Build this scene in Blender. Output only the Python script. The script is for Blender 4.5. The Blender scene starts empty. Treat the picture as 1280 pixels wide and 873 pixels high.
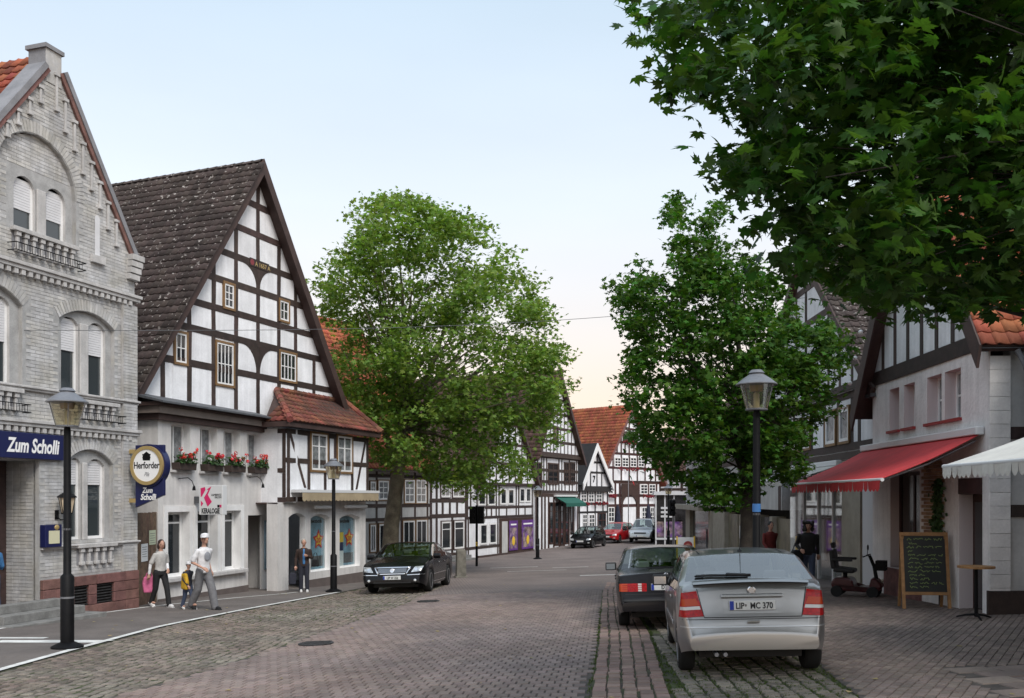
import bpy, bmesh, math, random
import numpy as np
from mathutils import Vector, Matrix, Euler
from mathutils.bvhtree import BVHTree
from mathutils.geometry import tessellate_polygon

rnd = random.Random(7)
R = math.radians
sc = bpy.context.scene
col = sc.collection

# ---------------------------------------------------------------- camera
FPX, HY, CZ = 1150.0, 622.0, 1.8          # focal length in photo pixels, horizon row, eye height
cam_d = bpy.data.cameras.new('camera')
cam = bpy.data.objects.new('camera', cam_d)
col.objects.link(cam)
cam.location = (0, 0, CZ)
cam.rotation_euler = (R(90), 0, 0)
cam_d.sensor_fit = 'HORIZONTAL'
cam_d.sensor_width = 36
cam_d.lens = FPX / 1280 * 36
cam_d.shift_y = (HY - 436.5) / 1280
cam_d.clip_start = 0.1
cam_d.clip_end = 3000
sc.camera = cam

# ---------------------------------------------------------------- sky, sun, exposure
SUN_EL, SUN_AZ = 48, 150                   # soft sun behind the camera, to its right
w = bpy.data.worlds.new('World')
sc.world = w
w.use_nodes = True
nt = w.node_tree
nt.nodes.clear()
N, L = nt.nodes.new, nt.links.new
out = N('ShaderNodeOutputWorld')
sky = N('ShaderNodeTexSky')
sky.sky_type = 'NISHITA'
sky.sun_disc = False
sky.sun_elevation = R(SUN_EL)
sky.sun_rotation = R(SUN_AZ)
sky.air_density = 1.2
sky.dust_density = 2.5
bg1 = N('ShaderNodeBackground')
bg1.inputs[1].default_value = 0.05
L(sky.outputs[0], bg1.inputs[0])
# thin even overcast veil: pale blue overhead, white lower down, peach haze on the horizon
tc = N('ShaderNodeTexCoord')
sep = N('ShaderNodeSeparateXYZ')
L(tc.outputs['Generated'], sep.inputs[0])
ramp = N('ShaderNodeValToRGB')
cr = ramp.color_ramp
stops = [(0.0, (0.64, 0.44, 0.31)), (0.12, (0.64, 0.47, 0.36)), (0.19, (0.62, 0.53, 0.46)), (0.30, (0.59, 0.60, 0.60)),
         (0.40, (0.52, 0.57, 0.60)), (0.48, (0.45, 0.53, 0.58)), (1.0, (0.45, 0.53, 0.59))]
cr.elements[0].position, cr.elements[0].color = stops[0][0], (*stops[0][1], 1)
cr.elements[1].position, cr.elements[1].color = stops[-1][0], (*stops[-1][1], 1)
for p, c in stops[1:-1]:
    e = cr.elements.new(p)
    e.color = (*c, 1)
L(sep.outputs['Z'], ramp.inputs[0])
nz = N('ShaderNodeTexNoise')
nz.inputs['Scale'].default_value = 1.6
nz.inputs['Detail'].default_value = 4
mpn = N('ShaderNodeMapping')
mpn.inputs['Scale'].default_value = (1, 1, 4)
L(tc.outputs['Generated'], mpn.inputs[0])
L(mpn.outputs[0], nz.inputs['Vector'])
mr = N('ShaderNodeMapRange')
mr.inputs[1].default_value, mr.inputs[2].default_value = 0.3, 0.7
mr.inputs[3].default_value, mr.inputs[4].default_value = 0.95, 1.05
L(nz.outputs[0], mr.inputs[0])
mxs = N('ShaderNodeVectorMath')
mxs.operation = 'SCALE'
L(ramp.outputs[0], mxs.inputs[0])
L(mr.outputs[0], mxs.inputs['Scale'])
bg2 = N('ShaderNodeBackground')
bg2.inputs[1].default_value = 0.78
L(mxs.outputs[0], bg2.inputs[0])
add = N('ShaderNodeAddShader')
L(bg1.outputs[0], add.inputs[0])
L(bg2.outputs[0], add.inputs[1])
L(add.outputs[0], out.inputs[0])

sun_d = bpy.data.lights.new('sun', 'SUN')
sun_d.energy = 1.5
sun_d.angle = R(22)
sun_d.color = (1.0, 0.96, 0.9)
sun = bpy.data.objects.new('sun', sun_d)
col.objects.link(sun)
az = R(SUN_AZ)
sd = Vector((math.sin(az) * math.cos(R(SUN_EL)), math.cos(az) * math.cos(R(SUN_EL)), math.sin(R(SUN_EL))))
sun.rotation_euler = (-sd).to_track_quat('-Z', 'Y').to_euler()
sc.view_settings.view_transform = 'Standard'
sc.view_settings.look = 'None'
sc.view_settings.gamma = 1
sc.view_settings.exposure = 0.64
sc.cycles.max_bounces = 6
sc.cycles.transparent_max_bounces = 8
sc.cycles.caustics_reflective = False
sc.cycles.caustics_refractive = False
sc.cycles.use_denoising = True

# ---------------------------------------------------------------- helpers
def yeff(Y):
    if Y < 44: return Y
    return Y - (Y - 44) ** 2 / 40 if Y < 64 else 54
def zg(X, Y):                              # the street: falls away from the camera, left side lower
    return .03 * min(max(X, -5), 10) - .034 * yeff(Y)

MATS = {}
def mat(name, c, rough=.75, var=0., noise=0., nscale=3., bump=0., bscale=40., metal=0., spec=.5, coat=0.,
        streak=0., spots=None, c2=None, c2scale=1., c2amt=.5, trans=0.):
    if name in MATS: return MATS[name]
    m = bpy.data.materials.new(name)
    m.use_nodes = True
    t = m.node_tree
    bs = t.nodes['Principled BSDF']
    n, l = t.nodes.new, t.links.new
    bs.inputs['Roughness'].default_value = rough
    bs.inputs['Metallic'].default_value = metal
    bs.inputs['Specular IOR Level'].default_value = spec
    bs.inputs['Coat Weight'].default_value = coat
    bs.inputs['Coat Roughness'].default_value = .05
    cur = n('ShaderNodeRGB')
    cur.outputs[0].default_value = (*c, 1)
    cur = cur.outputs[0]
    geo = n('ShaderNodeNewGeometry')
    def noise_fac(scale, lo, hi, detail=5, vec=None, a=.35, b=.65):
        q = n('ShaderNodeTexNoise')
        q.inputs['Scale'].default_value = scale
        q.inputs['Detail'].default_value = detail
        l(vec or geo.outputs['Position'], q.inputs['Vector'])
        r = n('ShaderNodeMapRange')
        r.inputs[1].default_value, r.inputs[2].default_value = a, b
        r.inputs[3].default_value, r.inputs[4].default_value = lo, hi
        l(q.outputs[0], r.inputs[0])
        return r.outputs[0], q.outputs[0]
    def scale_col(cur, fac):
        v = n('ShaderNodeVectorMath')
        v.operation = 'SCALE'
        l(cur, v.inputs[0])
        l(fac, v.inputs['Scale'])
        return v.outputs[0]
    if c2 is not None:
        f, _ = noise_fac(c2scale, 0, c2amt)
        mx = n('ShaderNodeMix')
        mx.data_type = 'RGBA'
        l(f, mx.inputs[0])
        l(cur, mx.inputs[6])
        mx.inputs[7].default_value = (*c2, 1)
        cur = mx.outputs[2]
    if var:
        oi = n('ShaderNodeObjectInfo')
        ad = n('ShaderNodeMath')
        l(oi.outputs['Random'], ad.inputs[0])
        l(geo.outputs['Random Per Island'], ad.inputs[1])
        fr = n('ShaderNodeMath')
        fr.operation = 'FRACT'
        l(ad.outputs[0], fr.inputs[0])
        r = n('ShaderNodeMapRange')
        r.inputs[3].default_value, r.inputs[4].default_value = 1 - var, 1 + var
        l(fr.outputs[0], r.inputs[0])
        cur = scale_col(cur, r.outputs[0])
        mu = n('ShaderNodeMath')
        mu.operation = 'MULTIPLY'
        mu.inputs[1].default_value = 7.31
        l(ad.outputs[0], mu.inputs[0])
        fr2 = n('ShaderNodeMath')
        fr2.operation = 'FRACT'
        l(mu.outputs[0], fr2.inputs[0])
        r2 = n('ShaderNodeMapRange')
        r2.inputs[3].default_value, r2.inputs[4].default_value = .5 - var * .06, .5 + var * .06
        l(fr2.outputs[0], r2.inputs[0])
        hs = n('ShaderNodeHueSaturation')
        l(r2.outputs[0], hs.inputs['Hue'])
        l(cur, hs.inputs['Color'])
        cur = hs.outputs[0]
    if noise:
        f, _ = noise_fac(nscale, 1 - noise, 1 + noise)
        cur = scale_col(cur, f)
        f, _ = noise_fac(nscale * 9, 1 - noise * .5, 1 + noise * .5, 3)
        cur = scale_col(cur, f)
    if streak:
        mp = n('ShaderNodeMapping')
        mp.inputs['Scale'].default_value = (5, 5, .35)
        l(geo.outputs['Position'], mp.inputs[0])
        f, _ = noise_fac(1.3, 1 - streak, 1.03, 5, mp.outputs[0])
        cur = scale_col(cur, f)
    if spots:
        sscale, scol, thr = spots
        f, _ = noise_fac(sscale, 0, 1, 2, None, thr, thr + .04)
        mx = n('ShaderNodeMix')
        mx.data_type = 'RGBA'
        l(f, mx.inputs[0])
        l(cur, mx.inputs[6])
        mx.inputs[7].default_value = (*scol, 1)
        cur = mx.outputs[2]
    l(cur, bs.inputs['Base Color'])
    if bump:
        q = n('ShaderNodeTexNoise')
        q.inputs['Scale'].default_value = bscale
        q.inputs['Detail'].default_value = 4
        l(geo.outputs['Position'], q.inputs['Vector'])
        b = n('ShaderNodeBump')
        b.inputs['Strength'].default_value = bump
        b.inputs['Distance'].default_value = .02
        l(q.outputs[0], b.inputs['Height'])
        l(b.outputs[0], bs.inputs['Normal'])
    if trans:
        tr = n('ShaderNodeBsdfTranslucent')
        v = n('ShaderNodeVectorMath')
        v.operation = 'MULTIPLY'
        l(cur, v.inputs[0])
        v.inputs[1].default_value = (1.25, 1.35, .55)
        l(v.outputs[0], tr.inputs[0])
        mx = n('ShaderNodeMixShader')
        mx.inputs[0].default_value = trans
        l(bs.outputs[0], mx.inputs[1])
        l(tr.outputs[0], mx.inputs[2])
        l(mx.outputs[0], t.nodes['Material Output'].inputs[0])
    MATS[name] = m
    return m

def glass(name, tint=(.9, .95, .95), alpha=.5):
    """see-through pane: part clear, part reflecting"""
    if name in MATS: return MATS[name]
    m = bpy.data.materials.new(name)
    m.use_nodes = True
    t = m.node_tree
    t.nodes.remove(t.nodes['Principled BSDF'])
    n, l = t.nodes.new, t.links.new
    tr = n('ShaderNodeBsdfTransparent')
    tr.inputs[0].default_value = (*tint, 1)
    gl = n('ShaderNodeBsdfGlossy')
    gl.inputs['Roughness'].default_value = .03
    lw = n('ShaderNodeLayerWeight')
    lw.inputs[0].default_value = .5
    fr = n('ShaderNodeMath')
    fr.operation = 'POWER'
    fr.inputs[1].default_value = 4
    l(lw.outputs['Facing'], fr.inputs[0])
    ad = n('ShaderNodeMath')
    ad.inputs[1].default_value = alpha
    l(fr.outputs[0], ad.inputs[0])
    ad.use_clamp = True
    mx = n('ShaderNodeMixShader')
    l(ad.outputs[0], mx.inputs[0])
    l(tr.outputs[0], mx.inputs[1])
    l(gl.outputs[0], mx.inputs[2])
    l(mx.outputs[0], t.nodes['Material Output'].inputs[0])
    MATS[name] = m
    return m

class MB:
    """collects faces and builds ONE mesh object"""
    def __init__(s): s.v, s.f, s.m = [], [], []
    def add(s, vs, fs, mi=0):
        o = len(s.v)
        s.v += [tuple(p) for p in vs]
        s.f += [tuple(i + o for i in f) for f in fs]
        s.m += [mi] * len(fs)
        return s
    def box(s, x0, x1, y0, y1, z0, z1, mi=0, M=None):
        vs = [(x0, y0, z0), (x1, y0, z0), (x1, y1, z0), (x0, y1, z0), (x0, y0, z1), (x1, y0, z1), (x1, y1, z1), (x0, y1, z1)]
        if M is not None: vs = [tuple(M @ Vector(p)) for p in vs]
        return s.add(vs, [(0, 3, 2, 1), (4, 5, 6, 7), (0, 1, 5, 4), (1, 2, 6, 5), (2, 3, 7, 6), (3, 0, 4, 7)], mi)
    def prism(s, poly, y0, y1, mi=0, axis='y'):
        """poly in (x,z), extruded along y from y0 (front) to y1"""
        n = len(poly)
        if axis == 'y': P = lambda a, b, t: (a, t, b)
        elif axis == 'x': P = lambda a, b, t: (t, a, b)
        else: P = lambda a, b, t: (a, b, t)
        vs = [P(a, b, y0) for a, b in poly] + [P(a, b, y1) for a, b in poly]
        fs = [tuple(range(n)), tuple(range(2 * n - 1, n - 1, -1))] + [(i, i + n, (i + 1) % n + n, (i + 1) % n) for i in range(n)]
        return s.add(vs, fs, mi)
    def tube(s, p0, p1, r0, r1=None, n=10, mi=0, cap=True):
        r1 = r0 if r1 is None else r1
        p0, p1 = Vector(p0), Vector(p1)
        d = (p1 - p0)
        if d.length < 1e-6: return s
        q = d.to_track_quat('Z', 'Y')
        vs = []
        for p, r in ((p0, r0), (p1, r1)):
            for i in range(n):
                a = 2 * math.pi * i / n
                vs.append(p + q @ Vector((r * math.cos(a), r * math.sin(a), 0)))
        fs = [(i, (i + 1) % n, (i + 1) % n + n, i + n) for i in range(n)]
        if cap: fs += [tuple(range(n - 1, -1, -1)), tuple(range(n, 2 * n))]
        return s.add(vs, fs, mi)
    def path(s, pts, rads, n=8, mi=0):
        """one continuous tapered tube through points"""
        pts = [Vector(p) for p in pts]
        vs, k = [], len(pts)
        ref = Vector((0.31, 0.87, 0.38))
        for i, p in enumerate(pts):
            d = (pts[min(i + 1, k - 1)] - pts[max(i - 1, 0)]).normalized()
            a = d.cross(ref).normalized()
            b = d.cross(a)
            for j in range(n):
                t = 2 * math.pi * j / n
                vs.append(p + (a * math.cos(t) + b * math.sin(t)) * rads[i])
        fs = [(i * n + j, i * n + (j + 1) % n, (i + 1) * n + (j + 1) % n, (i + 1) * n + j) for i in range(k - 1) for j in range(n)]
        fs += [tuple(range(n)), tuple(range((k - 1) * n, k * n))]
        return s.add(vs, fs, mi)
    def lathe(s, prof, n=20, c=(0, 0, 0), mi=0):
        """prof: (r, z) pairs, turned about a vertical axis through c"""
        vs = []
        for r, z in prof:
            for i in range(n):
                a = 2 * math.pi * i / n
                vs.append((c[0] + r * math.cos(a), c[1] + r * math.sin(a), c[2] + z))
        k = len(prof)
        fs = [(j * n + i, j * n + (i + 1) % n, (j + 1) * n + (i + 1) % n, (j + 1) * n + i) for j in range(k - 1) for i in range(n)]
        if prof[0][0] > 1e-4: fs.append(tuple(range(n - 1, -1, -1)))
        if prof[-1][0] > 1e-4: fs.append(tuple(range((k - 1) * n, k * n)))
        return s.add(vs, fs, mi)
    def ball(s, c, r, mi=0, n=10, m=7):
        r = (r, r, r) if not hasattr(r, '__len__') else r
        vs = [(c[0], c[1], c[2] - r[2])]
        for j in range(1, m):
            t = math.pi * j / m - math.pi / 2
            for i in range(n):
                a = 2 * math.pi * i / n
                vs.append((c[0] + r[0] * math.cos(t) * math.cos(a), c[1] + r[1] * math.cos(t) * math.sin(a), c[2] + r[2] * math.sin(t)))
        vs.append((c[0], c[1], c[2] + r[2]))
        fs = [(0, 1 + (i + 1) % n, 1 + i) for i in range(n)]
        for j in range(m - 2):
            fs += [(1 + j * n + i, 1 + j * n + (i + 1) % n, 1 + (j + 1) * n + (i + 1) % n, 1 + (j + 1) * n + i) for i in range(n)]
        o = 1 + (m - 2) * n
        fs += [(o + i, o + (i + 1) % n, len(vs) - 1) for i in range(n)]
        return s.add(vs, fs, mi)
    def mesh(s, name, mats, smooth=False):
        me = bpy.data.meshes.new(name)
        me.from_pydata(s.v, [], s.f)
        for m_ in (mats if isinstance(mats, (list, tuple)) else [mats]): me.materials.append(m_)
        if any(s.m): me.polygons.foreach_set('material_index', s.m)
        if smooth: me.polygons.foreach_set('use_smooth', [True] * len(s.f))
        return me
    def build(s, name, mats, parent=None, smooth=False, bevel=0, weld=False):
        me = s.mesh(name, mats, False)
        bm = bmesh.new()
        bm.from_mesh(me)
        if weld: bmesh.ops.remove_doubles(bm, verts=bm.verts, dist=1e-4)
        bmesh.ops.recalc_face_normals(bm, faces=bm.faces)
        if smooth:
            for f in bm.faces: f.smooth = True
        bm.to_mesh(me)
        bm.free()
        if smooth is True: me.set_sharp_from_angle(angle=R(42))
        o = link(name, me, parent)
        if bevel:
            b = o.modifiers.new('bevel', 'BEVEL')
            b.width, b.segments, b.limit_method = bevel, 2, 'ANGLE'
        return o

def link(name, data, parent=None):
    o = bpy.data.objects.new(name, data)
    col.objects.link(o)
    if parent is not None:
        o.parent = parent
        o.matrix_local = frm(parent)
    return o
FRAME = {}                                 # a house may have several wall planes: parts built in a second plane get its frame
def frm(parent): return FRAME.get(parent.name, Matrix.Identity(4)) if parent is not None else Matrix.Identity(4)
def tag(o, label=None, cat=None, group=None, kind=None):
    if label: o['label'] = label
    if cat: o['category'] = cat
    if group: o['group'] = group
    if kind: o['kind'] = kind
    return o
def empty(name, loc, rz=0, label=None, cat=None, group=None):
    o = link(name, None)
    o.empty_display_size = .2
    o.location, o.rotation_euler = loc, (0, 0, rz)
    return tag(o, label, cat, group)
def text(name, body, parent, loc, size, m, rot=(R(90), 0, 0), shear=0, bold=0, ext=.002, align='LEFT', sx=1):
    c = bpy.data.curves.new(name, 'FONT')
    c.body, c.size, c.shear, c.offset, c.extrude, c.align_x = body, size, shear, bold, ext, align
    c.resolution_u = 3
    tmp = bpy.data.objects.new('lettering_curve', c)
    me = bpy.data.meshes.new_from_object(tmp)
    bpy.data.objects.remove(tmp)
    bpy.data.curves.remove(c)
    me.name = name
    me.materials.clear()
    me.materials.append(m)
    o = link(name, me, parent)
    o.matrix_local = frm(parent) @ Matrix.LocRotScale(Vector(loc), Euler(rot), Vector((sx, 1, 1)))
    return o
def project_px(p):
    return 640 + FPX * p[0] / max(p[1], .01), HY - FPX * (p[2] - CZ) / max(p[1], .01)

def pieces(name, proto, mats4, parent, m, n_ind=300, world=None, rest=None, protos=None):
    """alike pieces: the n_ind that show largest become objects sharing one mesh, the rest one joined part"""
    world = world or Matrix.Identity(4)
    score = []
    for i, T in enumerate(mats4):
        p = world @ T.translation
        x, y = project_px(p)
        inside = -20 < x < 1300 and -20 < y < 893 and p.y > .5
        score.append(((0 if inside else 1e4) + p.length, i))
    score.sort()
    ind = [i for s_, i in score[:n_ind] if s_ < 1e4]
    keep = set(ind)
    for i in ind:
        o = link(name, proto, parent)
        o.matrix_local = frm(parent) @ mats4[i]
    others = [T for i, T in enumerate(mats4) if i not in keep]
    if others:
        nv = len(proto.vertices)
        co = np.empty(nv * 3)
        proto.vertices.foreach_get('co', co)
        co = np.c_[co.reshape(-1, 3), np.ones(nv)]
        A = np.array([[list(r) for r in T] for T in others])
        V = np.einsum('kij,nj->kni', A, co)[:, :, :3].reshape(-1, 3)
        fs = [tuple(p.vertices) for p in proto.polygons]
        mi = [p.material_index for p in proto.polygons]
        K = len(others)
        me = bpy.data.meshes.new(rest or name + 's')
        ls = np.array([len(f) for f in fs])
        fl = np.array([v for f in fs for v in f])
        loops = (fl[None, :] + (np.arange(K) * nv)[:, None]).ravel()
        tot = np.tile(ls, K)
        start = np.concatenate([[0], np.cumsum(tot)[:-1]])
        me.vertices.add(K * nv)
        me.vertices.foreach_set('co', V.ravel())
        me.loops.add(len(loops))
        me.loops.foreach_set('vertex_index', loops.astype(np.int32))
        me.polygons.add(len(tot))
        me.polygons.foreach_set('loop_start', start.astype(np.int32))
        me.polygons.foreach_set('material_index', np.tile(np.array(mi, dtype=np.int32), K))
        me.polygons.foreach_set('use_smooth', np.tile(np.array([p.use_smooth for p in proto.polygons]), K))
        me.update(calc_edges=True)
        for q in proto.materials: me.materials.append(q)
        o = link(rest or name + 's', me, parent)
        o['kind'] = 'stuff'
    return ind

def TRS(loc, rz=0, sx=1, sy=1, sz=1, rx=0, ry=0):
    return Matrix.Translation(loc) @ Matrix.Rotation(rz, 4, 'Z') @ Matrix.Rotation(ry, 4, 'Y') @ Matrix.Rotation(rx, 4, 'X') @ Matrix.Diagonal((sx, sy, sz, 1))
def basis(o, x, y, z):
    return Matrix(((x[0], y[0], z[0], o[0]), (x[1], y[1], z[1], o[1]), (x[2], y[2], z[2], o[2]), (0, 0, 0, 1)))
def slab_proto(name, m, bev=.1):
    """unit paving stone -.5..-.5, top at 0, chamfered rim"""
    b = MB()
    i = .5 - bev
    b.add([(-.5, -.5, -1), (.5, -.5, -1), (.5, .5, -1), (-.5, .5, -1), (-.5, -.5, -.35), (.5, -.5, -.35), (.5, .5, -.35), (-.5, .5, -.35),
           (-i, -i, 0), (i, -i, 0), (i, i, 0), (-i, i, 0)],
          [(8, 9, 10, 11)] + [(4 + k, 4 + (k + 1) % 4, 8 + (k + 1) % 4, 8 + k) for k in range(4)] + [(k, (k + 1) % 4, 4 + (k + 1) % 4, 4 + k) for k in range(4)])
    return b.mesh(name, m)

class Facade:
    """a vertical wall plane; u runs along it (left to right seen from the street), y into the house, z up"""
    def __init__(s, X, Y, dx, dy, zb=None):
        n = math.hypot(dx, dy)
        s.X, s.Y, s.dx, s.dy = X, Y, dx / n, dy / n
        s.zb = zg(X, Y) if zb is None else zb
        s.rz = math.atan2(dy, dx)
    def u(s, px, v=0):
        k = (px - 640) / FPX
        ox, oy = s.X - v * s.dy, s.Y + v * s.dx
        return (k * oy - ox) / (s.dx - k * s.dy)
    def z(s, px, py, v=0):
        Y = s.Y + v * s.dx + s.u(px, v) * s.dy
        return CZ - (py - HY) / FPX * Y - s.zb
    def p(s, px, py, v=0): return s.u(px, v), s.z(px, py, v)
    def at(s, u, v=0): return s.X + u * s.dx - v * s.dy, s.Y + u * s.dy + v * s.dx
    def ground(s, u, v=0): return zg(*s.at(u, v)) - s.zb
    def world(s): return Matrix.Translation((s.X, s.Y, s.zb)) @ Matrix.Rotation(s.rz, 4, 'Z')
    def empty(s, name, label, cat='house', group=None): return empty(name, (s.X, s.Y, s.zb), s.rz, label, cat, group)

def arch(u0, u1, z0, zs, rise, n=10):
    """opening outline: straight jambs to zs, then a round or segmental head"""
    c, h = (u0 + u1) / 2, (u1 - u0) / 2
    rise = max(rise, 1e-3)
    rr = (h * h + rise * rise) / (2 * rise)
    a = math.asin(min(1, h / rr))
    if rise > h * .999: a, rr = math.pi / 2, h
    pts = [(u0, z0), (u1, z0)]
    for i in range(n + 1):
        t = a - 2 * a * i / n
        pts.append((c + rr * math.sin(t), zs + rise - rr + rr * math.cos(t)))
    return pts
def rect(u0, u1, z0, z1): return [(u0, z0), (u1, z0), (u1, z1), (u0, z1)]
def inpoly(p, poly):
    x, y, c = p[0], p[1], False
    j = len(poly) - 1
    for i in range(len(poly)):
        a, b = poly[i], poly[j]
        if (a[1] > y) != (b[1] > y) and x < (b[0] - a[0]) * (y - a[1]) / (b[1] - a[1]) + a[0]: c = not c
        j = i
    return c
def wall(name, parent, outer, holes, m, y0=0., reveal=.2, mr=None):
    """wall face with real openings and their reveals"""
    b = MB()
    loops = [outer] + holes
    flat = [Vector((a, y0, c)) for lp in loops for a, c in lp]
    tris = tessellate_polygon([[Vector((a, c, 0)) for a, c in lp] for lp in loops])
    b.add(flat, [tuple(t) for t in tris])
    for lp in holes:
        n = len(lp)
        b.add([(a, y0, c) for a, c in lp] + [(a, y0 + reveal, c) for a, c in lp],
              [(i, (i + 1) % n, (i + 1) % n + n, i + n) for i in range(n)], 1 if mr else 0)
    return b.build(name, [m] + ([mr] if mr else []), parent, weld=True)
def clip(poly, conv):
    """Sutherland-Hodgman: poly clipped by a convex counter-clockwise polygon"""
    outp = poly
    for i in range(len(conv)):
        a, b = conv[i], conv[(i + 1) % len(conv)]
        inp, outp = outp, []
        if not inp: break
        sd = lambda p: (b[0] - a[0]) * (p[1] - a[1]) - (b[1] - a[1]) * (p[0] - a[0])
        for j in range(len(inp)):
            p, q = inp[j - 1], inp[j]
            sp, sq = sd(p), sd(q)
            if (sp >= 0) != (sq >= 0):
                t = sp / (sp - sq)
                outp.append((p[0] + t * (q[0] - p[0]), p[1] + t * (q[1] - p[1])))
            if sq >= 0: outp.append(q)
    return outp
def area(p): return abs(sum(p[i - 1][0] * p[i][1] - p[i][0] * p[i - 1][1] for i in range(len(p)))) / 2

def window(parent, u0, u1, z0, z1, cols=2, rows=2, y=0., fw=.07, mw=.035, d=.06, fm='white_paint', gm='dark_glass', head=None,
           casing=0, cm=None, sill=0, sm=None, mull=0, split=None, name='window', shutter=0):
    """one window: frame with glazing bars, its panes, casing and sill as sub-parts. y is the front of the frame"""
    fm = MATS[fm] if isinstance(fm, str) else fm
    gm = MATS[gm] if isinstance(gm, str) else gm
    b = MB()
    b.box(u0, u0 + fw, y, y + d, z0, z1)
    b.box(u1 - fw, u1, y, y + d, z0, z1)
    b.box(u0 + fw, u1 - fw, y, y + d, z0, z0 + fw)
    b.box(u0 + fw, u1 - fw, y, y + d, z1 - fw, z1)
    iu0, iu1, iz0, iz1 = u0 + fw, u1 - fw, z0 + fw, z1 - fw
    us = [iu0 + (iu1 - iu0) * i / cols for i in range(cols + 1)]
    zs = split and [iz0] + [iz0 + (iz1 - iz0) * t for t in split] + [iz1] or [iz0 + (iz1 - iz0) * i / rows for i in range(rows + 1)]
    for i, a in enumerate(us[1:-1]):
        ww = mull if (mull and i == len(us[1:-1]) // 2) else mw
        b.box(a - ww / 2, a + ww / 2, y + .008, y + d - .004, iz0, iz1)
    for a in zs[1:-1]:
        b.box(iu0, iu1, y + .012, y + d - .008, a - mw / 2, a + mw / 2)
    o = b.build(name, fm, parent)
    for i in range(len(us) - 1):
        for j in range(len(zs) - 1):
            MB().box(us[i], us[i + 1], y + d * .55, y + d * .7, zs[j], zs[j + 1]).build('pane', gm, o)
    if casing:
        c = MB()
        k = casing
        yc = y - .012
        c.box(u0 - k, u0, yc, y + d, z0 - k, z1 + k)
        c.box(u1, u1 + k, yc, y + d, z0 - k, z1 + k)
        c.box(u0, u1, yc, y + d, z0 - k, z0)
        c.box(u0, u1, yc, y + d, z1, z1 + k)
        c.build('casing', MATS[cm or 'timber'], o)
    if sill:
        MB().box(u0 - .06, u1 + .06, y - sill, y + d, z0 - .07, z0 - .004).build('sill', MATS[sm or 'white_paint'], o, bevel=.006)
    if shutter:
        s_ = MB()
        n = max(3, int((iz1 - iz0) * shutter / .055))
        for q in range(n):
            za = iz1 - (iz1 - iz0) * shutter * (q + 1) / n
            zb_ = iz1 - (iz1 - iz0) * shutter * q / n
            s_.box(iu0, iu1, y + .002, y + .03, za + .006, zb_)
        s_.build('roller_shutter', MATS['shutter_white'], o)
    return o

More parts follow.
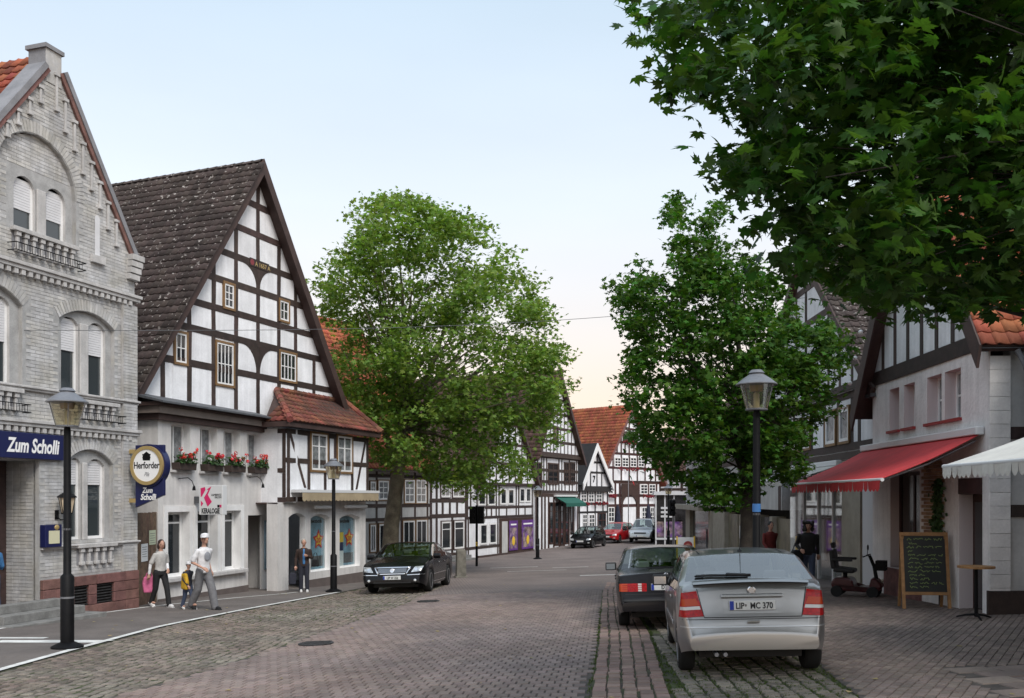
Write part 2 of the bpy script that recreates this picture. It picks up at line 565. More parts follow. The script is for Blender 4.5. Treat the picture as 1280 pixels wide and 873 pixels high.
def half_timber(parent, conv, levels, posts, wins=(), y=0., bt=.16, pt=.15, tm='timber', pm='plaster', beam_y=.03, panel_y=.012,
                extra_beams=(), braces=(), jit=.0, skip=()):
    """timber grid clipped to the convex outline conv. levels: beam heights bottom to top; posts: (u, z0, z1);
       every beam, post, brace and plaster panel is its own part"""
    tm, pm = MATS[tm], MATS[pm]
    for z in levels:
        w0_, w1_ = rnd.uniform(-.014, .014), rnd.uniform(-.014, .014)
        ua_, ub_ = min(p[0] for p in conv) - .1, max(p[0] for p in conv) + .1
        um_ = (ua_ + ub_) / 2 + rnd.uniform(-.5, .5)
        wm_ = rnd.uniform(-.018, .018)
        pg = clip([(ua_, z - bt / 2 + w0_), (um_, z - bt / 2 + wm_), (ub_, z - bt / 2 + w1_), (ub_, z + bt / 2 + w1_), (um_, z + bt / 2 + wm_ * .6), (ua_, z + bt / 2 + w0_)], conv)
        if len(pg) > 2: MB().prism(pg, y - beam_y, y).build('beam', tm, parent)
    for k, (u, a, c) in enumerate(posts):
        seg = sorted([a] + [q for z in levels if a - .01 < z < c + .01 for q in (z - bt / 2, z + bt / 2) if a < q < c] + [c])
        # posts run between the beams
        cuts, cur = [], a
        for z in sorted(levels):
            if z + bt / 2 <= a or z - bt / 2 >= c: continue
            if z - bt / 2 > cur: cuts.append((cur, z - bt / 2))
            cur = max(cur, z + bt / 2)
        if cur < c: cuts.append((cur, c))
        for a_, c_ in cuts:
            for w0, w1, v0, v1 in [q[:4] for q in wins]:
                pass
            j_ = rnd.uniform(-jit, jit)
            pg = clip([(u - pt / 2, a_), (u + pt / 2, a_), (u + pt / 2 + j_, c_), (u - pt / 2 + j_, c_)], conv)
            if len(pg) > 2 and area(pg) > .01: MB().prism(pg, y - beam_y * .9, y).build('post', tm, parent)
    for pg in braces:
        pg = clip(pg, conv)
        if len(pg) > 2: MB().prism(pg, y - beam_y * .8, y).build('brace', tm, parent)
    lv = sorted(levels)
    zmin, zmax = min(p[1] for p in conv), max(p[1] for p in conv)
    umin, umax = min(p[0] for p in conv), max(p[0] for p in conv)
    edges = [zmin - bt] + lv + [zmax + bt]
    for i in range(len(edges) - 1):
        za, zb_ = edges[i] + bt / 2, edges[i + 1] - bt / 2
        if zb_ - za < .08: continue
        us = sorted([u for u, a, c in posts if a < za + .1 and c > zb_ - .1 or (a <= za + .05 and c >= (za + zb_) / 2) or (c >= zb_ - .05 and a <= (za + zb_) / 2)])
        us = [umin - pt] + us + [umax + pt]
        for j in range(len(us) - 1):
            ua, ub = us[j] + pt / 2, us[j + 1] - pt / 2
            if ub - ua < .06: continue
            rs = [(ua, ub, za, zb_)]
            for q in wins:
                w0, w1, v0, v1 = q[0], q[1], q[2], q[3]
                nr = []
                for a, b_, c, d_ in rs:
                    if w1 <= a or w0 >= b_ or v1 <= c or v0 >= d_:
                        nr.append((a, b_, c, d_))
                        continue
                    if w0 > a: nr.append((a, w0, c, d_))
                    if w1 < b_: nr.append((w1, b_, c, d_))
                    if v0 > c: nr.append((max(a, w0), min(b_, w1), c, v0))
                    if v1 < d_: nr.append((max(a, w0), min(b_, w1), v1, d_))
                rs = nr
            for a, b_, c, d_ in rs:
                if b_ - a < .05 or d_ - c < .05: continue
                pg = clip(rect(a + .006, b_ - .006, c + .006, d_ - .006), conv)
                if len(pg) > 2 and area(pg) > .012: MB().prism(pg, y - panel_y, y).build('plaster_panel', pm, parent)

def tile_proto(name, m, wv=.24, ln=.36, hump=.03, th=.018, flat=False):
    """one roof tile: x across, y up the slope (0 = lower edge), z out of the roof"""
    b = MB()
    prof = [(-.5, .2), (-.28, 1), (-.05, .35), (.2, 0), (.5, .2)] if not flat else [(-.5, .1), (0, .35), (.5, .1)]
    k = len(prof)
    vs = []
    for yy, lift in ((0, .032), (ln, .004)):
        for x, h in prof: vs.append((x * wv, yy, lift + h * hump))
    for x, h in prof: vs.append((x * wv, .004, .032 + h * hump - th - .012))
    fs = [(i, i + 1, k + i + 1, k + i) for i in range(k - 1)] + [(2 * k + i, 2 * k + i + 1, i + 1, i) for i in range(k - 1)]
    fs += [(0, k, 2 * k), (k - 1, 3 * k - 1, 2 * k - 1)]
    b.add(vs, fs)
    me = b.mesh(name, m)
    me.polygons.foreach_set('use_smooth', [i < k - 1 for i in range(len(fs))])
    return me
def tile_roof(name, parent, F, o, a, b, wa, lb, proto, tw=.24, tl=.3, n_ind=300, inside=None, jit=.006):
    """tiles over the slope o + s*a + t*b (a along the eave, b up), a x b pointing out"""
    o, a, b = Vector(o), Vector(a).normalized(), Vector(b).normalized()
    nrm = a.cross(b)
    if nrm.z < 0: nrm = -nrm
    Ts = []
    for j in range(int(lb / tl) + (0 if inside else 1)):
        for i in range(int(wa / tw) + 1):
            s_, t_ = (i + .5) * tw, j * tl
            if inside and not inside(s_, t_ + tl / 2): continue
            q = o + a * s_ + b * (t_ + rnd.uniform(-jit, jit)) + nrm * rnd.uniform(0, jit)
            e = rnd.uniform(-.012, .012)
            x = a + b * e
            Ts.append(basis(q, x.normalized(), b, nrm))
    pieces(name, proto, Ts, parent, None, n_ind, F.world(), 'roof_tiles')

def gable_roof(parent, F, conv_eaveL, apex, conv_eaveR, yf, yb, m, th=.14, name='roof', verge=None, vw=.22, visible='L', tile=None, tw=.24, tl=.3, n_ind=300):
    """two roof slabs from the eaves to the ridge; tiles laid on the slope that shows"""
    (ul, zl), (ua, za), (ur, zr) = conv_eaveL, apex, conv_eaveR
    o = None
    for side, (ue, ze) in (('L', (ul, zl)), ('R', (ur, zr))):
        d = Vector((ua - ue, za - ze))
        nn = Vector((-d.y, d.x)).normalized() if side == 'L' else Vector((d.y, -d.x)).normalized()
        q = [(ue, ze), (ua, za), (ua, za + th / max(.3, abs(nn.y))), (ue + nn.x * th, ze + nn.y * th)]
        b = MB().prism(q, yf, yb)
        s_ = b.build('roof' if side == 'L' else 'roof', m, parent)
        if verge:
            q2 = [(ue - (0), ze - vw), (ua, za - vw * 1.2), (ua, za + .03 + th / max(.3, abs(nn.y))), (ue + nn.x * (th + .02), ze + nn.y * (th + .02))]
            MB().prism(q2, yf - .05, yf - .002).build('verge_board', verge, s_)
        if tile and side in visible:
            up = Vector((d.x, 0, d.y))
            base = Vector((ue + nn.x * th, yf, ze + nn.y * th))
            if side == 'L': tile_roof('roof_tile', s_, F, base + Vector((0, yb - yf, 0)), (0, -1, 0), up, yb - yf, up.length, tile, tw, tl, n_ind)
            else: tile_roof('roof_tile', s_, F, base, (0, 1, 0), up, yb - yf, up.length, tile, tw, tl, n_ind)
    return

# ---------------------------------------------------------------- materials
mat('white_paint', (.78, .78, .78), .5, noise=.05)
mat('plaster', (.79, .80, .83), .85, var=.07, noise=.07, nscale=2, bump=.2, bscale=30, streak=.09)
mat('timber', (.045, .028, .024), .7, var=.3, noise=.25, nscale=6, bump=.3, bscale=60)
mat('timber_black', (.018, .016, .016), .7, var=.3, noise=.2)
mat('timber_red', (.05, .018, .015), .65, var=.25, noise=.2)
mat('casing_brown', (.20, .115, .05), .6, noise=.15)
mat('dark_glass', (.018, .022, .026), .04, spec=.8)
mat('sky_glass', (.04, .05, .055), .03, spec=1.0)
mat('curtain_glass', (.20, .21, .22), .12, spec=.8, noise=.35, nscale=7)
mat('shutter_white', (.66, .66, .68), .6, noise=.05)
mat('black_metal', (.006, .006, .007), .55, noise=.2, nscale=9, spec=.15)
mat('grey_metal', (.28, .28, .30), .4, metal=.7, noise=.1)
mat('zinc', (.17, .18, .20), .5, metal=.3, noise=.2, nscale=4)
mat('chrome', (.75, .75, .77), .15, metal=1)
mat('rubber', (.012, .012, .012), .85, noise=.15)
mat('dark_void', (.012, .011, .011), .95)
mat('sandstone_red', (.17, .085, .075), .9, var=.18, noise=.22, nscale=5, bump=.5, bscale=18)
mat('concrete', (.27, .265, .25), .9, noise=.2, nscale=4, bump=.3, bscale=50)
mat('render_grey', (.64, .625, .615), .9, noise=.06, nscale=1.5, bump=.25, bscale=60, streak=.12)
# ================================================================= ground, road, pavements
mat('asphalt', (.128, .112, .105), .9, noise=.14, nscale=1.2, bump=.4, bscale=220, c2=(.155, .132, .118), c2scale=.5)
mat('road_paver', (.190, .152, .142), .85, var=.17, noise=.16, nscale=.6, bump=.3, bscale=120, c2=(.235, .175, .150), c2scale=.35, c2amt=.8)
mat('joint_sand', (.075, .063, .056), .95, noise=.3, nscale=6)
mat('joint_moss', (.045, .06, .018), .95, noise=.4, nscale=5, c2=(.05, .04, .032), c2scale=2.2, c2amt=1)
mat('granite_sett', (.18, .16, .135), .85, var=.32, noise=.2, nscale=1.0, bump=.5, bscale=60, c2=(.15, .105, .088), c2scale=.6, c2amt=.6)
mat('border_stone', (.225, .155, .13), .85, var=.22, noise=.15, nscale=2, bump=.4, bscale=70)
mat('mossy_sett', (.19, .165, .135), .85, var=.22, noise=.2, nscale=2, bump=.5, bscale=60)
mat('footway_paver', (.185, .145, .126), .85, var=.2, noise=.16, nscale=.8, bump=.3, bscale=100)
mat('flagstone', (.23, .18, .155), .85, var=.2, noise=.15, nscale=2, bump=.3, bscale=50)
mat('line_paint', (.62, .62, .60), .8, noise=.16, nscale=5, bump=.2, bscale=90)
mat('grass_blade', (.065, .10, .02), .7, var=.35, trans=.3)

def brick_far(name, c1, c2, mortar, bw, bh, rz):
    m = bpy.data.materials.new(name)
    m.use_nodes = True
    t = m.node_tree
    n, l = t.nodes.new, t.links.new
    bs = t.nodes['Principled BSDF']
    bs.inputs['Roughness'].default_value = .88
    geo = n('ShaderNodeNewGeometry')
    mp = n('ShaderNodeMapping')
    mp.inputs['Rotation'].default_value = (0, 0, rz)
    l(geo.outputs['Position'], mp.inputs[0])
    br = n('ShaderNodeTexBrick')
    br.inputs['Scale'].default_value = 1
    br.inputs['Brick Width'].default_value = bw
    br.inputs['Row Height'].default_value = bh
    br.inputs['Mortar Size'].default_value = .008
    br.inputs['Color1'].default_value = (*c1, 1)
    br.inputs['Color2'].default_value = (*c2, 1)
    br.inputs['Mortar'].default_value = (*mortar, 1)
    l(mp.outputs[0], br.inputs['Vector'])
    q = n('ShaderNodeTexNoise')
    q.inputs['Scale'].default_value = .5
    q.inputs['Detail'].default_value = 8
    l(geo.outputs['Position'], q.inputs['Vector'])
    r = n('ShaderNodeMapRange')
    r.inputs[1].default_value, r.inputs[2].default_value, r.inputs[3].default_value, r.inputs[4].default_value = .3, .7, .78, 1.2
    l(q.outputs[0], r.inputs[0])
    v = n('ShaderNodeVectorMath')
    v.operation = 'SCALE'
    l(br.outputs[0], v.inputs[0])
    l(r.outputs[0], v.inputs['Scale'])
    l(v.outputs[0], bs.inputs['Base Color'])
    b = n('ShaderNodeBump')
    b.inputs['Strength'].default_value = .5
    b.inputs['Distance'].default_value = .01
    l(br.outputs['Fac'], b.inputs['Height'])
    b.invert = True
    l(b.outputs[0], bs.inputs['Normal'])
    MATS[name] = m
    return m
brick_far('road_far', (.165, .135, .125), (.195, .155, .142), (.105, .088, .08), .21, .105, R(84))

def interp(tab):
    xs, ys = [a for a, _ in tab], [b for _, b in tab]
    return lambda y: float(np.interp(y, xs, ys))
outer_l = interp([(4, -6.9), (12.75, -7.09), (14.57, -7.1), (18.4, -7.04), (22, -6.51), (28.07, -5.37), (33, -4.5), (40, -3.2), (46, -2.2)])
inner_l = interp([(12, -10.6), (17.95, -9.99), (20.59, -9.67), (23.38, -8.95), (26.11, -7.72), (28.07, -6.59)])
cob_r = interp([(4, -6.3), (10.53, -4.67), (12.38, -4.2), (14.32, -3.86), (17.65, -3.38), (22.57, -2.75), (35, -1.83), (41, -.72), (46, .2)])
road_r = interp([(4, .2), (9.64, .8), (14.57, 1.36), (25.16, 2.45), (32.09, 3.35), (37.7, 4.33)])
strip_r = interp([(4, 1.06), (9.5, 1.67), (15.44, 2.32), (18.21, 2.53), (26, 3.3), (34, 4.6)])
park_r = interp([(4, 2.77), (9.2, 3.5), (11.6, 3.84), (20, 4.9), (30, 6.3), (34, 6.9)])

def strip(name, lf, rf, y0, y1, dz, m, parent=None, ny=None, nx=6, kind='structure'):
    b = MB()
    ny = ny or max(2, int((y1 - y0) / .5))
    vs = []
    for j in range(ny + 1):
        Y = y0 + (y1 - y0) * j / ny
        a, c = (lf(Y) if callable(lf) else lf), (rf(Y) if callable(rf) else rf)
        for i in range(nx + 1):
            X = a + (c - a) * i / nx
            vs.append((X, Y, zg(X, Y) + dz))
    b.add(vs, [(j * (nx + 1) + i, j * (nx + 1) + i + 1, (j + 1) * (nx + 1) + i + 1, (j + 1) * (nx + 1) + i) for j in range(ny) for i in range(nx)])
    o = b.build(name, m, parent)
    if not parent: tag(o, kind=kind)
    return o

b = MB()
xs = [-600, -200, -80, -40, -20, -12, -8, -5, -2, 1, 4, 7, 10, 14, 20, 40, 80, 200, 600]
ys = [-60, -20, 0] + list(range(2, 44, 3)) + list(range(44, 66, 1)) + [70, 80, 100, 150, 300, 700, 1500]
vs = [(x, y, zg(x, y) - .05) for y in ys for x in xs]
nx = len(xs)
b.add(vs, [(j * nx + i, j * nx + i + 1, (j + 1) * nx + i + 1, (j + 1) * nx + i) for j in range(len(ys) - 1) for i in range(nx - 1)])
tag(b.build('ground', MATS['asphalt']), kind='structure')

def poly_grid(name, proto, parent, inside, origin, rz, w_, l_, nx, ny, gap, stagger=.5, jit=0., tilt=.01, th=.06, hj=.004, xmin=None, sizej=0., rest=None, n_ind=300, wav=0, sx=0.):
    Ts = []
    c, s_ = math.cos(rz), math.sin(rz)
    for j in range(ny):
        for i in range(nx):
            lx = (i + .5 + (sx if j % 2 else 0)) * w_ + (rnd.uniform(-jit, jit))
            ly = (j + .5 + (stagger if i % 2 else 0)) * l_ + rnd.uniform(-jit, jit)
            if wav: ly += wav * math.sin(lx * 2.1) ; lx += wav * .6 * math.sin(ly * 1.3)
            X, Y = origin[0] + c * lx - s_ * ly, origin[1] + s_ * lx + c * ly
            if not inside(X, Y): continue
            k = 1 + rnd.uniform(-sizej, sizej)
            T = TRS((X, Y, zg(X, Y) + rnd.uniform(-hj, hj * .4)), rz + rnd.uniform(-jit, jit) * 1.5, (w_ - gap) * k, (l_ - gap) * (1 + rnd.uniform(-sizej, sizej)), th,
                    rx=-.034 + rnd.uniform(-tilt, tilt), ry=-.03 + rnd.uniform(-tilt, tilt))
            Ts.append(T)
    pieces(proto.name, proto, Ts, parent, None, n_ind, None, rest)

# --- main road: small pavers laid lengthwise, as separate stones near the camera
road = strip('road', cob_r, road_r, 4, 40, -.012, MATS['joint_sand'])
far_road = strip('road_far', lambda y: min(cob_r(y), -1.0), lambda y: road_r(min(y, 40)) + .2, 25.9, 42, -.0005, MATS['road_far'], nx=8)
pv = slab_proto('paver', MATS['road_paver'], .06)
poly_grid('paver', pv, road, lambda X, Y: 8.2 < Y < 26.1 and cob_r(Y) + .04 < X < road_r(Y) - .05, (-5.3, 7.2), -R(6), .15, .20, 70, 105, .009, 0, .002, .014, .06, .003, rest='pavers', sx=.5)
far_sheet = strip('square', lambda y: -9 if y < 50 else -30, lambda y: 12 if y < 50 else 60, 41.9, 110, -.002, MATS['road_far'], nx=10)

# --- setts left of the road
cs = strip('cobbled_strip', lambda y: outer_l(y) + .05, cob_r, 4, 31.1, -.016, MATS['joint_moss'])
strip('cobbled_strip', lambda y: outer_l(y) + .05, cob_r, 30.9, 42, -.0012, MATS['road_far'])
sp = slab_proto('sett', MATS['granite_sett'], .14)
poly_grid('sett', sp, cs, lambda X, Y: 9 < Y < 31 and outer_l(Y) + .14 < X < cob_r(Y) + .02, (-7.9, 8.4), -R(3), .15, .125, 46, 190, .02, .5, .018, .05, .07, .011, sizej=.14, rest='setts', wav=.05)
# --- asphalt footway on the left, with painted lines
foot = strip('footway', -13, lambda y: outer_l(y) + .05, 4, 46, -.001, MATS['asphalt'], nx=10)
def painted(fn, y0, y1, wd, name):
    o = strip(name, lambda y: fn(y) - wd / 2, lambda y: fn(y) + wd / 2, y0, y1, .004, MATS['line_paint'], nx=1)
    return tag(o, kind='structure')
painted(outer_l, 4, 28.4, .13, 'painted_line')
painted(inner_l, 13, 28.2, .11, 'painted_line')
strip('painted_line', lambda y: -8.9, lambda y: -6.92 - (16.1 - y) * .55, 15.72, 16.08, .0045, MATS['line_paint'], nx=2)
strip('painted_line', lambda y: -10.4, lambda y: -8.3, 16.3, 16.5, .0045, MATS['line_paint'], nx=2)
# --- stone border between road and parking bay
bs_ = strip('stone_border', road_r, strip_r, 4, 29.2, -.014, MATS['joint_moss'], nx=4)
bp = slab_proto('border_block', MATS['border_stone'], .05)
Ts = []
for c in range(5):
    Y = 8.2
    while Y < 29:
        ln = rnd.uniform(.15, .26) if c else rnd.uniform(.2, .36)
        a, d = road_r(Y + ln / 2) + .02, strip_r(Y + ln / 2) - .02
        wv = (d - a) / 5
        X = a + (c + .5) * wv + rnd.uniform(-.012, .012)
        Ts.append(TRS((X, Y + ln / 2, zg(X, Y) + rnd.uniform(-.004, .002)), -R(6.5) + rnd.uniform(-.03, .03), wv - rnd.uniform(.012, .03), ln - .014, .06, rx=-.034 + rnd.uniform(-.02, .02), ry=-.03 + rnd.uniform(-.02, .02)))
        Y += ln
pieces('border_block', bp, Ts, bs_, None, 300, None, 'border_blocks')
# --- parking bay of mossy setts
pk = strip('parking_bay', strip_r, park_r, 4, 27.2, -.018, MATS['joint_moss'], nx=4)
strip('parking_bay', lambda y: road_r(y), park_r, 27, 42, -.0008, MATS['road_far'], nx=4)
mp_ = slab_proto('mossy_sett', MATS['mossy_sett'], .1)
poly_grid('mossy_sett', mp_, pk, lambda X, Y: 8.2 < Y < 27 and strip_r(Y) + .07 < X < park_r(Y) - .05, (.6, 7.4), R(4) - R(8), .185, .135, 34, 150, .024, .5, .014, .03, .06, .008, sizej=.1, rest='mossy_setts')
# grass in the joints of the bay and along the road edge
b = MB()
def tuft(X, Y, h):
    for _ in range(5):
        a, t = rnd.uniform(0, 6.28), rnd.uniform(.2, 1)
        x, y, z = X + rnd.uniform(-.02, .02), Y + rnd.uniform(-.015, .015), zg(X, Y) - .015
        dx, dy = math.cos(a) * .006, math.sin(a) * .006
        b.add([(x - dx, y - dy, z), (x + dx, y + dy, z), (x + math.sin(a) * h * t * .6, y + math.cos(a) * h * t * .6, z + h)], [(0, 1, 2)])
for _ in range(2600):
    Y = rnd.uniform(8.5, 13) if rnd.random() < .75 else rnd.uniform(12, 22)
    t = rnd.random()
    X = strip_r(Y) + .05 + t * (park_r(Y) - strip_r(Y) - .05)
    tuft(X, Y, rnd.uniform(.012, .032))
for _ in range(420):
    Y = rnd.uniform(8.5, 20)
    tuft((strip_r(Y) if rnd.random() < .6 else road_r(Y)) + rnd.uniform(-.02, .02), Y, rnd.uniform(.015, .04))
for _ in range(1200):
    Y = rnd.uniform(19, 31)
    tuft(rnd.uniform(outer_l(Y) + .3, cob_r(Y)), Y, rnd.uniform(.01, .035))
tag(b.build('grass', MATS['grass_blade']), 'short green grass growing in the joints of the parking bay', 'grass', kind='stuff')
# --- footway on the right
fr_ = strip('footway', park_r, lambda y: 10.5, 4, 34.5, -.012, MATS['joint_sand'], nx=8)
fp = slab_proto('footway_paver', MATS['footway_paver'], .05)
slab_in = lambda X, Y: Y < 10.98 and X > 5.09 - (10.83 - Y) * .135
poly_grid('footway_paver', fp, fr_, lambda X, Y: 8.2 < Y < 24.5 and park_r(Y) + .06 < X < 9.4 and not slab_in(X, Y), (-4.65, 13.04), -R(33), .105, .21, 140, 86, .005, .5, .002, .016, .06, .002, rest='footway_pavers')
strip('footway_far', park_r, lambda y: 10.5, 24.3, 42, -.0015, MATS['road_far'], nx=4)
fl = slab_proto('flagstone', MATS['flagstone'], .02)
Ts = []
for j in range(7):
    for i in range(9):
        Y = 10.9 - .36 * (j + .5)
        X = 5.09 - (10.83 - Y) * .135 + .55 * (i + .5) + (.25 if j % 2 else 0)
        if j % 2 and i == 0: pass
        Ts.append(TRS((X, Y, zg(X, Y) + rnd.uniform(-.003, .004)), R(7), .54, .35, .06, rx=-.034, ry=-.03))
pieces('flagstone', fl, Ts, fr_, None, 300, None, 'flagstones')
# markings on the far road and manhole covers
for (x0, x1, y0, y1) in ((2.5, 5.2, 33.7, 33.95), (-1.0, 1.2, 42.6, 42.8), (1.8, 3.4, 40.9, 41.1), (-.2, 2.3, 38.6, 38.75)):
    strip('painted_line', x0, x1, y0, y1, .004, MATS['line_paint'], nx=4, ny=2)
mat('cast_iron', (.05, .05, .052), .6, metal=.4, noise=.3, nscale=12)
for k, (X, Y, r, lab) in enumerate(((-3.23, 15.16, .36, 'dark cast iron manhole cover at the edge of the setts'),
                                    (-2.15, 23.59, .36, 'round iron manhole cover beside the parked black saloon'))):
    mh = empty('manhole_cover', (X, Y, zg(X, Y) + .002), 0, lab, 'manhole')
    r = .29
    q = MB().lathe([(r * .82, 0), (r * .82, .012), (0, .014)], 24)
    for a in range(-3, 4): q.box(-.22, .22, a * .07 - .012, a * .07 + .012, .012, .02)
    q.build('lid', MATS['cast_iron'], mh)
    MB().lathe([(r * .84, 0), (r * .84, .016), (r, .014), (r, 0)], 24).build('rim', MATS['cast_iron'], mh)
    mh.rotation_euler = (-.034, -.03, 0)

# --- fallen leaves and scraps on the paving
mat('dry_leaf', (.30, .24, .10), .8, var=.4)
b = MB()
rl = random.Random(9)
for _ in range(150):
    Y = rl.uniform(9, 30)
    X = rl.uniform(-9, 7)
    z = zg(X, Y) + .006
    r_, a0 = rl.uniform(.015, .05), rl.uniform(0, 6.28)
    b.add([(X + r_ * math.cos(a0 + i * 1.05) * (1 if i % 2 else .6), Y + r_ * math.sin(a0 + i * 1.05) * (1 if i % 2 else .6), z + rl.uniform(0, .008)) for i in range(6)], [tuple(range(6))])
tag(b.build('leaves', MATS['dry_leaf']), 'small dry leaves and scraps scattered over the paving', 'leaves', kind='stuff')
# ================================================================= white brick inn on the left
mat('white_brick', (.50, .50, .51), .85, var=.13, noise=.12, nscale=1.3, bump=.4, bscale=70, streak=.16, c2=(.44, .41, .34), c2scale=2.2, c2amt=.5)
mat('white_mortar', (.36, .36, .36), .95, noise=.15, nscale=4)
mat('trim_grey', (.50, .49, .485), .85, noise=.12, nscale=3, streak=.15)
mat('coping_grey', (.22, .22, .235), .6, noise=.15)
mat('red_tile', (.33, .075, .035), .85, var=.3, noise=.25, nscale=1.2, bump=.3, bscale=80, c2=(.16, .06, .04), c2scale=1.1, c2amt=.8)
mat('sign_blue', (.012, .016, .075), .35, noise=.05)
mat('sign_white', (.85, .85, .85), .5)
mat('gold', (.45, .33, .14), .4, metal=.3)
mat('lantern_glass', (.62, .50, .36), .3)
mat('step_stone', (.19, .19, .185), .9, noise=.2, nscale=5, bump=.3, bscale=60)

H = Facade(-11.196, 17.089, .322, 1)
inn = H.empty('brick_inn', 'white painted brick inn with arched twin windows and a steep gable', 'inn')
WB, WM, TG = MATS['white_brick'], MATS['white_mortar'], MATS['trim_grey']
UC = 6.0
uR, zR = H.u(76), H.z(76, 92)
uL, zL = H.u(57), H.z(57, 84)
z_eave = H.z(168, 330)
gable = [(0, -.5), (UC, -.5), (UC, z_eave), (uR, zR), (uL, zL), (0, zL - 1.33 * uL)]
def twin(px0, px1, pyspring, pxc, pycrown, pybot, pxbot, px0u=None):
    a = H.u(px0) if px0u is None else px0u
    c = H.u(px1)
    zs, z0 = H.z(px1, pyspring), H.z(pxbot, pybot)
    return a, c, z0, zs, H.z(pxc, pycrown) - zs
T_gf = twin(83, 141, 581, 108, 562, 674, 128)
T_1r = twin(74, 143, 414, 101, 388, 499, 128)
w1 = T_1r[1] - T_1r[0]
T_1l = twin(0, 28, 383, -10, 352, 483, 20, H.u(28) - w1)
T_g = twin(0, 95, 252, 47, 179, 313, 90, 2 * H.u(47) - H.u(95))
twins = [T_gf, T_1r, T_1l, T_g]
T_g = (T_g[0], T_g[1], T_g[2], T_g[3], (T_g[1] - T_g[0]) / 2)
twins[3] = T_g
door = (H.u(-10), H.u(49), -.5, H.z(30, 575))
holes = [arch(*t) for t in twins] + [rect(*door)]
wall('wall', inn, gable, holes, WM, 0, .11, WB)
MB().box(door[0] - .1, door[1] + .1, .9, 1.0, door[2], door[3]).build('door', MATS['timber'], inn)
b = MB().box(door[0] - .001, door[0], 0, .9, door[2], door[3])
q = MB()
for zz in np.arange(door[2], door[3] - .06, .077):
    for k in range(4): q.box(door[1] - .012, door[1] + .1, .16 + k * .19, .34 + k * .19, zz, zz + .066)
q.box(door[1], door[1] + .2, .16, .95, door[2], door[3])
q.build('door_reveal', WB, inn)
MB().box(door[0] - .2, door[0], .16, .95, door[2], door[3]).build('door_reveal', WB, inn)
MB().box(door[0], door[1], .16, .95, door[3], door[3] + .1).build('door_soffit', TG, inn)
# twin windows
wpxs = (((85, 98), (106, 128)), ((73.5, 95), (107, 129)), ((-36, -20), (-14, 9)), ((14, 41), (54, 79)))
for t, sh, wp in zip(twins, (.30, .42, .5, .56), wpxs):
    a, c, z0, zs, rise = t
    m = (a + c) / 2
    mw_, ed = .10, (.16 if t is not T_g else .34)
    top = zs + rise * (.36 if t is not T_g else .12)
    ws = [(H.u(p0, .16), H.u(p1, .16)) for p0, p1 in wp]
    m = (ws[0][1] + ws[1][0]) / 2
    mw_ = (ws[1][0] - ws[0][1]) / 2
    rr = .16 if t is not T_g else (ws[0][1] - ws[0][0]) / 2
    inner = [arch(p0, p1, z0 + .02, top - rr, rr) for p0, p1 in ws]
    wall('window_niche', inn, arch(t[0] - .05, t[1] + .25, t[2] - .02, t[3], t[4]), inner, WM, .10, .09, TG)
    MB().box(m - mw_ + .02, m + mw_ - .02, .05, .099, z0, top - rr * .6).build('mullion', TG, inn, bevel=.02)
    for p0, p1 in ws:
        wn = window(inn, p0, p1, z0 + .02, top - rr * .25, 1, 1, .17, .06, .05, .06, shutter=sh, gm='sky_glass')
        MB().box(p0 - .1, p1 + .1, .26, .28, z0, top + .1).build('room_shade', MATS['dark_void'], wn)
# voussoirs round the arches and over the recesses
vb = MB().box(-.5, .5, -.012, .1, -.5, .5)
vp = vb.mesh('voussoir', WB)
Ts = []
rings = []
for t in twins:
    a, c, z0, zs, rise = t
    h = (c - a) / 2
    rr = (h * h + rise * rise) / (2 * rise)
    al = math.asin(min(1, h / rr)) if rise < h * .999 else math.pi / 2
    cc = ((a + c) / 2, zs + rise - rr)
    n = int(2 * al * (rr + .13) / .085)
    for i in range(n):
        th = -al + 2 * al * (i + .5) / n
        x, z = cc[0] + (rr + .135) * math.sin(th), cc[1] + (rr + .135) * math.cos(th)
        Ts.append(TRS((x, 0, z), ry=th, sx=.07, sz=.25))
    rings.append((cc, rr, al))
pieces('voussoir', vp, Ts, inn, None, 300, H.world(), 'voussoirs')
# brickwork inside the recesses
NICHE = []
for t, wp in zip(twins, wpxs):
    out_ = arch(*t)
    wz = [(H.u(p0, .12) - .1, H.u(p1, .12) + .12) for p0, p1 in wp]
    top_ = t[3] + t[4] * (.36 if t is not T_g else .12) + .16
    zz, j = t[2], 0
    while zz < t[3] + t[4]:
        uu = t[0] - .25 + (.125 if j % 2 else 0)
        while uu < t[1] + .25:
            x = uu + .125
            if inpoly((x - .03, zz + .07), out_) and not any(a - .09 < x < c + .09 and zz < top_ for a, c in wz): NICHE.append((x, zz))
            uu += .25
        zz += .077
        j += 1
# courses of brick
BW, BH = .25, .077
gcv = [(0, -.5), (UC, -.5), (UC, z_eave), (uR, zR), (uL, zL), (0, zL - 1.33 * uL)]
bands = []
def blocked(u, z):
    for hh, t in zip(holes, twins + [None]):
        if inpoly((u, z), hh): return True
        for du in (-.1, .1):
            if inpoly((u + du, z), hh): return True
    for (cc, rr, al), t in zip(rings, twins):
        d = math.hypot(u - cc[0], z - cc[1])
        if z > t[3] - .02 and d < rr + .3 and abs(math.atan2(u - cc[0], z - cc[1])) < al + .12: return True
    return False
z_pl = H.z(109, 719)
bp_ = MB().add([(-.5, -1, -.5), (.5, -1, -.5), (.5, -1, .5), (-.5, -1, .5), (-.5, 0, -.5), (.5, 0, -.5), (.5, 0, .5), (-.5, 0, .5)],
               [(0, 1, 2, 3), (0, 4, 5, 1), (1, 5, 6, 2), (2, 6, 7, 3), (3, 7, 4, 0)]).mesh('brick', WB)
Ts = []
u_min = .05
j = 0
zz = z_pl + .05
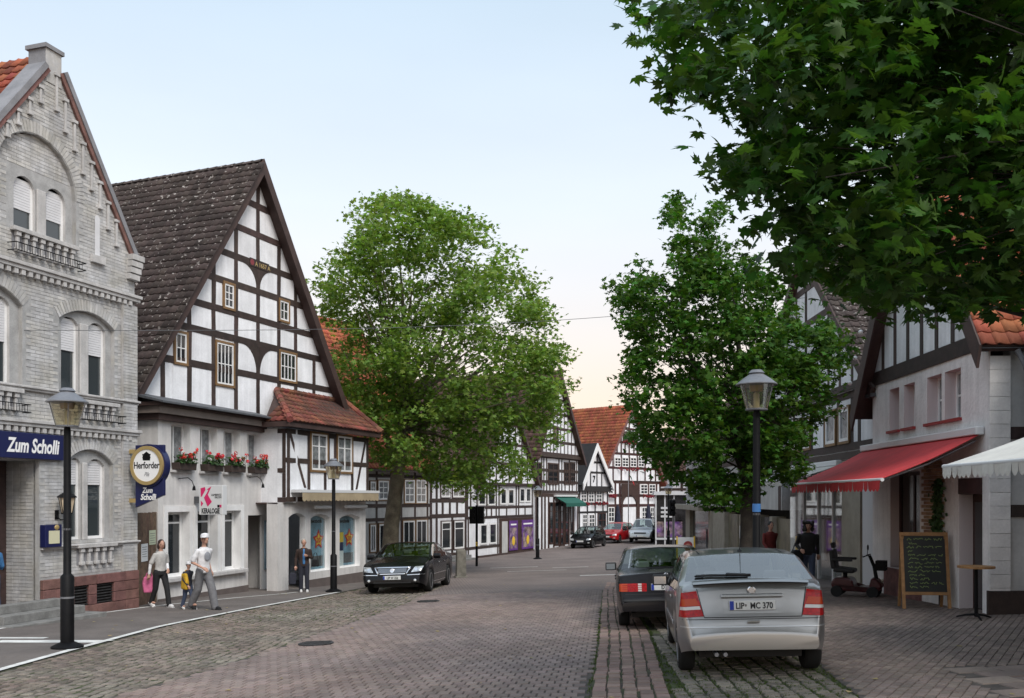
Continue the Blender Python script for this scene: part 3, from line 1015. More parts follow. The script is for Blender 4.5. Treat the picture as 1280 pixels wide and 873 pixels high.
while zz < zR:
    i = 0
    uu = u_min + (BW / 2 if j % 2 else 0)
    while uu < UC - .05:
        x = uu + BW / 2
        if inpoly((x, zz + .04), gcv) and inpoly((x + .1, zz + .1), gcv) and inpoly((x - .1, zz + .1), gcv) and not blocked(x, zz + .035):
            Ts.append(TRS((x, 0, zz + BH / 2), sx=BW - .012, sy=.007 + rnd.uniform(-.003, .003), sz=BH - .011))
        uu += BW
    zz += BH
    j += 1
for x, z_ in NICHE: Ts.append(TRS((x, .10, z_ + BH / 2), sx=BW - .012, sy=.006 + rnd.uniform(-.002, .002), sz=BH - .011))
pieces('brick', bp_, Ts, inn, None, 300, H.world(), 'bricks')
# pilaster at the corner, also of brick
pu0 = H.u(151)
MB().box(pu0, UC + .02, -.07, -.013, z_pl, H.z(168, 384)).build('pilaster', WB, inn)
Ts = []
for k in range(int((H.z(168, 384) - z_pl) / BH)):
    off = 0 if k % 2 else .12
    for q0, q1 in ((pu0, pu0 + .25 + off), (pu0 + .26 + off, UC + .02)):
        if q1 - q0 < .06: continue
        Ts.append(TRS(((q0 + q1) / 2, -.07, z_pl + (k + .5) * BH), sx=q1 - q0 - .012, sy=.01, sz=BH - .011))
pieces('pilaster_brick', bp_, Ts, inn, None, 300, H.world(), 'pilaster_bricks')
# string courses with dentils, sill bands
def course(z, h, d, name, dent=0, us=-.05):
    MB().box(us, UC + .07, -d, -.001, z, z + h * .5).box(us, UC + .1, -d - .04, -.001, z + h * .5, z + h).build(name, TG, inn, bevel=.012)
    if dent:
        for k in range(int(UC / .19)):
            u0 = k * .19
            if u0 < .1: continue
            MB().box(u0, u0 + .1, -d + .02, -.013, z - .11, z - .003).build('dentil', TG, inn)
course(H.z(168, 379), .16, .13, 'cornice', 1)
course(H.z(168, 507), .10, .08, 'sill_band')
course(H.z(168, 546), .15, .12, 'string_course', 1)
course(H.z(168, 680), .09, .08, 'sill_band', 0, door[1] + .02)
# balustrades under the windows, with iron flower guards
def balus(px0, px1, pytop, pybot, n, iron=True):
    u0, u1 = H.u(px0), H.u(px1)
    pc = (px0 + px1) / 2
    z1, z0 = H.z(pc, pytop), H.z(pc, pybot)
    e = MB().box(u0, u1, -.016, -.013, z0, z1).build('balustrade', MATS['coping_grey'], inn)
    MB().box(u0 - .05, u1 + .05, -.14, -.017, z1, z1 + .09).build('rail', TG, e, bevel=.01)
    for k in range(n):
        x = u0 + (u1 - u0) * (k + .5) / n
        q = MB().box(x - .06, x + .06, -.11, -.017, z1 - .1, z1 - .002).box(x - .035, x + .035, -.085, -.017, z0 + .08, z1 - .1).box(x - .06, x + .06, -.11, -.017, z0, z0 + .08)
        q.build('baluster', TG, e, bevel=.012)
    if iron:
        q = MB()
        for zz in (z0 - .02, z0 + .14):
            q.tube((u0 - .1, -.24, zz), (u1 + .12, -.24, zz), .011, n=6)
        for k in range(int((u1 - u0) / .07) + 3):
            x = u0 - .1 + k * .07
            q.tube((x, -.24, z0 - .02), (x, -.24, z0 + .14), .006, n=5)
        for x in (u0 - .1, u1 + .12):
            q.tube((x, -.24, z0 - .02), (x, 0, z0 - .02), .011, n=6).tube((x, -.24, z0 + .14), (x, 0, z0 + .14), .011, n=6)
        q.build('iron_guard', MATS['black_metal'], inn)
balus(14, 92, 301, 325, 8)
balus(97, 143, 507, 526, 5)
balus(-40, 22, 488, 511, 6)
balus(95, 140, 684, 705, 5, False)
# corbelled ornaments stepping up the gable
orn = [(68, 71, 92, 140), (78, 83, 124, 167), (90, 94, 151, 190), (100, 105, 178, 219), (111, 116, 202, 239), (122, 126, 227, 262), (132, 136, 252, 288), (142, 147, 275, 309),
       (47, 52, 107, 130), (33, 39, 122, 144), (18, 25, 136, 157), (4, 11, 150, 172)]
for x0, x1, y0, y1 in orn:
    u = H.u((x0 + x1) / 2)
    za, zb_ = H.z((x0 + x1) / 2, y1), H.z((x0 + x1) / 2, y0)
    MB().box(u - .065, u + .065, -.075, -.008, za, za + .07).box(u - .03, u + .03, -.05, -.008, za + .07, zb_ - .07).box(u - .075, u + .075, -.07, -.008, zb_ - .07, zb_).build('corbel', TG, inn, bevel=.008)
nu0, nu1 = H.u(118), H.u(124)
MB().prism(arch(nu0, nu1, H.z(121, 322), H.z(121, 275), .1), -.016, -.0135).build('blind_niche', MATS['shutter_white'], inn)
MB().box(nu0 - .15, nu1 + .1, -.1, -.013, H.z(121, 330), H.z(121, 321)).build('niche_sill', TG, inn)
for k in range(4):
    MB().box(UC - .3 + k * .02, UC + .06 + k * .035, -.12 - k * .02, .3, H.z(168, 352) + k * .16, H.z(168, 352) + k * .16 + .14).build('kneeler', TG, inn, bevel=.01)
# parapet coping, cap block and roof behind
for (a, b_) in (((UC + .1, z_eave - .1), (uR, zR)), ((uL, zL), (0, zL - 1.33 * uL))):
    d = Vector((b_[0] - a[0], b_[1] - a[1])).normalized()
    nn = Vector((-d.y, d.x))
    if nn.y < 0: nn = -nn
    MB().prism([a, b_, (b_[0] + nn.x * .12, b_[1] + nn.y * .12), (a[0] + nn.x * .12, a[1] + nn.y * .12)], -.1, .42).build('coping', MATS['coping_grey'], inn)
    MB().prism([(a[0] - nn.x * .1, a[1] - nn.y * .1), (b_[0] - nn.x * .1, b_[1] - nn.y * .1), (b_[0], b_[1] - .002), (a[0], a[1] - .002)], -.07, -.013).build('coping_edge', MATS['sandstone_red'], inn)
zt = H.z(75, 70)
MB().box(uL, uR, -.02, .47, zL - .3, zt).build('cap_block', WB, inn)
MB().box(uL - .05, uR + .05, -.06, .52, zt, zt + .09).build('cap_stone', MATS['coping_grey'], inn)
MB().box(uL - .004, uL, -.0, .47, zL - .3, zt).build('cap_side', MATS['coping_grey'], inn)
rt = tile_proto('roof_tile', MATS['red_tile'])
ua = (uL + uR) / 2
gable_roof(inn, H, (-.4, zL - 1.33 * (uL + .4) - .15), (ua, zL + .1), (UC + .2, z_eave - .35), .43, 9.5, MATS['red_tile'], tile=rt, visible='L', n_ind=120)
MB().box(0.01, UC, 9.3, 9.4, -.5, z_eave).box(UC - .05, UC, .02, 9.3, -.5, z_eave).box(0, .05, .02, 9.3, -.5, z_eave).build('side_walls', WM, inn)
# red sandstone plinth in blocks, with cellar vents
SR = MATS['sandstone_red']
vents = [(H.u(89), H.u(107)), (H.u(117), H.u(138))]
zv0, zv1 = H.z(110, 756), H.z(110, 731)
zr_ = [-.5, zv0, (zv0 + zv1) / 2, zv1, z_pl]
us = [door[1], H.u(66), vents[0][0], vents[0][1], vents[1][0], vents[1][1], H.u(153), UC + .05]
for k in range(4):
    for i in range(len(us) - 1):
        if (us[i], us[i + 1]) in vents and k in (1, 2): continue
        if k == 3:
            if i % 2: continue
            u1_ = us[min(i + 2, len(us) - 1)]
        else: u1_ = us[i + 1]
        MB().box(us[i] + .005, u1_ - .005, -.1 - rnd.uniform(0, .012), -.013, zr_[k] + .004, zr_[k + 1] - .006).build('plinth_block', SR, inn, bevel=.012)
MB().box(.2, door[0], -.1, -.013, -.5, z_pl).build('plinth_block', SR, inn, bevel=.012)
for a, c in vents:
    e = MB().box(a, c, -.02, -.013, zv0, zv1).build('cellar_vent', MATS['dark_void'], inn)
    for k in range(7):
        zz = zv0 + (zv1 - zv0) * (k + .5) / 7
        MB().box(a, c, -.06, -.03, zz - .012, zz + .012).build('louvre', MATS['cast_iron'], e)
MB().box(UC - .2, UC + .02, -.022, .02, -.5, z_eave).build('corner', WB, inn) if False else None
# sign board over the door, lettering
MB().box(H.u(-30), H.u(77), -.10, -.02, H.z(38, 574), H.z(38, 542)).build('sign_board', MATS['sign_blue'], inn, bevel=.01)
sz = (H.z(38, 545) - H.z(38, 571))
text('lettering', 'Zum Scholli', inn, (H.u(4), -.104, H.z(38, 566)), sz * .93, MATS['sign_white'], shear=.2, bold=.012, sx=.69)
# entrance steps
st = empty('entrance_steps', (0, 0, 0), 0, 'grey stone steps up to the inn door', 'steps')
st.location = (*H.at(H.u(30)), zg(*H.at(H.u(30))))
st.rotation_euler = (0, 0, H.rz)
for k in range(3):
    MB().box(-1.3 + .1 * k, 1.25 - .28 * k, -1.05 + .33 * k, -.12, -.1 + .17 * k, .075 + .17 * k).build('step', MATS['step_stone'], st, bevel=.015)
# brewery sign hanging from the corner, across the footway
us_ = UC - .28
sg = empty('brewery_sign', (*H.at(us_, -.1), H.zb), H.rz, 'round illuminated brewery sign with crest on blue panel at the inn corner', 'sign')
zc = H.z(168, 583)
MB().box(.05, .07, -.95, -.12, zc - .98, zc + .5).build('blue_panel', MATS['sign_blue'], sg) if False else None
b = MB()
b.prism([(-.98, zc - .72), (-.16, zc - 1.02), (-.16, zc + .5), (-.98, zc + .5)], 0, .09, axis='x')
b.build('blue_panel', MATS['sign_blue'], sg, bevel=.01)
def disc(name, r0, r1, x0, x1, m, n=32, cy=-.56):
    q = MB()
    vs = [(x, cy + r * math.cos(2 * math.pi * i / n), zc + r * math.sin(2 * math.pi * i / n)) for x, r in ((x0, r0), (x0, r1), (x1, r1), (x1, r0)) for i in range(n)]
    q.add(vs, [(j * n + i, j * n + (i + 1) % n, ((j + 1) % 4) * n + (i + 1) % n, ((j + 1) % 4) * n + i) for j in range(4) for i in range(n)])
    return q.build(name, m, sg, smooth=True)
disc('blue_rim', .46, .52, -.04, .14, MATS['sign_blue'])
disc('gold_rim', .39, .475, -.10, -.02, MATS['gold'])
disc('white_face', .001, .40, -.085, -.03, MATS['sign_white'])
disc('white_face', .001, .40, .12, .14, MATS['sign_white'])
rot_sign = (R(90), 0, -R(90))
text('lettering', 'Herforder', sg, (-.088, -.56, zc - .07), .225, MATS['black_metal'], rot_sign, 0, .004, align='CENTER', sx=.8)
text('lettering', 'Pils', sg, (-.088, -.56, zc - .26), .14, MATS['grey_metal'], rot_sign, .5, 0, align='CENTER', sx=.8)
text('lettering', 'Zum', sg, (-.004, -.52, zc - .66), .18, MATS['sign_white'], rot_sign, .2, .006, align='CENTER', sx=.85)
text('lettering', 'Scholli', sg, (-.004, -.54, zc - .83), .2, MATS['sign_white'], rot_sign, .2, .006, align='CENTER', sx=.85)
q = MB()
q.prism([(-.66, zc + .12), (-.46, zc + .12), (-.44, zc + .2), (-.5, zc + .3), (-.56, zc + .33), (-.62, zc + .3), (-.68, zc + .2)], -.089, -.0855, axis='x')
for k in (-.1, 0, .1): q.box(-.089, -.0855, -.58 + k, -.54 + k, zc + .24, zc + .33 - abs(k) * .5)
q.build('crest', MATS['black_metal'], sg)
for k_ in (-.9, .3): MB().box(.0, .05, -.17, .1, zc + k_, zc + k_ + .1).build('bracket', MATS['gold'], sg)
# wall lantern and menu box beside the door
ln = empty('wall_lantern', (*H.at(H.u(70), 0), H.zb), H.rz, 'small pink glazed wall lantern beside the inn door', 'lantern')
zl = H.z(66, 641)
q = MB()
vs = []
for r, z in ((.11, zl), (.17, zl + .33)):
    for i in range(6): vs.append((r * math.cos(i * math.pi / 3), -.3 + r * math.sin(i * math.pi / 3), z))
q.add(vs, [(i, (i + 1) % 6, (i + 1) % 6 + 6, i + 6) for i in range(6)])
q.build('lantern_glass', MATS['lantern_glass'], ln)
q = MB().lathe([(.21, zl + .33), (.2, zl + .36), (.05, zl + .46), (.02, zl + .5), (0, zl + .5)], 6, (0, -.3, 0)).lathe([(0, zl - .05), (.12, zl - .03), (.12, zl)], 6, (0, -.3, 0))
for i in range(6):
    a = i * math.pi / 3
    q.tube((.11 * math.cos(a), -.3 + .11 * math.sin(a), zl), (.17 * math.cos(a), -.3 + .17 * math.sin(a), zl + .33), .009, n=5)
q.path([(0, -.3, zl - .05), (0, -.28, zl - .14), (0, -.12, zl - .16), (0, -.013, zl - .06)], [.014] * 4, 6)
q.box(-.05, .05, -.03, -.013, zl - .15, zl + .05)
q.build('iron_frame', MATS['black_metal'], ln)
mb_ = empty('menu_box', (*H.at(H.u(60), 0), H.zb), H.rz, 'blue menu display box with yellow light on the inn wall', 'menu box')
z0, z1 = H.z(61, 684), H.z(61, 656)
MB().box(-.24, .22, -.17, -.013, z0, z1).build('case', MATS['sign_blue'], mb_, bevel=.01)
mat('menu_paper', (.62, .60, .42), .5)
MB().box(-.15, .15, -.176, -.171, z0 + .08, z1 - .13).build('menu_sheet', MATS['menu_paper'], mb_)
MB().ball((.08, -.17, z1 - .06), (.07, .02, .06)).build('badge', MATS['gold'], mb_, True)
# ================================================================= big half-timbered house with the salon
mat('lichen_tile', (.060, .046, .042), .9, var=.3, noise=.25, nscale=1.5, bump=.3, bscale=70, spots=(8.0, (.40, .38, .36), .645))
mat('hip_tile', (.20, .062, .038), .85, var=.3, noise=.25, nscale=2, bump=.3, bscale=70, c2=(.10, .05, .035), c2scale=1.5, c2amt=.8)
mat('cornice_tan', (.20, .165, .145), .7, noise=.1)
mat('slate', (.085, .09, .10), .6, noise=.2, nscale=6)
mat('soffit_brown', (.055, .032, .028), .7, noise=.2)
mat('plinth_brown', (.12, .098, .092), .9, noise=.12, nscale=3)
mat('fence_wood', (.13, .082, .055), .8, var=.2, noise=.3, nscale=8, bump=.2, bscale=50)
mat('awning_beige', (.36, .29, .19), .85, noise=.1)
mat('display_blue', (.22, .36, .46), .4, noise=.3, nscale=2.5, c2=(.12, .2, .26), c2scale=1.2)
mat('poster_red', (.55, .02, .03), .5)
mat('poster_yellow', (.75, .50, .04), .5)
mat('paper_white', (.72, .73, .74), .7)
mat('paper_green', (.52, .58, .42), .7)
mat('magenta', (.62, .015, .13), .5)
mat('sign_pale', (.66, .67, .68), .45)
mat('teal', (.02, .22, .30), .5)
mat('sill_red_dull', (.22, .04, .05), .7)
clear = glass('clear_glass', (.93, .97, .97), .06)

Gf = Facade(-10.13, 24.9, .4, 1)
Lf = Facade(-9.43, 24.5, .296, 1, Gf.zb)
Bf = Facade(-7.13, 29.0, .365, 1, Gf.zb)
ker = Gf.empty('timber_house', 'tall half-timbered gable house with dark lichen-spotted roof and salon below', 'house')
Gi = Gf.world().inverted()
def use(F): FRAME[ker.name] = Gi @ F.world()
use(Gf)
OV = -.35
apex = (Gf.u(329, OV), Gf.z(329, 199, OV) - .34)
eL, eR = (Gf.u(174, OV), Gf.z(174, 490, OV) - .1), (Gf.u(430, OV), Gf.z(430, 503, OV) - .1)
zb_g = Gf.z(322, 530)
def on_line(p, q, z): return p[0] + (q[0] - p[0]) * (z - p[1]) / (q[1] - p[1])
gconv = [(on_line(apex, eL, zb_g), zb_g), (on_line(apex, eR, zb_g), zb_g), apex]
MB().prism([(p[0], p[1]) for p in gconv], 0, .3).build('wall', MATS['plaster'], ker)
lv = [Gf.z(322, y) for y in (258, 294.7, 331, 365, 400, 430.5, 470.7)]
zt = apex[1]
def row(y): return Gf.z(322, y)
posts = [(Gf.u(322), zb_g, zt), (Gf.u(348), zb_g, row(280)), (Gf.u(294.5), zb_g, row(280)), (Gf.u(369), zb_g, row(340)), (Gf.u(266.5), zb_g, row(335)),
         (Gf.u(392), zb_g, row(428)), (Gf.u(236), zb_g, row(404)), (Gf.u(409), zb_g, row(480)), (Gf.u(203), zb_g, row(445))]
wins = []
for x0, x1, y0, y1, c, r in ((279.7, 291, 356, 385, 2, 3), (349, 359.6, 377, 401, 2, 2), (218.5, 231.8, 417, 453.6, 2, 2), (270, 290.5, 430, 481, 4, 2), (349.5, 368.7, 442, 476, 4, 2)):
    u0, u1 = Gf.u(x0), Gf.u(x1)
    m = (x0 + x1) / 2
    wins.append((u0, u1, Gf.z(m, y1), Gf.z(m, y0), c, r))
half_timber(ker, gconv, lv, posts, [(a - .1, b_ + .1, c - .1, d + .1) for a, b_, c, d, _, _ in wins], bt=.2, pt=.17, jit=.02)
for u0, u1, z0, z1, c, r in wins:
    window(ker, u0, u1, z0, z1, c, r, -.045, .05, .03, .05, casing=.07, cm='casing_brown', gm='dark_glass')
# curved brackets on the middle post, and the dated plank
uc = Gf.u(322)
for ya, yb in ((331, 365), (430.5, 470.7)):
    za, zb2 = row(yb) + .1, row(ya) - .1
    hw = .78
    pg = [(uc - .085, za)]
    pts = []
    for i in range(9):
        t = i / 8 * math.pi / 2
        pts.append((hw * (1 - math.cos(t)) + .085 * math.cos(t), za + (zb2 - za) * math.sin(t)))
    for s in (-1, 1):
        poly = [(uc + s * .085, za)] + [(uc + s * x, z) for x, z in pts[1:]] + [(uc + s * .085, zb2)]
        if s < 0: poly = poly[::-1]
        MB().prism(poly, -.029, 0).build('bracket', MATS['timber'], ker)
uB = Gf.u(311), Gf.u(335)
MB().box(uB[0], uB[1], -.045, -.031, row(331) - .13, row(331) + .13).build('date_plank', MATS['timber'], ker)
text('lettering', 'A 1657 A', ker, (uB[0] + .26, -.049, row(331) - .08), .2, MATS['gold'], bold=.003, sx=1.0)
MB().lathe([(0, 0), (.08, .004), (.1, 0)], 10).build('rosette', MATS['sill_red_dull'], ker).matrix_local = FRAME[ker.name] @ TRS((uB[0] + .12, -.046, row(331)), rx=R(90))
# roof
lt = tile_proto('roof_tile', MATS['lichen_tile'], .25, .36, .035)
gable_roof(ker, Gf, (eL[0] - .3, eL[1] - .3 * (apex[1] - eL[1]) / (apex[0] - eL[0])), (apex[0], apex[1] + .03), (eR[0] + .1, eR[1] - .2), OV, 11, MATS['soffit_brown'], th=.16,
           tile=lt, visible='L', tw=.25, tl=.285, verge=MATS['soffit_brown'], vw=.16)
rg = MB()
for k in range(32):
    y0 = OV + k * .355
    for i in range(6):
        pass
    vs = []
    for yy, r in ((y0, .15), (y0 + .38, .125)):
        for i in range(7):
            a = math.pi * i / 6
            vs.append((apex[0] + r * math.cos(a), yy, apex[1] + .22 + r * .8 * math.sin(a)))
    o = MB().add(vs, [(i, i + 1, i + 8, i + 7) for i in range(6)]).build('ridge_tile', MATS['lichen_tile'], ker, smooth=True)
zbase = -.6
MB().box(.15, 9.9, 10.6, 10.7, zbase, eL[1]).box(.1, .15, .6, 10.6, zbase, eL[1]).box(9.9, 9.95, .6, 10.6, zbase, eR[1]).build('side_walls', MATS['render_grey'], ker)

# rendered front with shop windows
use(Lf)
RG = MATS['render_grey']
ze = Lf.z(197, 525)
uLe = Lf.u(350)
upw = [(Lf.u(a), Lf.u(c), Lf.z(226, 588), Lf.z(226, 530)) for a, c in ((214, 238), (250, 272), (279.5, 300), (309, 328))]
low = [(Lf.u(a), Lf.u(c), Lf.z(223, 721), Lf.z(223, 640)) for a, c in ((209, 236), (246, 271), (280, 300.5))]
psg = (Lf.u(310), Lf.u(345), -.7, Lf.z(327, 644))
wall('wall', ker, rect(0, uLe, -.7, ze), [rect(*q) for q in upw + low + [psg]], RG, 0, .3, MATS['white_paint'])
MB().box(0.0, .05, .002, 2.6, -.7, ze).build('side_wall', RG, ker)
for q in upw: window(ker, q[0], q[1], q[2], q[3], 2, 1, .24, .06, .05, .05, gm='curtain_glass', sill=.34, sm='trim_grey')
for q in low:
    window(ker, q[0] + .02, q[1] - .02, q[2], q[3], 1, 1, .22, .08, .05, .05, gm='dark_glass', split=(.86,))
    k = .16
    c = MB().box(q[0] - k, q[0], -.03, -.001, q[2], q[3] + k).box(q[1], q[1] + k, -.03, -.001, q[2], q[3] + k).box(q[0], q[1], -.03, -.001, q[3], q[3] + k)
    c.build('window_surround', MATS['white_paint'], ker)
    MB().box(q[0] - k - .05, q[1] + k + .05, -.16, -.001, q[2] - .12, q[2] - .002).build('sill', MATS['trim_grey'], ker, bevel=.02)
MB().box(-.02, psg[0], -.02, -.001, -.7, Lf.z(250, 741)).build('plinth', MATS['plinth_brown'], ker)
# open passage
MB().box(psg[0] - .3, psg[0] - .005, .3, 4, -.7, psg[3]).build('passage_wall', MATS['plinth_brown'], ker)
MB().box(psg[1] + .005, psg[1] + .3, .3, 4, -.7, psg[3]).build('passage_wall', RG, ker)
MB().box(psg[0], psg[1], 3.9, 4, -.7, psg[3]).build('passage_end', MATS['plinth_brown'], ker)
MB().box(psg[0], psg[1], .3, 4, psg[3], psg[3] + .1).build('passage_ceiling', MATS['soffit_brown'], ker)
window(ker, psg[0] + .5, psg[1] - .15, .2, psg[3] - .5, 1, 1, 3.84, .08, .05, .05)
# cornice and slate pent roof
uC1 = Lf.u(329)
for nm, z0, z1, d, m in (('cornice_board', ze, ze + .17, .14, 'soffit_brown'), ('cornice_board', ze + .172, ze + .36, .24, 'cornice_tan'), ('cornice_board', ze + .362, ze + .46, .33, 'soffit_brown')):
    MB().box(-d, uC1, -d, .3, z0, z1).box(-d, .3, .3, 2.6, z0, z1).build(nm, MATS[m], ker)
b = MB()
b.prism([(-.46, ze + .47), (1.3, ze + .9), (1.3, ze + .8), (-.46, ze + .42)], -.4, uC1, axis='x')
b.build('pent_roof', MATS['slate'], ker)
MB().prism([(-.42, ze + .44), (.9, ze + .85), (.9, ze + .8), (-.42, ze + .40)], .0, 2.6).build('pent_roof', MATS['slate'], ker) if False else None
# wall lamps on brackets
for px, py in ((223, 602), (311, 600)):
    u, z = Lf.u(px), Lf.z(px, py)
    q = MB().path([(u, -.01, z + .08), (u + .02, -.3, z + .1), (u + .03, -.42, z), (u, -.5, z - .14)], [.012] * 4, 6).lathe([(.012, -.16), (.035, -.2), (.05, -.3), (0, -.3)], 8, (u, -.5, z + .05))
    q.build('spot_lamp', MATS['black_metal'], ker)

# timbered bay over the arched shop front
SX, SY = Lf.at(Lf.u(328))
Sf = Facade(SX, SY, Bf.X - SX, Bf.Y - SY, Gf.zb)
Slen = math.hypot(Bf.X - SX, Bf.Y - SY)
use(Bf)
ub = Bf.u(460)
zb0, zb1 = Bf.z(400, 628), Bf.z(400, 541)
MB().box(0, ub, 0, 2.5, zb0, zb1).build('bay_wall', MATS['plaster'], ker)
zmid = Bf.z(372, 576)
bw = [(Bf.u(a), Bf.u(c), Bf.z((a + c) / 2, y1), Bf.z((a + c) / 2, y0)) for a, c, y0, y1 in ((388, 407.7, 543, 588), (421, 438.5, 546, 590))]
cb = rect(0, ub, zb0, zb1)
dl = lambda xa, ya, xb, yb, t=.13: [(Bf.u(xa) - t / 2, Bf.z(xa, ya)), (Bf.u(xa) + t / 2, Bf.z(xa, ya)), (Bf.u(xb) + t / 2, Bf.z(xb, yb)), (Bf.u(xb) - t / 2, Bf.z(xb, yb))][::-1]
half_timber(ker, cb, [zb0 + .09, zmid, zb1 - .07], [(.12, zb0, zb1), (Bf.u(385.5), zb0, zb1), (Bf.u(410), zmid, zb1), (Bf.u(418.5), zmid, zb1), (Bf.u(406), zb0, zmid), (Bf.u(439.8), zb0, zb1), (ub - .08, zb0, zb1)],
            [(a - .08, b_ + .08, c - .08, d + .08) for a, b_, c, d in bw], bt=.15, pt=.15,
            braces=[dl(362, 541, 381, 610), dl(457, 548, 445, 612)])
for q in bw: window(ker, *q, 2, 2, -.05, .06, .035, .05, split=(.68,), mull=.07, casing=.07, cm='casing_brown', gm='curtain_glass')
# lower shop front
zl1 = zb0
ar = [(Bf.u(364), Bf.u(385), -.7, Bf.z(375, 647), .14), (Bf.u(391.5), Bf.u(416), Bf.z(404, 714), Bf.z(404, 648), .14), (Bf.u(427.6), Bf.u(453), Bf.z(440, 709), Bf.z(440, 648), .14)]
wall('shop_wall', ker, rect(-.05, ub, -.7, zl1), [arch(*a) for a in ar], RG, .1, .22, MATS['white_paint'])
MB().box(Bf.u(347, .1), -.052, .1, .5, -.7, zl1).build('pillar', RG, ker)
MB().box(Bf.u(347, .1), 0, .101, 1.3, zl1 - .05, zl1 - .002).build('bay_soffit', MATS['soffit_brown'], ker)
MB().box(ub - .05, ub, .101, 3, -.7, zl1).build('side_wall', RG, ker)
MB().box(ar[0][1] + .02, ub + .01, .08, .099, -.7, Bf.z(430, 719)).build('plinth', MATS['plinth_brown'], ker)
def star(F, u, y, z, r, parent, m, n=5):
    pg = []
    for i in range(10):
        a = math.pi / 2 + i * math.pi / 5
        rr = r if i % 2 == 0 else r * .52
        pg.append((u + rr * math.cos(a), z + rr * math.sin(a)))
    return MB().prism(pg, y, y + .004).build('star_poster', m, parent)
for k, a in enumerate(ar):
    u0, u1, z0, zs, rise = a
    if k == 0:
        MB().box(u0 - .05, u1 + .35, 1.1, 1.15, -.7, zs + .4).build('shop_inner_wall', RG, ker)
        z0 = Bf.z(375, 712)
        yq = 1.0
        u0 += .1
        u1 += .2
        outl = rect(u0, u1, z0, zs - .1)
    else:
        yq = .26
        outl = arch(*a)
    sh = MB().prism(outl, yq + .06, yq + .08).build('shop_window', MATS['display_blue'], ker)
    cm_ = ((u0 + u1) / 2, (z0 + zs) / 2)
    inn_ = [(cm_[0] + (x - cm_[0]) * .88, cm_[1] + (z - cm_[1]) * .94) for x, z in outl]
    fr = MB()
    n = len(outl)
    vs = [(x, yq, z) for x, z in outl] + [(x, yq, z) for x, z in inn_] + [(x, yq + .06, z) for x, z in inn_]
    fr.add(vs, [(i, (i + 1) % n, (i + 1) % n + n, i + n) for i in range(n)] + [(i + n, (i + 1) % n + n, (i + 1) % n + 2 * n, i + 2 * n) for i in range(n)])
    fr.build('frame', MATS['white_paint'], sh)
    MB().prism(inn_, yq + .02, yq + .03).build('pane', clear, sh)
    MB().box(u0 + .14, u1 - .14, yq + .052, yq + .058, z0 + .14, z0 + .5).build('poster_strip', MATS['teal'] if k == 0 else MATS['slate'], sh)
    us_c = u1 - .42 if k else u1 - .3
    st1 = star(Bf, us_c, yq + .044, (z0 + zs) / 2 + .15, .36, sh, MATS['poster_red'])
    star(Bf, us_c, yq + .038, (z0 + zs) / 2 + .15, .24, sh, MATS['poster_yellow'])
    text('lettering', '20', sh, (us_c - .02, yq + .035, (z0 + zs) / 2 + .06), .24, MATS['poster_red'], align='CENTER', bold=.006)
    text('lettering', 'swoboda', sh, (u0 + .34, yq + .05, zs - .16), .2, MATS['black_metal'], bold=.004, sx=.95)
    MB().box(u0 + .16, u0 + .3, yq + .05, yq + .056, zs - .17, zs - .02).build('logo_square', MATS['teal'], sh)
    if k == 2:
        MB().box(u0 + .12, u0 + .62, yq + .05, yq + .056, zs - .85, zs - .5).build('poster', MATS['poster_yellow'], sh)
        MB().box(u0 + .12, u0 + .6, yq + .05, yq + .056, zs - 1.15, zs - .86).build('poster', MATS['sign_blue'], sh)
        MB().box(u0 + .12, u0 + .62, yq + .05, yq + .056, zs - 1.8, zs - 1.16).build('poster', MATS['paper_white'], sh)
# folded striped awning along the bay
za = Bf.z(400, 615)
MB().box(.25, ub + .12, -.42, -.034, za - .03, za + .06).build('awning_cover', MATS['sign_pale'], ker)
b = MB()
nsc = 22
for k in range(nsc):
    a = .3 + (ub - .25) * k / nsc
    d = (ub - .25) / nsc
    b.add([(a, -.41, za - .032), (a + d, -.41, za - .032), (a + d, -.42, za - .27), (a + d * .75, -.42, za - .31), (a + d * .5, -.42, za - .32), (a + d * .25, -.42, za - .31), (a, -.42, za - .27)], [(0, 1, 2, 3, 4, 5, 6)])
b.build('awning_valance', MATS['awning_beige'], ker)
for u0, u1 in ((Bf.u(391), Bf.u(414)), (Bf.u(429), Bf.u(455))):
    MB().tube((u0, -.1, Bf.z(404, 634)), (u1, -.1, Bf.z(404, 634)), .06, n=10).build('tube_light', MATS['sign_pale'], ker)
# side of the bay
use(Sf)
half_timber(ker, rect(0, Slen, zb0, zb1), [zb0 + .09, Sf.z(340, 589), zb1 - .07], [(.1, zb0, zb1), (Slen * .62, Sf.z(340, 589), zb1), (Slen - .06, zb0, zb1)], bt=.15, pt=.12)
MB().box(0, Slen - .02, .001, .6, zb0, zb1).build('bay_wall', MATS['plaster'], ker)
# hipped tile roof of the bay
use(Bf)
Bi = Bf.world().inverted()
def to_b(F, u, z, v=0): return Bi @ Vector((*F.at(u, v), z + F.zb))
A_ = to_b(Gf, *Gf.p(345, 489))
C_ = to_b(Gf, *Gf.p(432, 500))
C_.z = A_.z
zE = Bf.z(358, 527) - .02
E1, E2 = Vector((-.33, -.38, zE)), Vector((ub + .38, -.38, zE))
bk = to_b(Lf, Lf.u(324), zE, -.25)
E0 = Vector((bk.x - .1, bk.y, zE))
E3 = Vector((ub + .38, 2.6, zE))
b = MB()
b.add([E0, E1, E2, E3, A_, C_], [(0, 1, 4), (1, 2, 5, 4), (2, 3, 5), (0, 3, 2, 1)])
ro = b.build('bay_roof', MATS['soffit_brown'], ker)
MB().box(E1.x + .02, E2.x - .02, -.34, -.2, zE - .16, zE - .002).build('eaves_board', MATS['soffit_brown'], ker)
MB().box(E1.x + .02, .0, -.2, .9, zE - .16, zE - .002).build('eaves_board', MATS['soffit_brown'], ker)
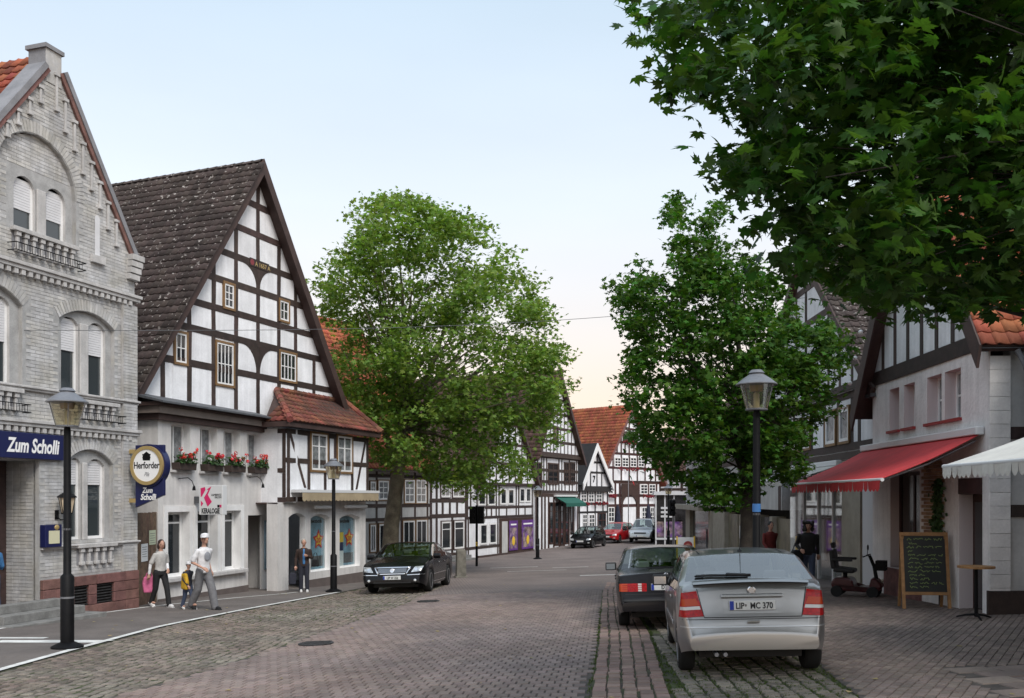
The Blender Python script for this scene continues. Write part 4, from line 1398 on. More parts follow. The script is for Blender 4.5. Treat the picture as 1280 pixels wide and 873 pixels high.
ht = tile_proto('roof_tile', MATS['hip_tile'], .23, .33, .04)
def tri_tiles(o, e, p, q=None):
    o, e, p = Vector(o), Vector(e), Vector(p)
    a = (e - o).normalized()
    nrm = a.cross(p - o).normalized()
    up = nrm.cross(a).normalized()
    P2 = [(0, 0), ((e - o).length, 0)] + ([((q - o).dot(a), (q - o).dot(up))] if q is not None else []) + [((p - o).dot(a), (p - o).dot(up))]
    m = Bf.world()
    class FW:
        def world(s): return m
    h = max(z for _, z in P2)
    tile_roof('roof_tile', ro, FW(), o - nrm * .0, a, up, (e - o).length, h, ht, .23, .27, 300, lambda s, t: inpoly((s, t), P2))
tri_tiles(E1, E2, A_, C_)
tri_tiles(E0, E1, A_)
for p, q in ((E1, A_), (E2, C_), (A_, C_)):
    n = int((q - p).length / .3)
    for k in range(n):
        a, c = p.lerp(q, k / n), p.lerp(q, (k + 1.2) / n)
        MB().tube(a + Vector((0, 0, .05)), c + Vector((0, 0, .05)), .11, .09, 8).build('hip_ridge_tile', MATS['hip_tile'], ro, smooth=True)
FRAME.pop(ker.name)

# projecting salon sign
ks = empty('salon_sign', (*Lf.at(Lf.u(243), 0), Lf.zb), Lf.rz, 'white square box sign with pink letter K above the shop windows', 'sign')
z0, z1 = Lf.z(243, 643.5), Lf.z(243, 607)
MB().box(-.1, .12, -.98, -.22, z0, z1).build('box', MATS['sign_pale'], ks, bevel=.012)
MB().box(-.02, .05, -.22, -.001, (z0 + z1) / 2 - .1, (z0 + z1) / 2 + .1).build('bracket', MATS['slate'], ks)
yl, wz = -.26, z1 - z0
def kp(pts, m): MB().prism([(-.24 - .74 * x, z0 + wz * z) for x, z in pts], -.108, -.1015, axis='x').build('emblem', m, ks)
kp([(.05, .90), (.24, .94), (.26, .84), (.1, .62), (.06, .60)], MATS['magenta'])
kp([(.06, .48), (.17, .38), (.07, .28)], MATS['magenta'])
kp([(.2, .58), (.40, .84), (.32, .86), (.52, .96), (.36, .68), (.54, .44), (.36, .28)], MATS['magenta'])
rs = (R(90), 0, -R(90))
text('lettering', 'KERALOGIE', ks, (-.104, -.6, z0 + .05 * wz), .2, MATS['black_metal'], rs, 0, .006, align='CENTER', sx=.56)
text('lettering', 'LAMBERTZ', ks, (-.104, -.95, z0 + .64 * wz), .085, MATS['black_metal'], (R(90), 0, -R(90)), align='RIGHT', sx=.8)
text('lettering', 'SALON', ks, (-.104, -.95, z0 + .56 * wz), .085, MATS['black_metal'], (R(90), 0, -R(90)), align='RIGHT', sx=.8)
MB().box(-.107, -.1015, -.95, -.9, z0 + .25 * wz, z0 + .34 * wz).build('mark', MATS['magenta'], ks)
MB().box(-.107, -.1015, -.89, -.82, z0 + .25 * wz, z0 + .34 * wz).build('mark', MATS['black_metal'], ks)

# plank gate between the inn and the salon
gx0, gy0 = H.at(UC + .02, .08)
Ff = Facade(gx0, gy0, Lf.X - gx0 - .03, Lf.Y - gy0)
gl_ = math.hypot(Lf.X - gx0, Lf.Y - gy0) - .02
gt = Ff.empty('plank_gate', 'brown vertical plank gate between the brick inn and the salon', 'gate')
zt_ = Ff.z(184, 641)
n = 12
for k in range(n):
    MB().box(gl_ * k / n + .006, gl_ * (k + 1) / n - .004, -rnd.uniform(.0, .008), .03, -.25, zt_ + rnd.uniform(-.01, .01)).build('plank', MATS['fence_wood'], gt)
MB().box(0, gl_, .03, .06, .3, .42).box(0, gl_, .03, .06, zt_ - .4, zt_ - .28).build('rail', MATS['fence_wood'], gt)
for nm, x0, x1, y0, y1, m, lab in (('notice', 176, 184, 680, 702, 'paper_white', 'white paper notice pinned to the plank gate'), ('notice', 186, 194, 663, 681, 'paper_green', 'pale green notice pinned high on the plank gate')):
    o = Ff.empty(nm, lab, 'notice')
    MB().box(Ff.u(x0), Ff.u(x1), -.016, -.0095, Ff.z((x0 + x1) / 2, y1), Ff.z((x0 + x1) / 2, y0)).build('sheet', MATS[m], o)
    for k in range(5):
        zz = Ff.z((x0 + x1) / 2, y0) - .08 - k * .06
        if zz > Ff.z((x0 + x1) / 2, y1) + .03: MB().box(Ff.u(x0) + .05, Ff.u(x1) - .05 - .04 * (k % 2), -.018, -.0162, zz - .012, zz).build('printed_line', MATS['slate'], o)

# geranium boxes on the upper sills
mat('geranium_leaf', (.035, .085, .02), .6, var=.4, trans=.25)
mat('geranium_red', (.62, .012, .02), .6, var=.3)
mat('flower_box', (.045, .03, .025), .8, noise=.2)
ords = ('first', 'second', 'third', 'fourth')
for k, q in enumerate(upw):
    um = (q[0] + q[1]) / 2
    fx, fy = Lf.at(um, -.1)
    fb = empty('flower_box', (fx, fy, Lf.zb + q[2] + .0), Lf.rz, 'window box of red geraniums on the %s upper sill from the inn' % ords[k], 'flower box', 'geranium boxes over the salon')
    hw = (q[1] - q[0]) / 2 - .06
    MB().prism([(-hw, .002), (hw, .002), (hw + .03, .2), (-hw - .03, .2)], -.14, .12).build('trough', MATS['flower_box'], fb, bevel=.01)
    lf, fl = MB(), MB()
    for _ in range(170):
        x, y, z = rnd.uniform(-hw * .95, hw * .95), rnd.uniform(-.2, .1), .2 + rnd.random() ** 1.6 * .26
        r, a, t = rnd.uniform(.03, .06), rnd.uniform(0, 6.3), rnd.uniform(-.8, .8)
        n_ = Vector((math.cos(a) * math.sin(t), math.sin(a) * math.sin(t) - .5, math.cos(t))).normalized()
        qd = n_.to_track_quat('Z', 'Y')
        lf.add([Vector((x, y, z)) + qd @ Vector((r * math.cos(i * 1.047), r * math.sin(i * 1.047), .012 * (i % 2))) for i in range(6)], [(0, 1, 2, 3, 4, 5)])
    for _ in range(11):
        x, y, z = rnd.uniform(-hw, hw), rnd.uniform(-.24, .02), .3 + rnd.random() * .28
        for _ in range(16):
            p = Vector((rnd.gauss(0, 1), rnd.gauss(0, 1), rnd.gauss(0, 1))).normalized() * .055
            qd = p.to_track_quat('Z', 'Y')
            fl.add([Vector((x, y, z)) + p + qd @ Vector((.024 * math.cos(i * 1.257), .024 * math.sin(i * 1.257), 0)) for i in range(5)], [(0, 1, 2, 3, 4)])
        lf.tube((x, y, z - .2), (x, y, z), .006, n=4)
    tag(lf.build('foliage', MATS['geranium_leaf'], fb), kind='stuff')
    tag(fl.build('flowers', MATS['geranium_red'], fb), kind='stuff')
# ================================================================= row of houses on the left beyond the plane tree
mat('orange_tile', (.36, .105, .048), .85, var=.22, noise=.2, nscale=.8, bump=.3, bscale=60, c2=(.24, .07, .04), c2scale=.6, c2amt=.7)
mat('brown_tile', (.095, .055, .045), .9, var=.25, noise=.25, nscale=1.2, bump=.3, bscale=60)
mat('purple', (.11, .03, .22), .5, noise=.2, nscale=6)
mat('shop_purple_glass', (.16, .08, .26), .15, noise=.6, nscale=3, c2=(.35, .30, .12), c2scale=1.6, c2amt=.6)
mat('shop_brown', (.045, .022, .016), .5, noise=.2)
mat('awning_green', (.01, .10, .075), .8)
mat('flower_red', (.20, .012, .02), .7, var=.3)
mat('grey_plaster', (.52, .515, .51), .9, noise=.08, nscale=2, streak=.1)

def wpx(F, x0, x1, y0, y1):
    m = (x0 + x1) / 2
    return (F.u(x0), F.u(x1), F.z(m, y1), F.z(m, y0))
def eaves_roof(parent, F, u0, u1, z_e, yf, zr, yr, m, tile=None, tw=.26, tl=.32, n_ind=0, back=True):
    """roof with the eave along the street"""
    s = MB()
    s.add([(u0, yf, z_e), (u1, yf, z_e), (u1, yr, zr), (u0, yr, zr), (u0, 2 * yr - yf, z_e), (u1, 2 * yr - yf, z_e)],
          [(0, 1, 2, 3), (3, 2, 5, 4), (0, 3, 4), (1, 5, 2), (0, 4, 5, 1)])
    r = s.build('roof', m, parent)
    if tile:
        up = Vector((0, yr - yf, zr - z_e))
        tile_roof('roof_tile', r, F, (u0, yf, z_e), (1, 0, 0), up, u1 - u0, up.length, tile, tw, tl, n_ind)
    MB().box(u0, u1, yf - .05, yf + .05, z_e - .12, z_e - .001).build('eaves_board', MATS['timber'], parent)
    return r

ot = tile_proto('roof_tile', MATS['orange_tile'], .27, .38, .04)
bt_ = tile_proto('roof_tile', MATS['brown_tile'], .27, .38, .04)

# --- cream-framed house behind the plane tree trunk
Cf = Facade(-7.08 - .6 * 1.2, 46.5 - 1.2, .6, 1)
hc = Cf.empty('timber_house', 'low half-timbered house with orange tiled roof behind the plane tree', 'house')
u1 = Cf.u(537)
ze = Cf.z(500, 588)
cv = rect(0, u1, -.6, ze)
MB().box(0, u1, 0, 6, -.6, ze).build('wall', MATS['grey_plaster'], hc)
ws = [wpx(Cf, *a) for a in ((462, 469, 602, 625), (472, 485, 601, 625), (505, 517.5, 600, 629), (519.5, 532, 600, 629), (462, 469, 656, 690), (473, 487, 655, 690), (503, 517.5, 651, 684), (519.5, 533, 650, 683))]
half_timber(hc, cv, [Cf.z(500, 632), Cf.z(500, 649), Cf.z(500, 596), -.1], [(Cf.u(x), -.6, ze) for x in (470.5, 488.5, 501.5, 518.5, 534)], [(a - .06, b_ + .06, c - .06, d + .06) for a, b_, c, d in ws], bt=.17, pt=.14, pm='grey_plaster')
for k, q in enumerate(ws): window(hc, *q, 2, 3 if k < 4 else 1, -.06, .09, .05, .06, casing=.05, cm='casing_brown', gm='curtain_glass' if k < 4 else 'dark_glass')
eaves_roof(hc, Cf, -9, u1 + .2, ze, -.35, Cf.z(470, 415, 5.2), 5.2, MATS['orange_tile'], ot)

# --- narrow jettied house
Df = Facade(-4.54, 50.7, .55, 1)
hd = Df.empty('timber_house', 'narrow dark-timbered house with jettied upper floor left of the traffic light', 'house')
u1 = Df.u(583)
ze = Df.z(560, 592)
MB().box(0, u1, 0, 6, -.6, ze).build('wall', MATS['plaster'], hd)
ws = [wpx(Df, *a) for a in ((550.5, 562, 601, 622), (565, 580, 600, 622), (551, 563, 652, 687), (567, 579.5, 651, 686))]
half_timber(hd, rect(0, u1, -.6, ze), [Df.z(560, 598), Df.z(560, 626), Df.z(560, 645), Df.z(560, 694)],
            [(Df.u(x), -.6, ze) for x in (538.5, 545.5, 582)] + [(Df.u(x), Df.z(560, 645), Df.z(560, 624)) for x in (553, 562, 571)] + [(Df.u(565), -.6, Df.z(560, 645))],
            [(a - .08, b_ + .08, c - .08, d + .08) for a, b_, c, d in ws], bt=.22, pt=.2)
for k, q in enumerate(ws): window(hd, *q, 2 if k < 2 else 1, 2 if k < 2 else 1, -.06, .1, .05, .06, casing=.04, cm='timber_red', gm='curtain_glass' if k < 2 else 'dark_glass', split=None if k < 2 else (.75,))
eaves_roof(hd, Df, -.2, u1 + .1, ze, -.45, Df.z(560, 500, 4.5), 4.5, MATS['brown_tile'], bt_)
stp = Df.empty('doorstep', 'grey stone doorstep in front of the narrow jettied house', 'steps')
for k in range(2): MB().box(.4 + .2 * k, u1 - .4, -1.0 + .4 * k, -.05, Df.ground(1) - .1 + .16 * k, Df.ground(1) + .14 + .16 * k).build('step', MATS['step_stone'], stp)

# --- gabled house with the purple shop
Ef = Facade(-2.68, 54.1, .5, 1)
he = Ef.empty('timber_house', 'white gabled timber house with purple shop windows at street level', 'house')
u1 = Ef.u(666)
zj = Ef.z(633, 604)
ap = (Ef.u(634), Ef.z(634, 498))
gl, gr_ = (Ef.u(596), zj), (Ef.u(667), zj)
MB().box(0, u1, 0, 8, -.6, zj).build('wall', MATS['plaster'], he)
MB().prism([gl, gr_, ap], -.12, .3).build('gable_wall', MATS['plaster'], he)
ws = [wpx(Ef, *a) for a in ((597.5, 606.5, 612, 632), (609, 618.5, 612, 632), (625, 632.5, 611, 631), (634.5, 642, 611, 631), (649, 655.5, 610, 628), (656.8, 663, 610, 628), (599.5, 608.5, 655, 681), (611, 620, 654, 680))]
zs_ = Ef.z(633, 646)
half_timber(he, rect(0, u1, -.6, zj), [Ef.z(633, 634), zs_, zj - .1, Ef.z(605, 684)], [(Ef.u(x), zs_, zj) for x in (584, 588, 596, 608, 620, 623.5, 645, 648, 665)] + [(Ef.u(x), zs_, Ef.z(633, 634)) for x in (602, 614, 633, 656)] +
            [(Ef.u(x), -.6, zs_) for x in (585, 596, 622)], [(a - .06, b_ + .06, c - .05, d + .05) for a, b_, c, d in ws] + [(Ef.u(624), 99, -9, zs_ - .1)], bt=.16, pt=.16)
half_timber(he, [gl, gr_, ap], [Ef.z(634, y) for y in (532, 556, 580)], [(Ef.u(x), zj, 99) for x in (603, 610, 618, 626, 634, 642, 650, 657)], y=-.12, bt=.16, pt=.15)
MB().box(gl[0] - .1, gr_[0] + .1, -.2, -.03, zj - .16, zj).build('jetty_beam', MATS['timber'], he)
for q in ws: window(he, *q, 1, 1, -.06, .1, .05, .06, gm='dark_glass')
sf = MB().box(Ef.u(623.5), u1, -.05, -.013, -.6, zs_ - .1).build('shop_front', MATS['shop_brown'], he)
for x0, x1, y0, y1 in ((635, 645.5, 651, 688), (651, 665.3, 650, 686)):
    q = wpx(Ef, x0, x1, y0, y1)
    o = MB().box(q[0], q[1], -.09, -.052, q[2], q[3]).build('shop_window', MATS['shop_purple_glass'], he)
    MB().box(q[0], q[0] + .1, -.1, -.091, q[2], q[3]).box(q[1] - .1, q[1], -.1, -.091, q[2], q[3]).box(q[0] + .1, q[1] - .1, -.1, -.091, q[2], q[2] + .12).box(q[0] + .1, q[1] - .1, -.1, -.091, q[3] - .45, q[3]).build('frame', MATS['purple'], o)
    MB().box(q[0] + .2, q[1] - .2, -.104, -.1005, q[3] - .3, q[3] - .2).build('lettering_band', MATS['sign_white'], o)
    MB().ball(((q[0] + q[1]) / 2, -.1, q[2] + .6), (.22, .02, .3)).build('display', MATS['poster_yellow'], o)
MB().box(Ef.u(626.5), Ef.u(633.5), -.06, -.051, -.6, zs_ - .3).build('door', MATS['grey_plaster'], he)
MB().box(Ef.u(596), u1, -.14, -.07, Ef.ground(0) - .3, Ef.ground(3) + .12).build('plinth', MATS['timber'], he)
gable_roof(he, Ef, (gl[0] - .3, gl[1] - .4), (ap[0], ap[1] + .1), (gr_[0] + .3, gr_[1] - .4), -.4, 9, MATS['brown_tile'], tile=bt_, visible='L', tw=.27, tl=.32, n_ind=0, verge=MATS['timber'], vw=.1)

# --- tall gabled house with narrow posts and the green awning
Tf = Facade(1.52, 62.5, .5, 1)
hf = Tf.empty('timber_house', 'tall half-timbered gable house with close posts and small green awning', 'house')
u1 = Tf.u(722)
zj, z1 = Tf.z(700, 617), Tf.z(700, 571)
ap = (Tf.u(694), Tf.z(694, 470))
gcv = [(-.1, z1), (u1 + .1, z1), ap]
MB().box(0, u1, 0, 9, -.6, z1).build('wall', MATS['plaster'], hf)
MB().prism(gcv, -.1, .3).build('gable_wall', MATS['plaster'], hf)
ws = [wpx(Tf, *a) for a in ((668.5, 676, 578, 605), (684.5, 697, 579, 606), (704.6, 710.5, 578, 606), (712.5, 718.5, 578, 606))]
half_timber(hf, rect(0, u1, zj, z1), [zj + .1, Tf.z(700, 603), Tf.z(700, 589), z1 - .1], [(Tf.u(x), zj, z1) for x in (668.6, 677, 679.5, 683, 698.5, 702, 711.5, 720.5)] + [(Tf.u(x), zj, Tf.z(700, 603)) for x in (687, 691, 694.5, 706, 715)],
            [(a - .08, b_ + .08, c - .08, d + .08) for a, b_, c, d in ws], bt=.2, pt=.18)
for q in ws: window(hf, *q, 2, 3, -.06, .1, .06, .06, fm='shop_brown', gm='dark_glass')
half_timber(hf, gcv, [z1 + .12, Tf.z(694, 553), Tf.z(694, 536), Tf.z(694, 518), Tf.z(694, 500)], [(Tf.u(x), z1, Tf.z(694, 500)) for x in (672, 676.5, 681, 686, 690, 694.5, 699, 703.5, 708, 712.5, 717)], y=-.1, bt=.2, pt=.14,
            wins=[wpx(Tf, 690, 696, 533, 551)])
window(hf, *wpx(Tf, 690, 696, 533, 551), 1, 1, -.16, .12, .05, .06, fm='shop_brown')
MB().box(-.2, u1 + .2, -.25, -.101, z1 - .12, z1 + .1).build('jetty_beam', MATS['timber'], hf)
# timber shopfront
MB().box(0, u1, -.06, -.013, -.6, zj).build('shop_front', MATS['plaster'], hf)
half_timber(hf, rect(0, u1, -.6, zj), [zj - .12], [(Tf.u(x), -.6, zj) for x in (669, 676, 680, 684.5, 691, 698, 704, 710, 716, 721)], y=-.06, bt=.24, pt=.26, tm='shop_brown')
for x0, x1, y0, y1 in ((685.5, 690, 628, 680), (692, 697, 628, 682), (699, 703, 628, 682), (705, 709.5, 630, 680), (711.5, 715, 626, 668)):
    window(hf, *wpx(Tf, x0, x1, y0, y1), 1, 1, -.12, .08, .05, .05, fm='shop_brown', gm='dark_glass', split=(.8,))
aw = wpx(Tf, 692, 717, 621, 629)
MB().prism([(-.1, aw[3]), (-1.0, aw[2]), (-1.0, aw[2] - .25), (-.98, aw[2] - .25), (-.98, aw[2] - .02), (-.1, aw[3] - .04)], aw[0], aw[1], axis='x').build('awning', MATS['awning_green'], hf)
MB().box(aw[0] - .2, aw[1] + .1, -.3, -.1, aw[3], aw[3] + .14).build('awning_case', MATS['sign_pale'], hf)
gable_roof(hf, Tf, (-.5, z1 - .5), (ap[0], ap[1] + .1), (u1 + .5, z1 - .5), -.45, 12, MATS['brown_tile'], tile=bt_, visible='L', tw=.27, tl=.32, n_ind=0, verge=MATS['timber'], vw=.14)

# --- small black-and-white gable house
Sg = Facade(*((723 - 640) / FPX * 73, 73), .75, 1)
hs = Sg.empty('timber_house', 'small black and white house with a pointed white-edged gable', 'house')
u1 = Sg.u(760)
zj = Sg.z(741, 608)
ap = (Sg.u(740.5), Sg.z(740.5, 558))
gcv = [(-.05, zj), (u1 + .05, zj), ap]
MB().box(0, u1, 0, 6, -.6, zj).build('wall', MATS['plaster'], hs)
MB().prism(gcv, -.15, .2).build('gable_wall', MATS['plaster'], hs)
half_timber(hs, gcv, [Sg.z(741, 591), Sg.z(741, 578)], [(Sg.u(731), zj, Sg.z(741, 591)), (Sg.u(736), zj, 99), (Sg.u(744), zj, 99), (Sg.u(750), zj, Sg.z(741, 591))], y=-.15, bt=.16, pt=.16, tm='timber_black')
MB().box(-.1, u1 + .1, -.25, -.03, zj - .45, zj).build('jetty_beam', MATS['timber_black'], hs)
ws = [wpx(Sg, *a) for a in ((726, 732.8, 613.5, 628), (735.3, 742, 613.5, 628), (745, 752, 613.5, 628), (728, 733.7, 643, 659), (736, 743, 643, 659))]
half_timber(hs, rect(0, u1, -.6, zj), [Sg.z(741, 630), Sg.z(741, 640.5)], [(Sg.u(x), -.6, zj) for x in (724, 734, 743.7, 753.5, 759)], [(a - .04, b_ + .04, c - .04, d + .04) for a, b_, c, d in ws], bt=.16, pt=.18, tm='timber_black')
for q in ws: window(hs, *q, 2, 3, -.05, .07, .06, .06)
window(hs, *wpx(Sg, 746.5, 757, 641, 660), 2, 2, -.05, .1, .06, .06, fm='timber_red')
b = MB()
for _ in range(60):
    x, z = rnd.uniform(.2, u1 - .2), Sg.z(741, 630) + rnd.uniform(-.1, .16)
    b.ball((x, -.2 + rnd.uniform(-.06, .06), z), .06, 0, 5, 4)
tag(b.build('flowers', MATS['flower_red'], hs), kind='stuff')
for s, (a, c) in enumerate(((gcv[0], ap), (ap, gcv[1]))):
    MB().prism([(a[0], a[1] - .35), (c[0], c[1] - .35), (c[0], c[1] + .22), (a[0], a[1] + .22)], -.55, -.45).build('verge_board', MATS['white_paint'], hs)
text('lettering', '7', hs, (Sg.u(738.5), -.2, Sg.z(741, 603)), .75, MATS['black_metal'], bold=.02)
gable_roof(hs, Sg, (gcv[0][0], gcv[0][1]), (ap[0], ap[1]), (gcv[1][0], gcv[1][1]), -.45, 7, MATS['timber_black'])

# --- large house with the red roof closing the street
Bg = Facade(*((752 - 640) / FPX * 78.5, 78.5), .92, 1)
hb = Bg.empty('timber_house', 'large half-timbered house with orange roof and arched door closing the street', 'house')
u1 = Bg.u(826)
ap = (Bg.u(786.5), Bg.z(786.5, 511))
zj = Bg.z(790, 601)
gcv = [(Bg.u(747), zj), (u1, zj), ap]
MB().box(Bg.u(750), u1 - .3, 0, 14, -.8, zj).build('wall', MATS['plaster'], hb)
MB().prism(gcv, -.1, .3).build('gable_wall', MATS['plaster'], hb)
ws = [wpx(Bg, *a) for a in ((777, 791, 540, 552), (766.7, 774.3, 572, 584), (776.2, 784, 572, 584), (786.3, 794, 572, 584), (796.2, 803.5, 572, 584))]
lw = [wpx(Bg, *a) for a in ((760, 766, 605, 618), (800.3, 809, 605.5, 618), (811, 819, 605.5, 618), (760, 767.5, 634, 653), (802, 808.5, 634, 652), (812.5, 818.5, 634, 652))]
half_timber(hb, gcv, [Bg.z(787, y) for y in (528, 537, 553.8, 568, 585.5)], [(Bg.u(x), zj, 99) for x in (765, 775.2, 785.2, 795.2, 805)] + [(Bg.u(x), zj, Bg.z(787, 585.5)) for x in (758, 812, 818)] + [(Bg.u(x), Bg.z(787, 568), Bg.z(787, 553)) for x in (770, 780, 791)],
            [(a - .04, b_ + .04, c - .04, d + .04) for a, b_, c, d in ws], y=-.1, bt=.2, pt=.2, tm='timber_red')
half_timber(hb, rect(Bg.u(750), u1 - .3, -.8, zj), [zj - .15, Bg.z(790, 619.5), Bg.z(790, 632)], [(Bg.u(x), -.8, zj) for x in (758.5, 769, 774.5, 798.5, 810, 820.5)], [(a - .04, b_ + .04, c - .04, d + .04) for a, b_, c, d in lw] + [(Bg.u(775.5), Bg.u(797.5), -9, 99)], bt=.24, pt=.26, tm='timber_red')
for k, q in enumerate(ws): window(hb, *q, 2 if k else 3, 3 if k else 1, -.17, .08, .07, .06, fm='white_paint' if k else 'shop_brown')
for q in lw: window(hb, *q, 2, 3, -.06, .08, .06, .06)
q = wpx(Bg, 775.5, 797.5, 604, 672)
ad = (Bg.u(777.5), Bg.u(795), -.8, Bg.z(786, 631), (Bg.u(795) - Bg.u(777.5)) / 2 * .8)
wall('portal', hb, rect(q[0], q[1], -.8, zj - .3), [arch(*ad)], MATS['shop_brown'], -.1, .3)
dr = MB().box(ad[0], ad[1], .1, .15, -.8, ad[3]).build('door', MATS['sign_pale'], hb)
for k in range(4):
    for j in range(3):
        a, c = ad[0] + (ad[1] - ad[0]) * k / 4, ad[0] + (ad[1] - ad[0]) * (k + 1) / 4
        MB().box(a + .08, c - .08, .08, .099, -.3 + j * .8 + .2, -.3 + j * .8 + .9).build('pane', MATS['dark_glass'], dr)
fan = MB()
c0 = ((ad[0] + ad[1]) / 2, ad[3])
for k in range(9):
    a = math.pi * (k + .5) / 9
    fan.tube((c0[0], .1, c0[1]), (c0[0] + math.cos(a) * (ad[1] - ad[0]) / 2 * .95, .1, c0[1] + math.sin(a) * ad[4] * .95), .04, n=5)
fan.build('fanlight', MATS['sign_pale'], hb)
MB().prism(arch(ad[0], ad[1], ad[3] - .1, ad[3], ad[4]), .16, .2).build('fanlight_pane', MATS['dark_glass'], hb)
for y_, x0, x1 in ((587, 770, 806), (620.5, 800, 820), (620.5, 758, 768), (553.5, 776, 793)):
    b = MB()
    for _ in range(36):
        b.ball((rnd.uniform(Bg.u(x0), Bg.u(x1)), -.3 + rnd.uniform(-.1, .1), Bg.z((x0 + x1) / 2, y_) + rnd.uniform(-.14, .14)), .07, 0, 5, 4)
    tag(b.build('flowers', MATS['flower_red'], hb), kind='stuff')
eLz = zj - .5
gable_roof(hb, Bg, (gcv[0][0] - .3, eLz), (ap[0], ap[1] + .1), (u1 + .3, eLz), -.5, 16.5, MATS['orange_tile'], tile=ot, visible='LR', tw=.27, tl=.33, n_ind=0, verge=MATS['sandstone_red'], vw=.12)
# --- house at the far right corner of the square
Jf = Facade(*((822 - 640) / FPX * 88, 88), 1, -.55)
hj = Jf.empty('timber_house', 'far timbered house with brown roof right of the orange-roofed house', 'house')
zj = Jf.z(832, 590)
u1 = 16
MB().box(0, u1, 0, 8, -.6, zj).build('wall', MATS['plaster'], hj)
half_timber(hj, rect(0, u1, -.6, zj), [zj - .15, Jf.z(832, 612), Jf.z(832, 598)], [(k * 1.1 + .2, -.6, zj) for k in range(15)], bt=.24, pt=.24)
eaves_roof(hj, Jf, -1, u1, zj, -.5, Jf.z(826, 545, 5), 5, MATS['brown_tile'], bt_)
# ================================================================= right-hand side of the street
mat('white_rough', (.76, .73, .725), .9, noise=.07, nscale=2, bump=.7, bscale=14, streak=.1)
mat('quoin_white', (.70, .68, .67), .9, var=.06, noise=.08, bump=.3, bscale=20)
mat('reveal_pink', (.62, .54, .54), .8)
mat('sill_red', (.30, .03, .03), .6)
mat('awning_red', (.50, .035, .04), .8, noise=.10, nscale=2.5)
mat('awning_white', (.62, .61, .57), .85, noise=.08, nscale=2)
mat('awning_cream', (.55, .54, .50), .85, noise=.08)
mat('tan_brick', (.30, .19, .12), .9, var=.25, noise=.2, nscale=4)
mat('orange_wall', (.42, .16, .09), .9, noise=.15)
mat('shop_dark', (.03, .028, .03), .12, spec=.7, noise=.4, nscale=2)
mat('beige_column', (.33, .30, .245), .85, noise=.1)
mat('olive_display', (.13, .115, .07), .35, noise=.4, nscale=2)
mat('light_box', (.62, .62, .64), .5)

Rf = Facade(8.86, 22.6, -.0435, -1)            # u runs from the far end towards the camera
hr = Rf.empty('white_house', 'white plastered house with four small windows and red shop awning', 'house')
ur = Rf.u(1238)
ze = Rf.z(1166, 458)
gcv = None
zaw = Rf.z(1160, 552)
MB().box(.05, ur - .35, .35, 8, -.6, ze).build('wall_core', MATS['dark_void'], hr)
ws = [(Rf.u(a), Rf.u(c), Rf.z(m, y1), Rf.z(m, y0)) for a, c, y0, y1, m in ((1112, 1124, 486, 537, 1118), (1130, 1143.5, 479, 534, 1136), (1159, 1177, 470, 529, 1168), (1181, 1201, 463, 525, 1191))]
zt0, zt1 = np.mean([w_[2] for w_ in ws]), np.mean([w_[3] for w_ in ws])
ws = [(a, c, zt0, zt1) for a, c, _, _ in ws]
dr = (Rf.u(1199), Rf.u(1228), -.6, Rf.z(1213, 598))
sw = (Rf.u(1113), Rf.u(1150), Rf.z(1130, 712), Rf.z(1130, 590))
wall('wall', hr, rect(0, ur, -.6, ze), [rect(*q) for q in ws + [dr, sw]], MATS['white_rough'], 0, .28, MATS['reveal_pink'])
for q in ws:
    wn = window(hr, q[0], q[1] , q[2], q[3], 1, 2, .22, .05, .04, .05, gm='curtain_glass')
    MB().box(q[0] - .05, q[1] + .05, -.07, -.001, q[2] - .06, q[2] - .002).build('sill', MATS['sill_red'], wn)
# shop front under the awning
MB().box(dr[0], dr[1], .26, .3, -.6, dr[3]).build('door', MATS['timber_red'], hr)
MB().box(dr[0] + .12, dr[1] - .12, .24, .259, .1, dr[3] - .45).build('door_pane', MATS['shop_dark'], hr)
MB().box(dr[0], dr[1], -.02, -.001, dr[3] - .3, dr[3]).build('door_lintel', MATS['timber_red'], hr)
window(hr, sw[0], sw[1], sw[2], sw[3], 2, 1, .2, .08, .08, .05, fm='timber_red', gm='shop_dark')
MB().box(sw[0] - .3, sw[1] + .1, -.05, -.001, -.6, sw[2] - .02).build('stall_riser', MATS['sandstone_red'], hr)
q = [(Rf.u(1153), Rf.u(1181), Rf.z(1166, 735), Rf.z(1166, 575))]
for k in range(int((q[0][3] - q[0][2]) / .075)):
    for j in range(4):
        a = q[0][0] + (q[0][1] - q[0][0]) * (j + (.5 if k % 2 else 0)) / 4.5
        MB().box(a + .005, a + (q[0][1] - q[0][0]) / 4.5 - .005, -.025, -.001, q[0][2] + k * .075, q[0][2] + k * .075 + .064).build('brick', MATS['tan_brick'], hr)
# climbing plant and lamp beside the door
b = MB()
for _ in range(260):
    u, z = Rf.u(1176) + rnd.gauss(0, .12), Rf.z(1176, 600) - rnd.random() * 1.1
    n_ = Vector((rnd.gauss(0, .5), -1, rnd.gauss(.3, .5))).normalized().to_track_quat('Z', 'Y')
    r = rnd.uniform(.03, .06)
    b.add([Vector((u, -.06 + rnd.uniform(-.05, .03), z)) + n_ @ Vector((r * math.cos(i * 1.26), r * math.sin(i * 1.26), 0)) for i in range(5)], [(0, 1, 2, 3, 4)])
cp = Rf.empty('climbing_plant', 'thin green climbing plant on the wall beside the red door', 'plant')
tag(b.build('foliage', MATS['geranium_leaf'], cp), kind='stuff')
MB().path([(Rf.u(1176), -.03, -.2), (Rf.u(1177), -.04, 1.0), (Rf.u(1176), -.03, Rf.z(1176, 600))], [.02, .015, .008], 6).build('stem', MATS['timber'], cp)
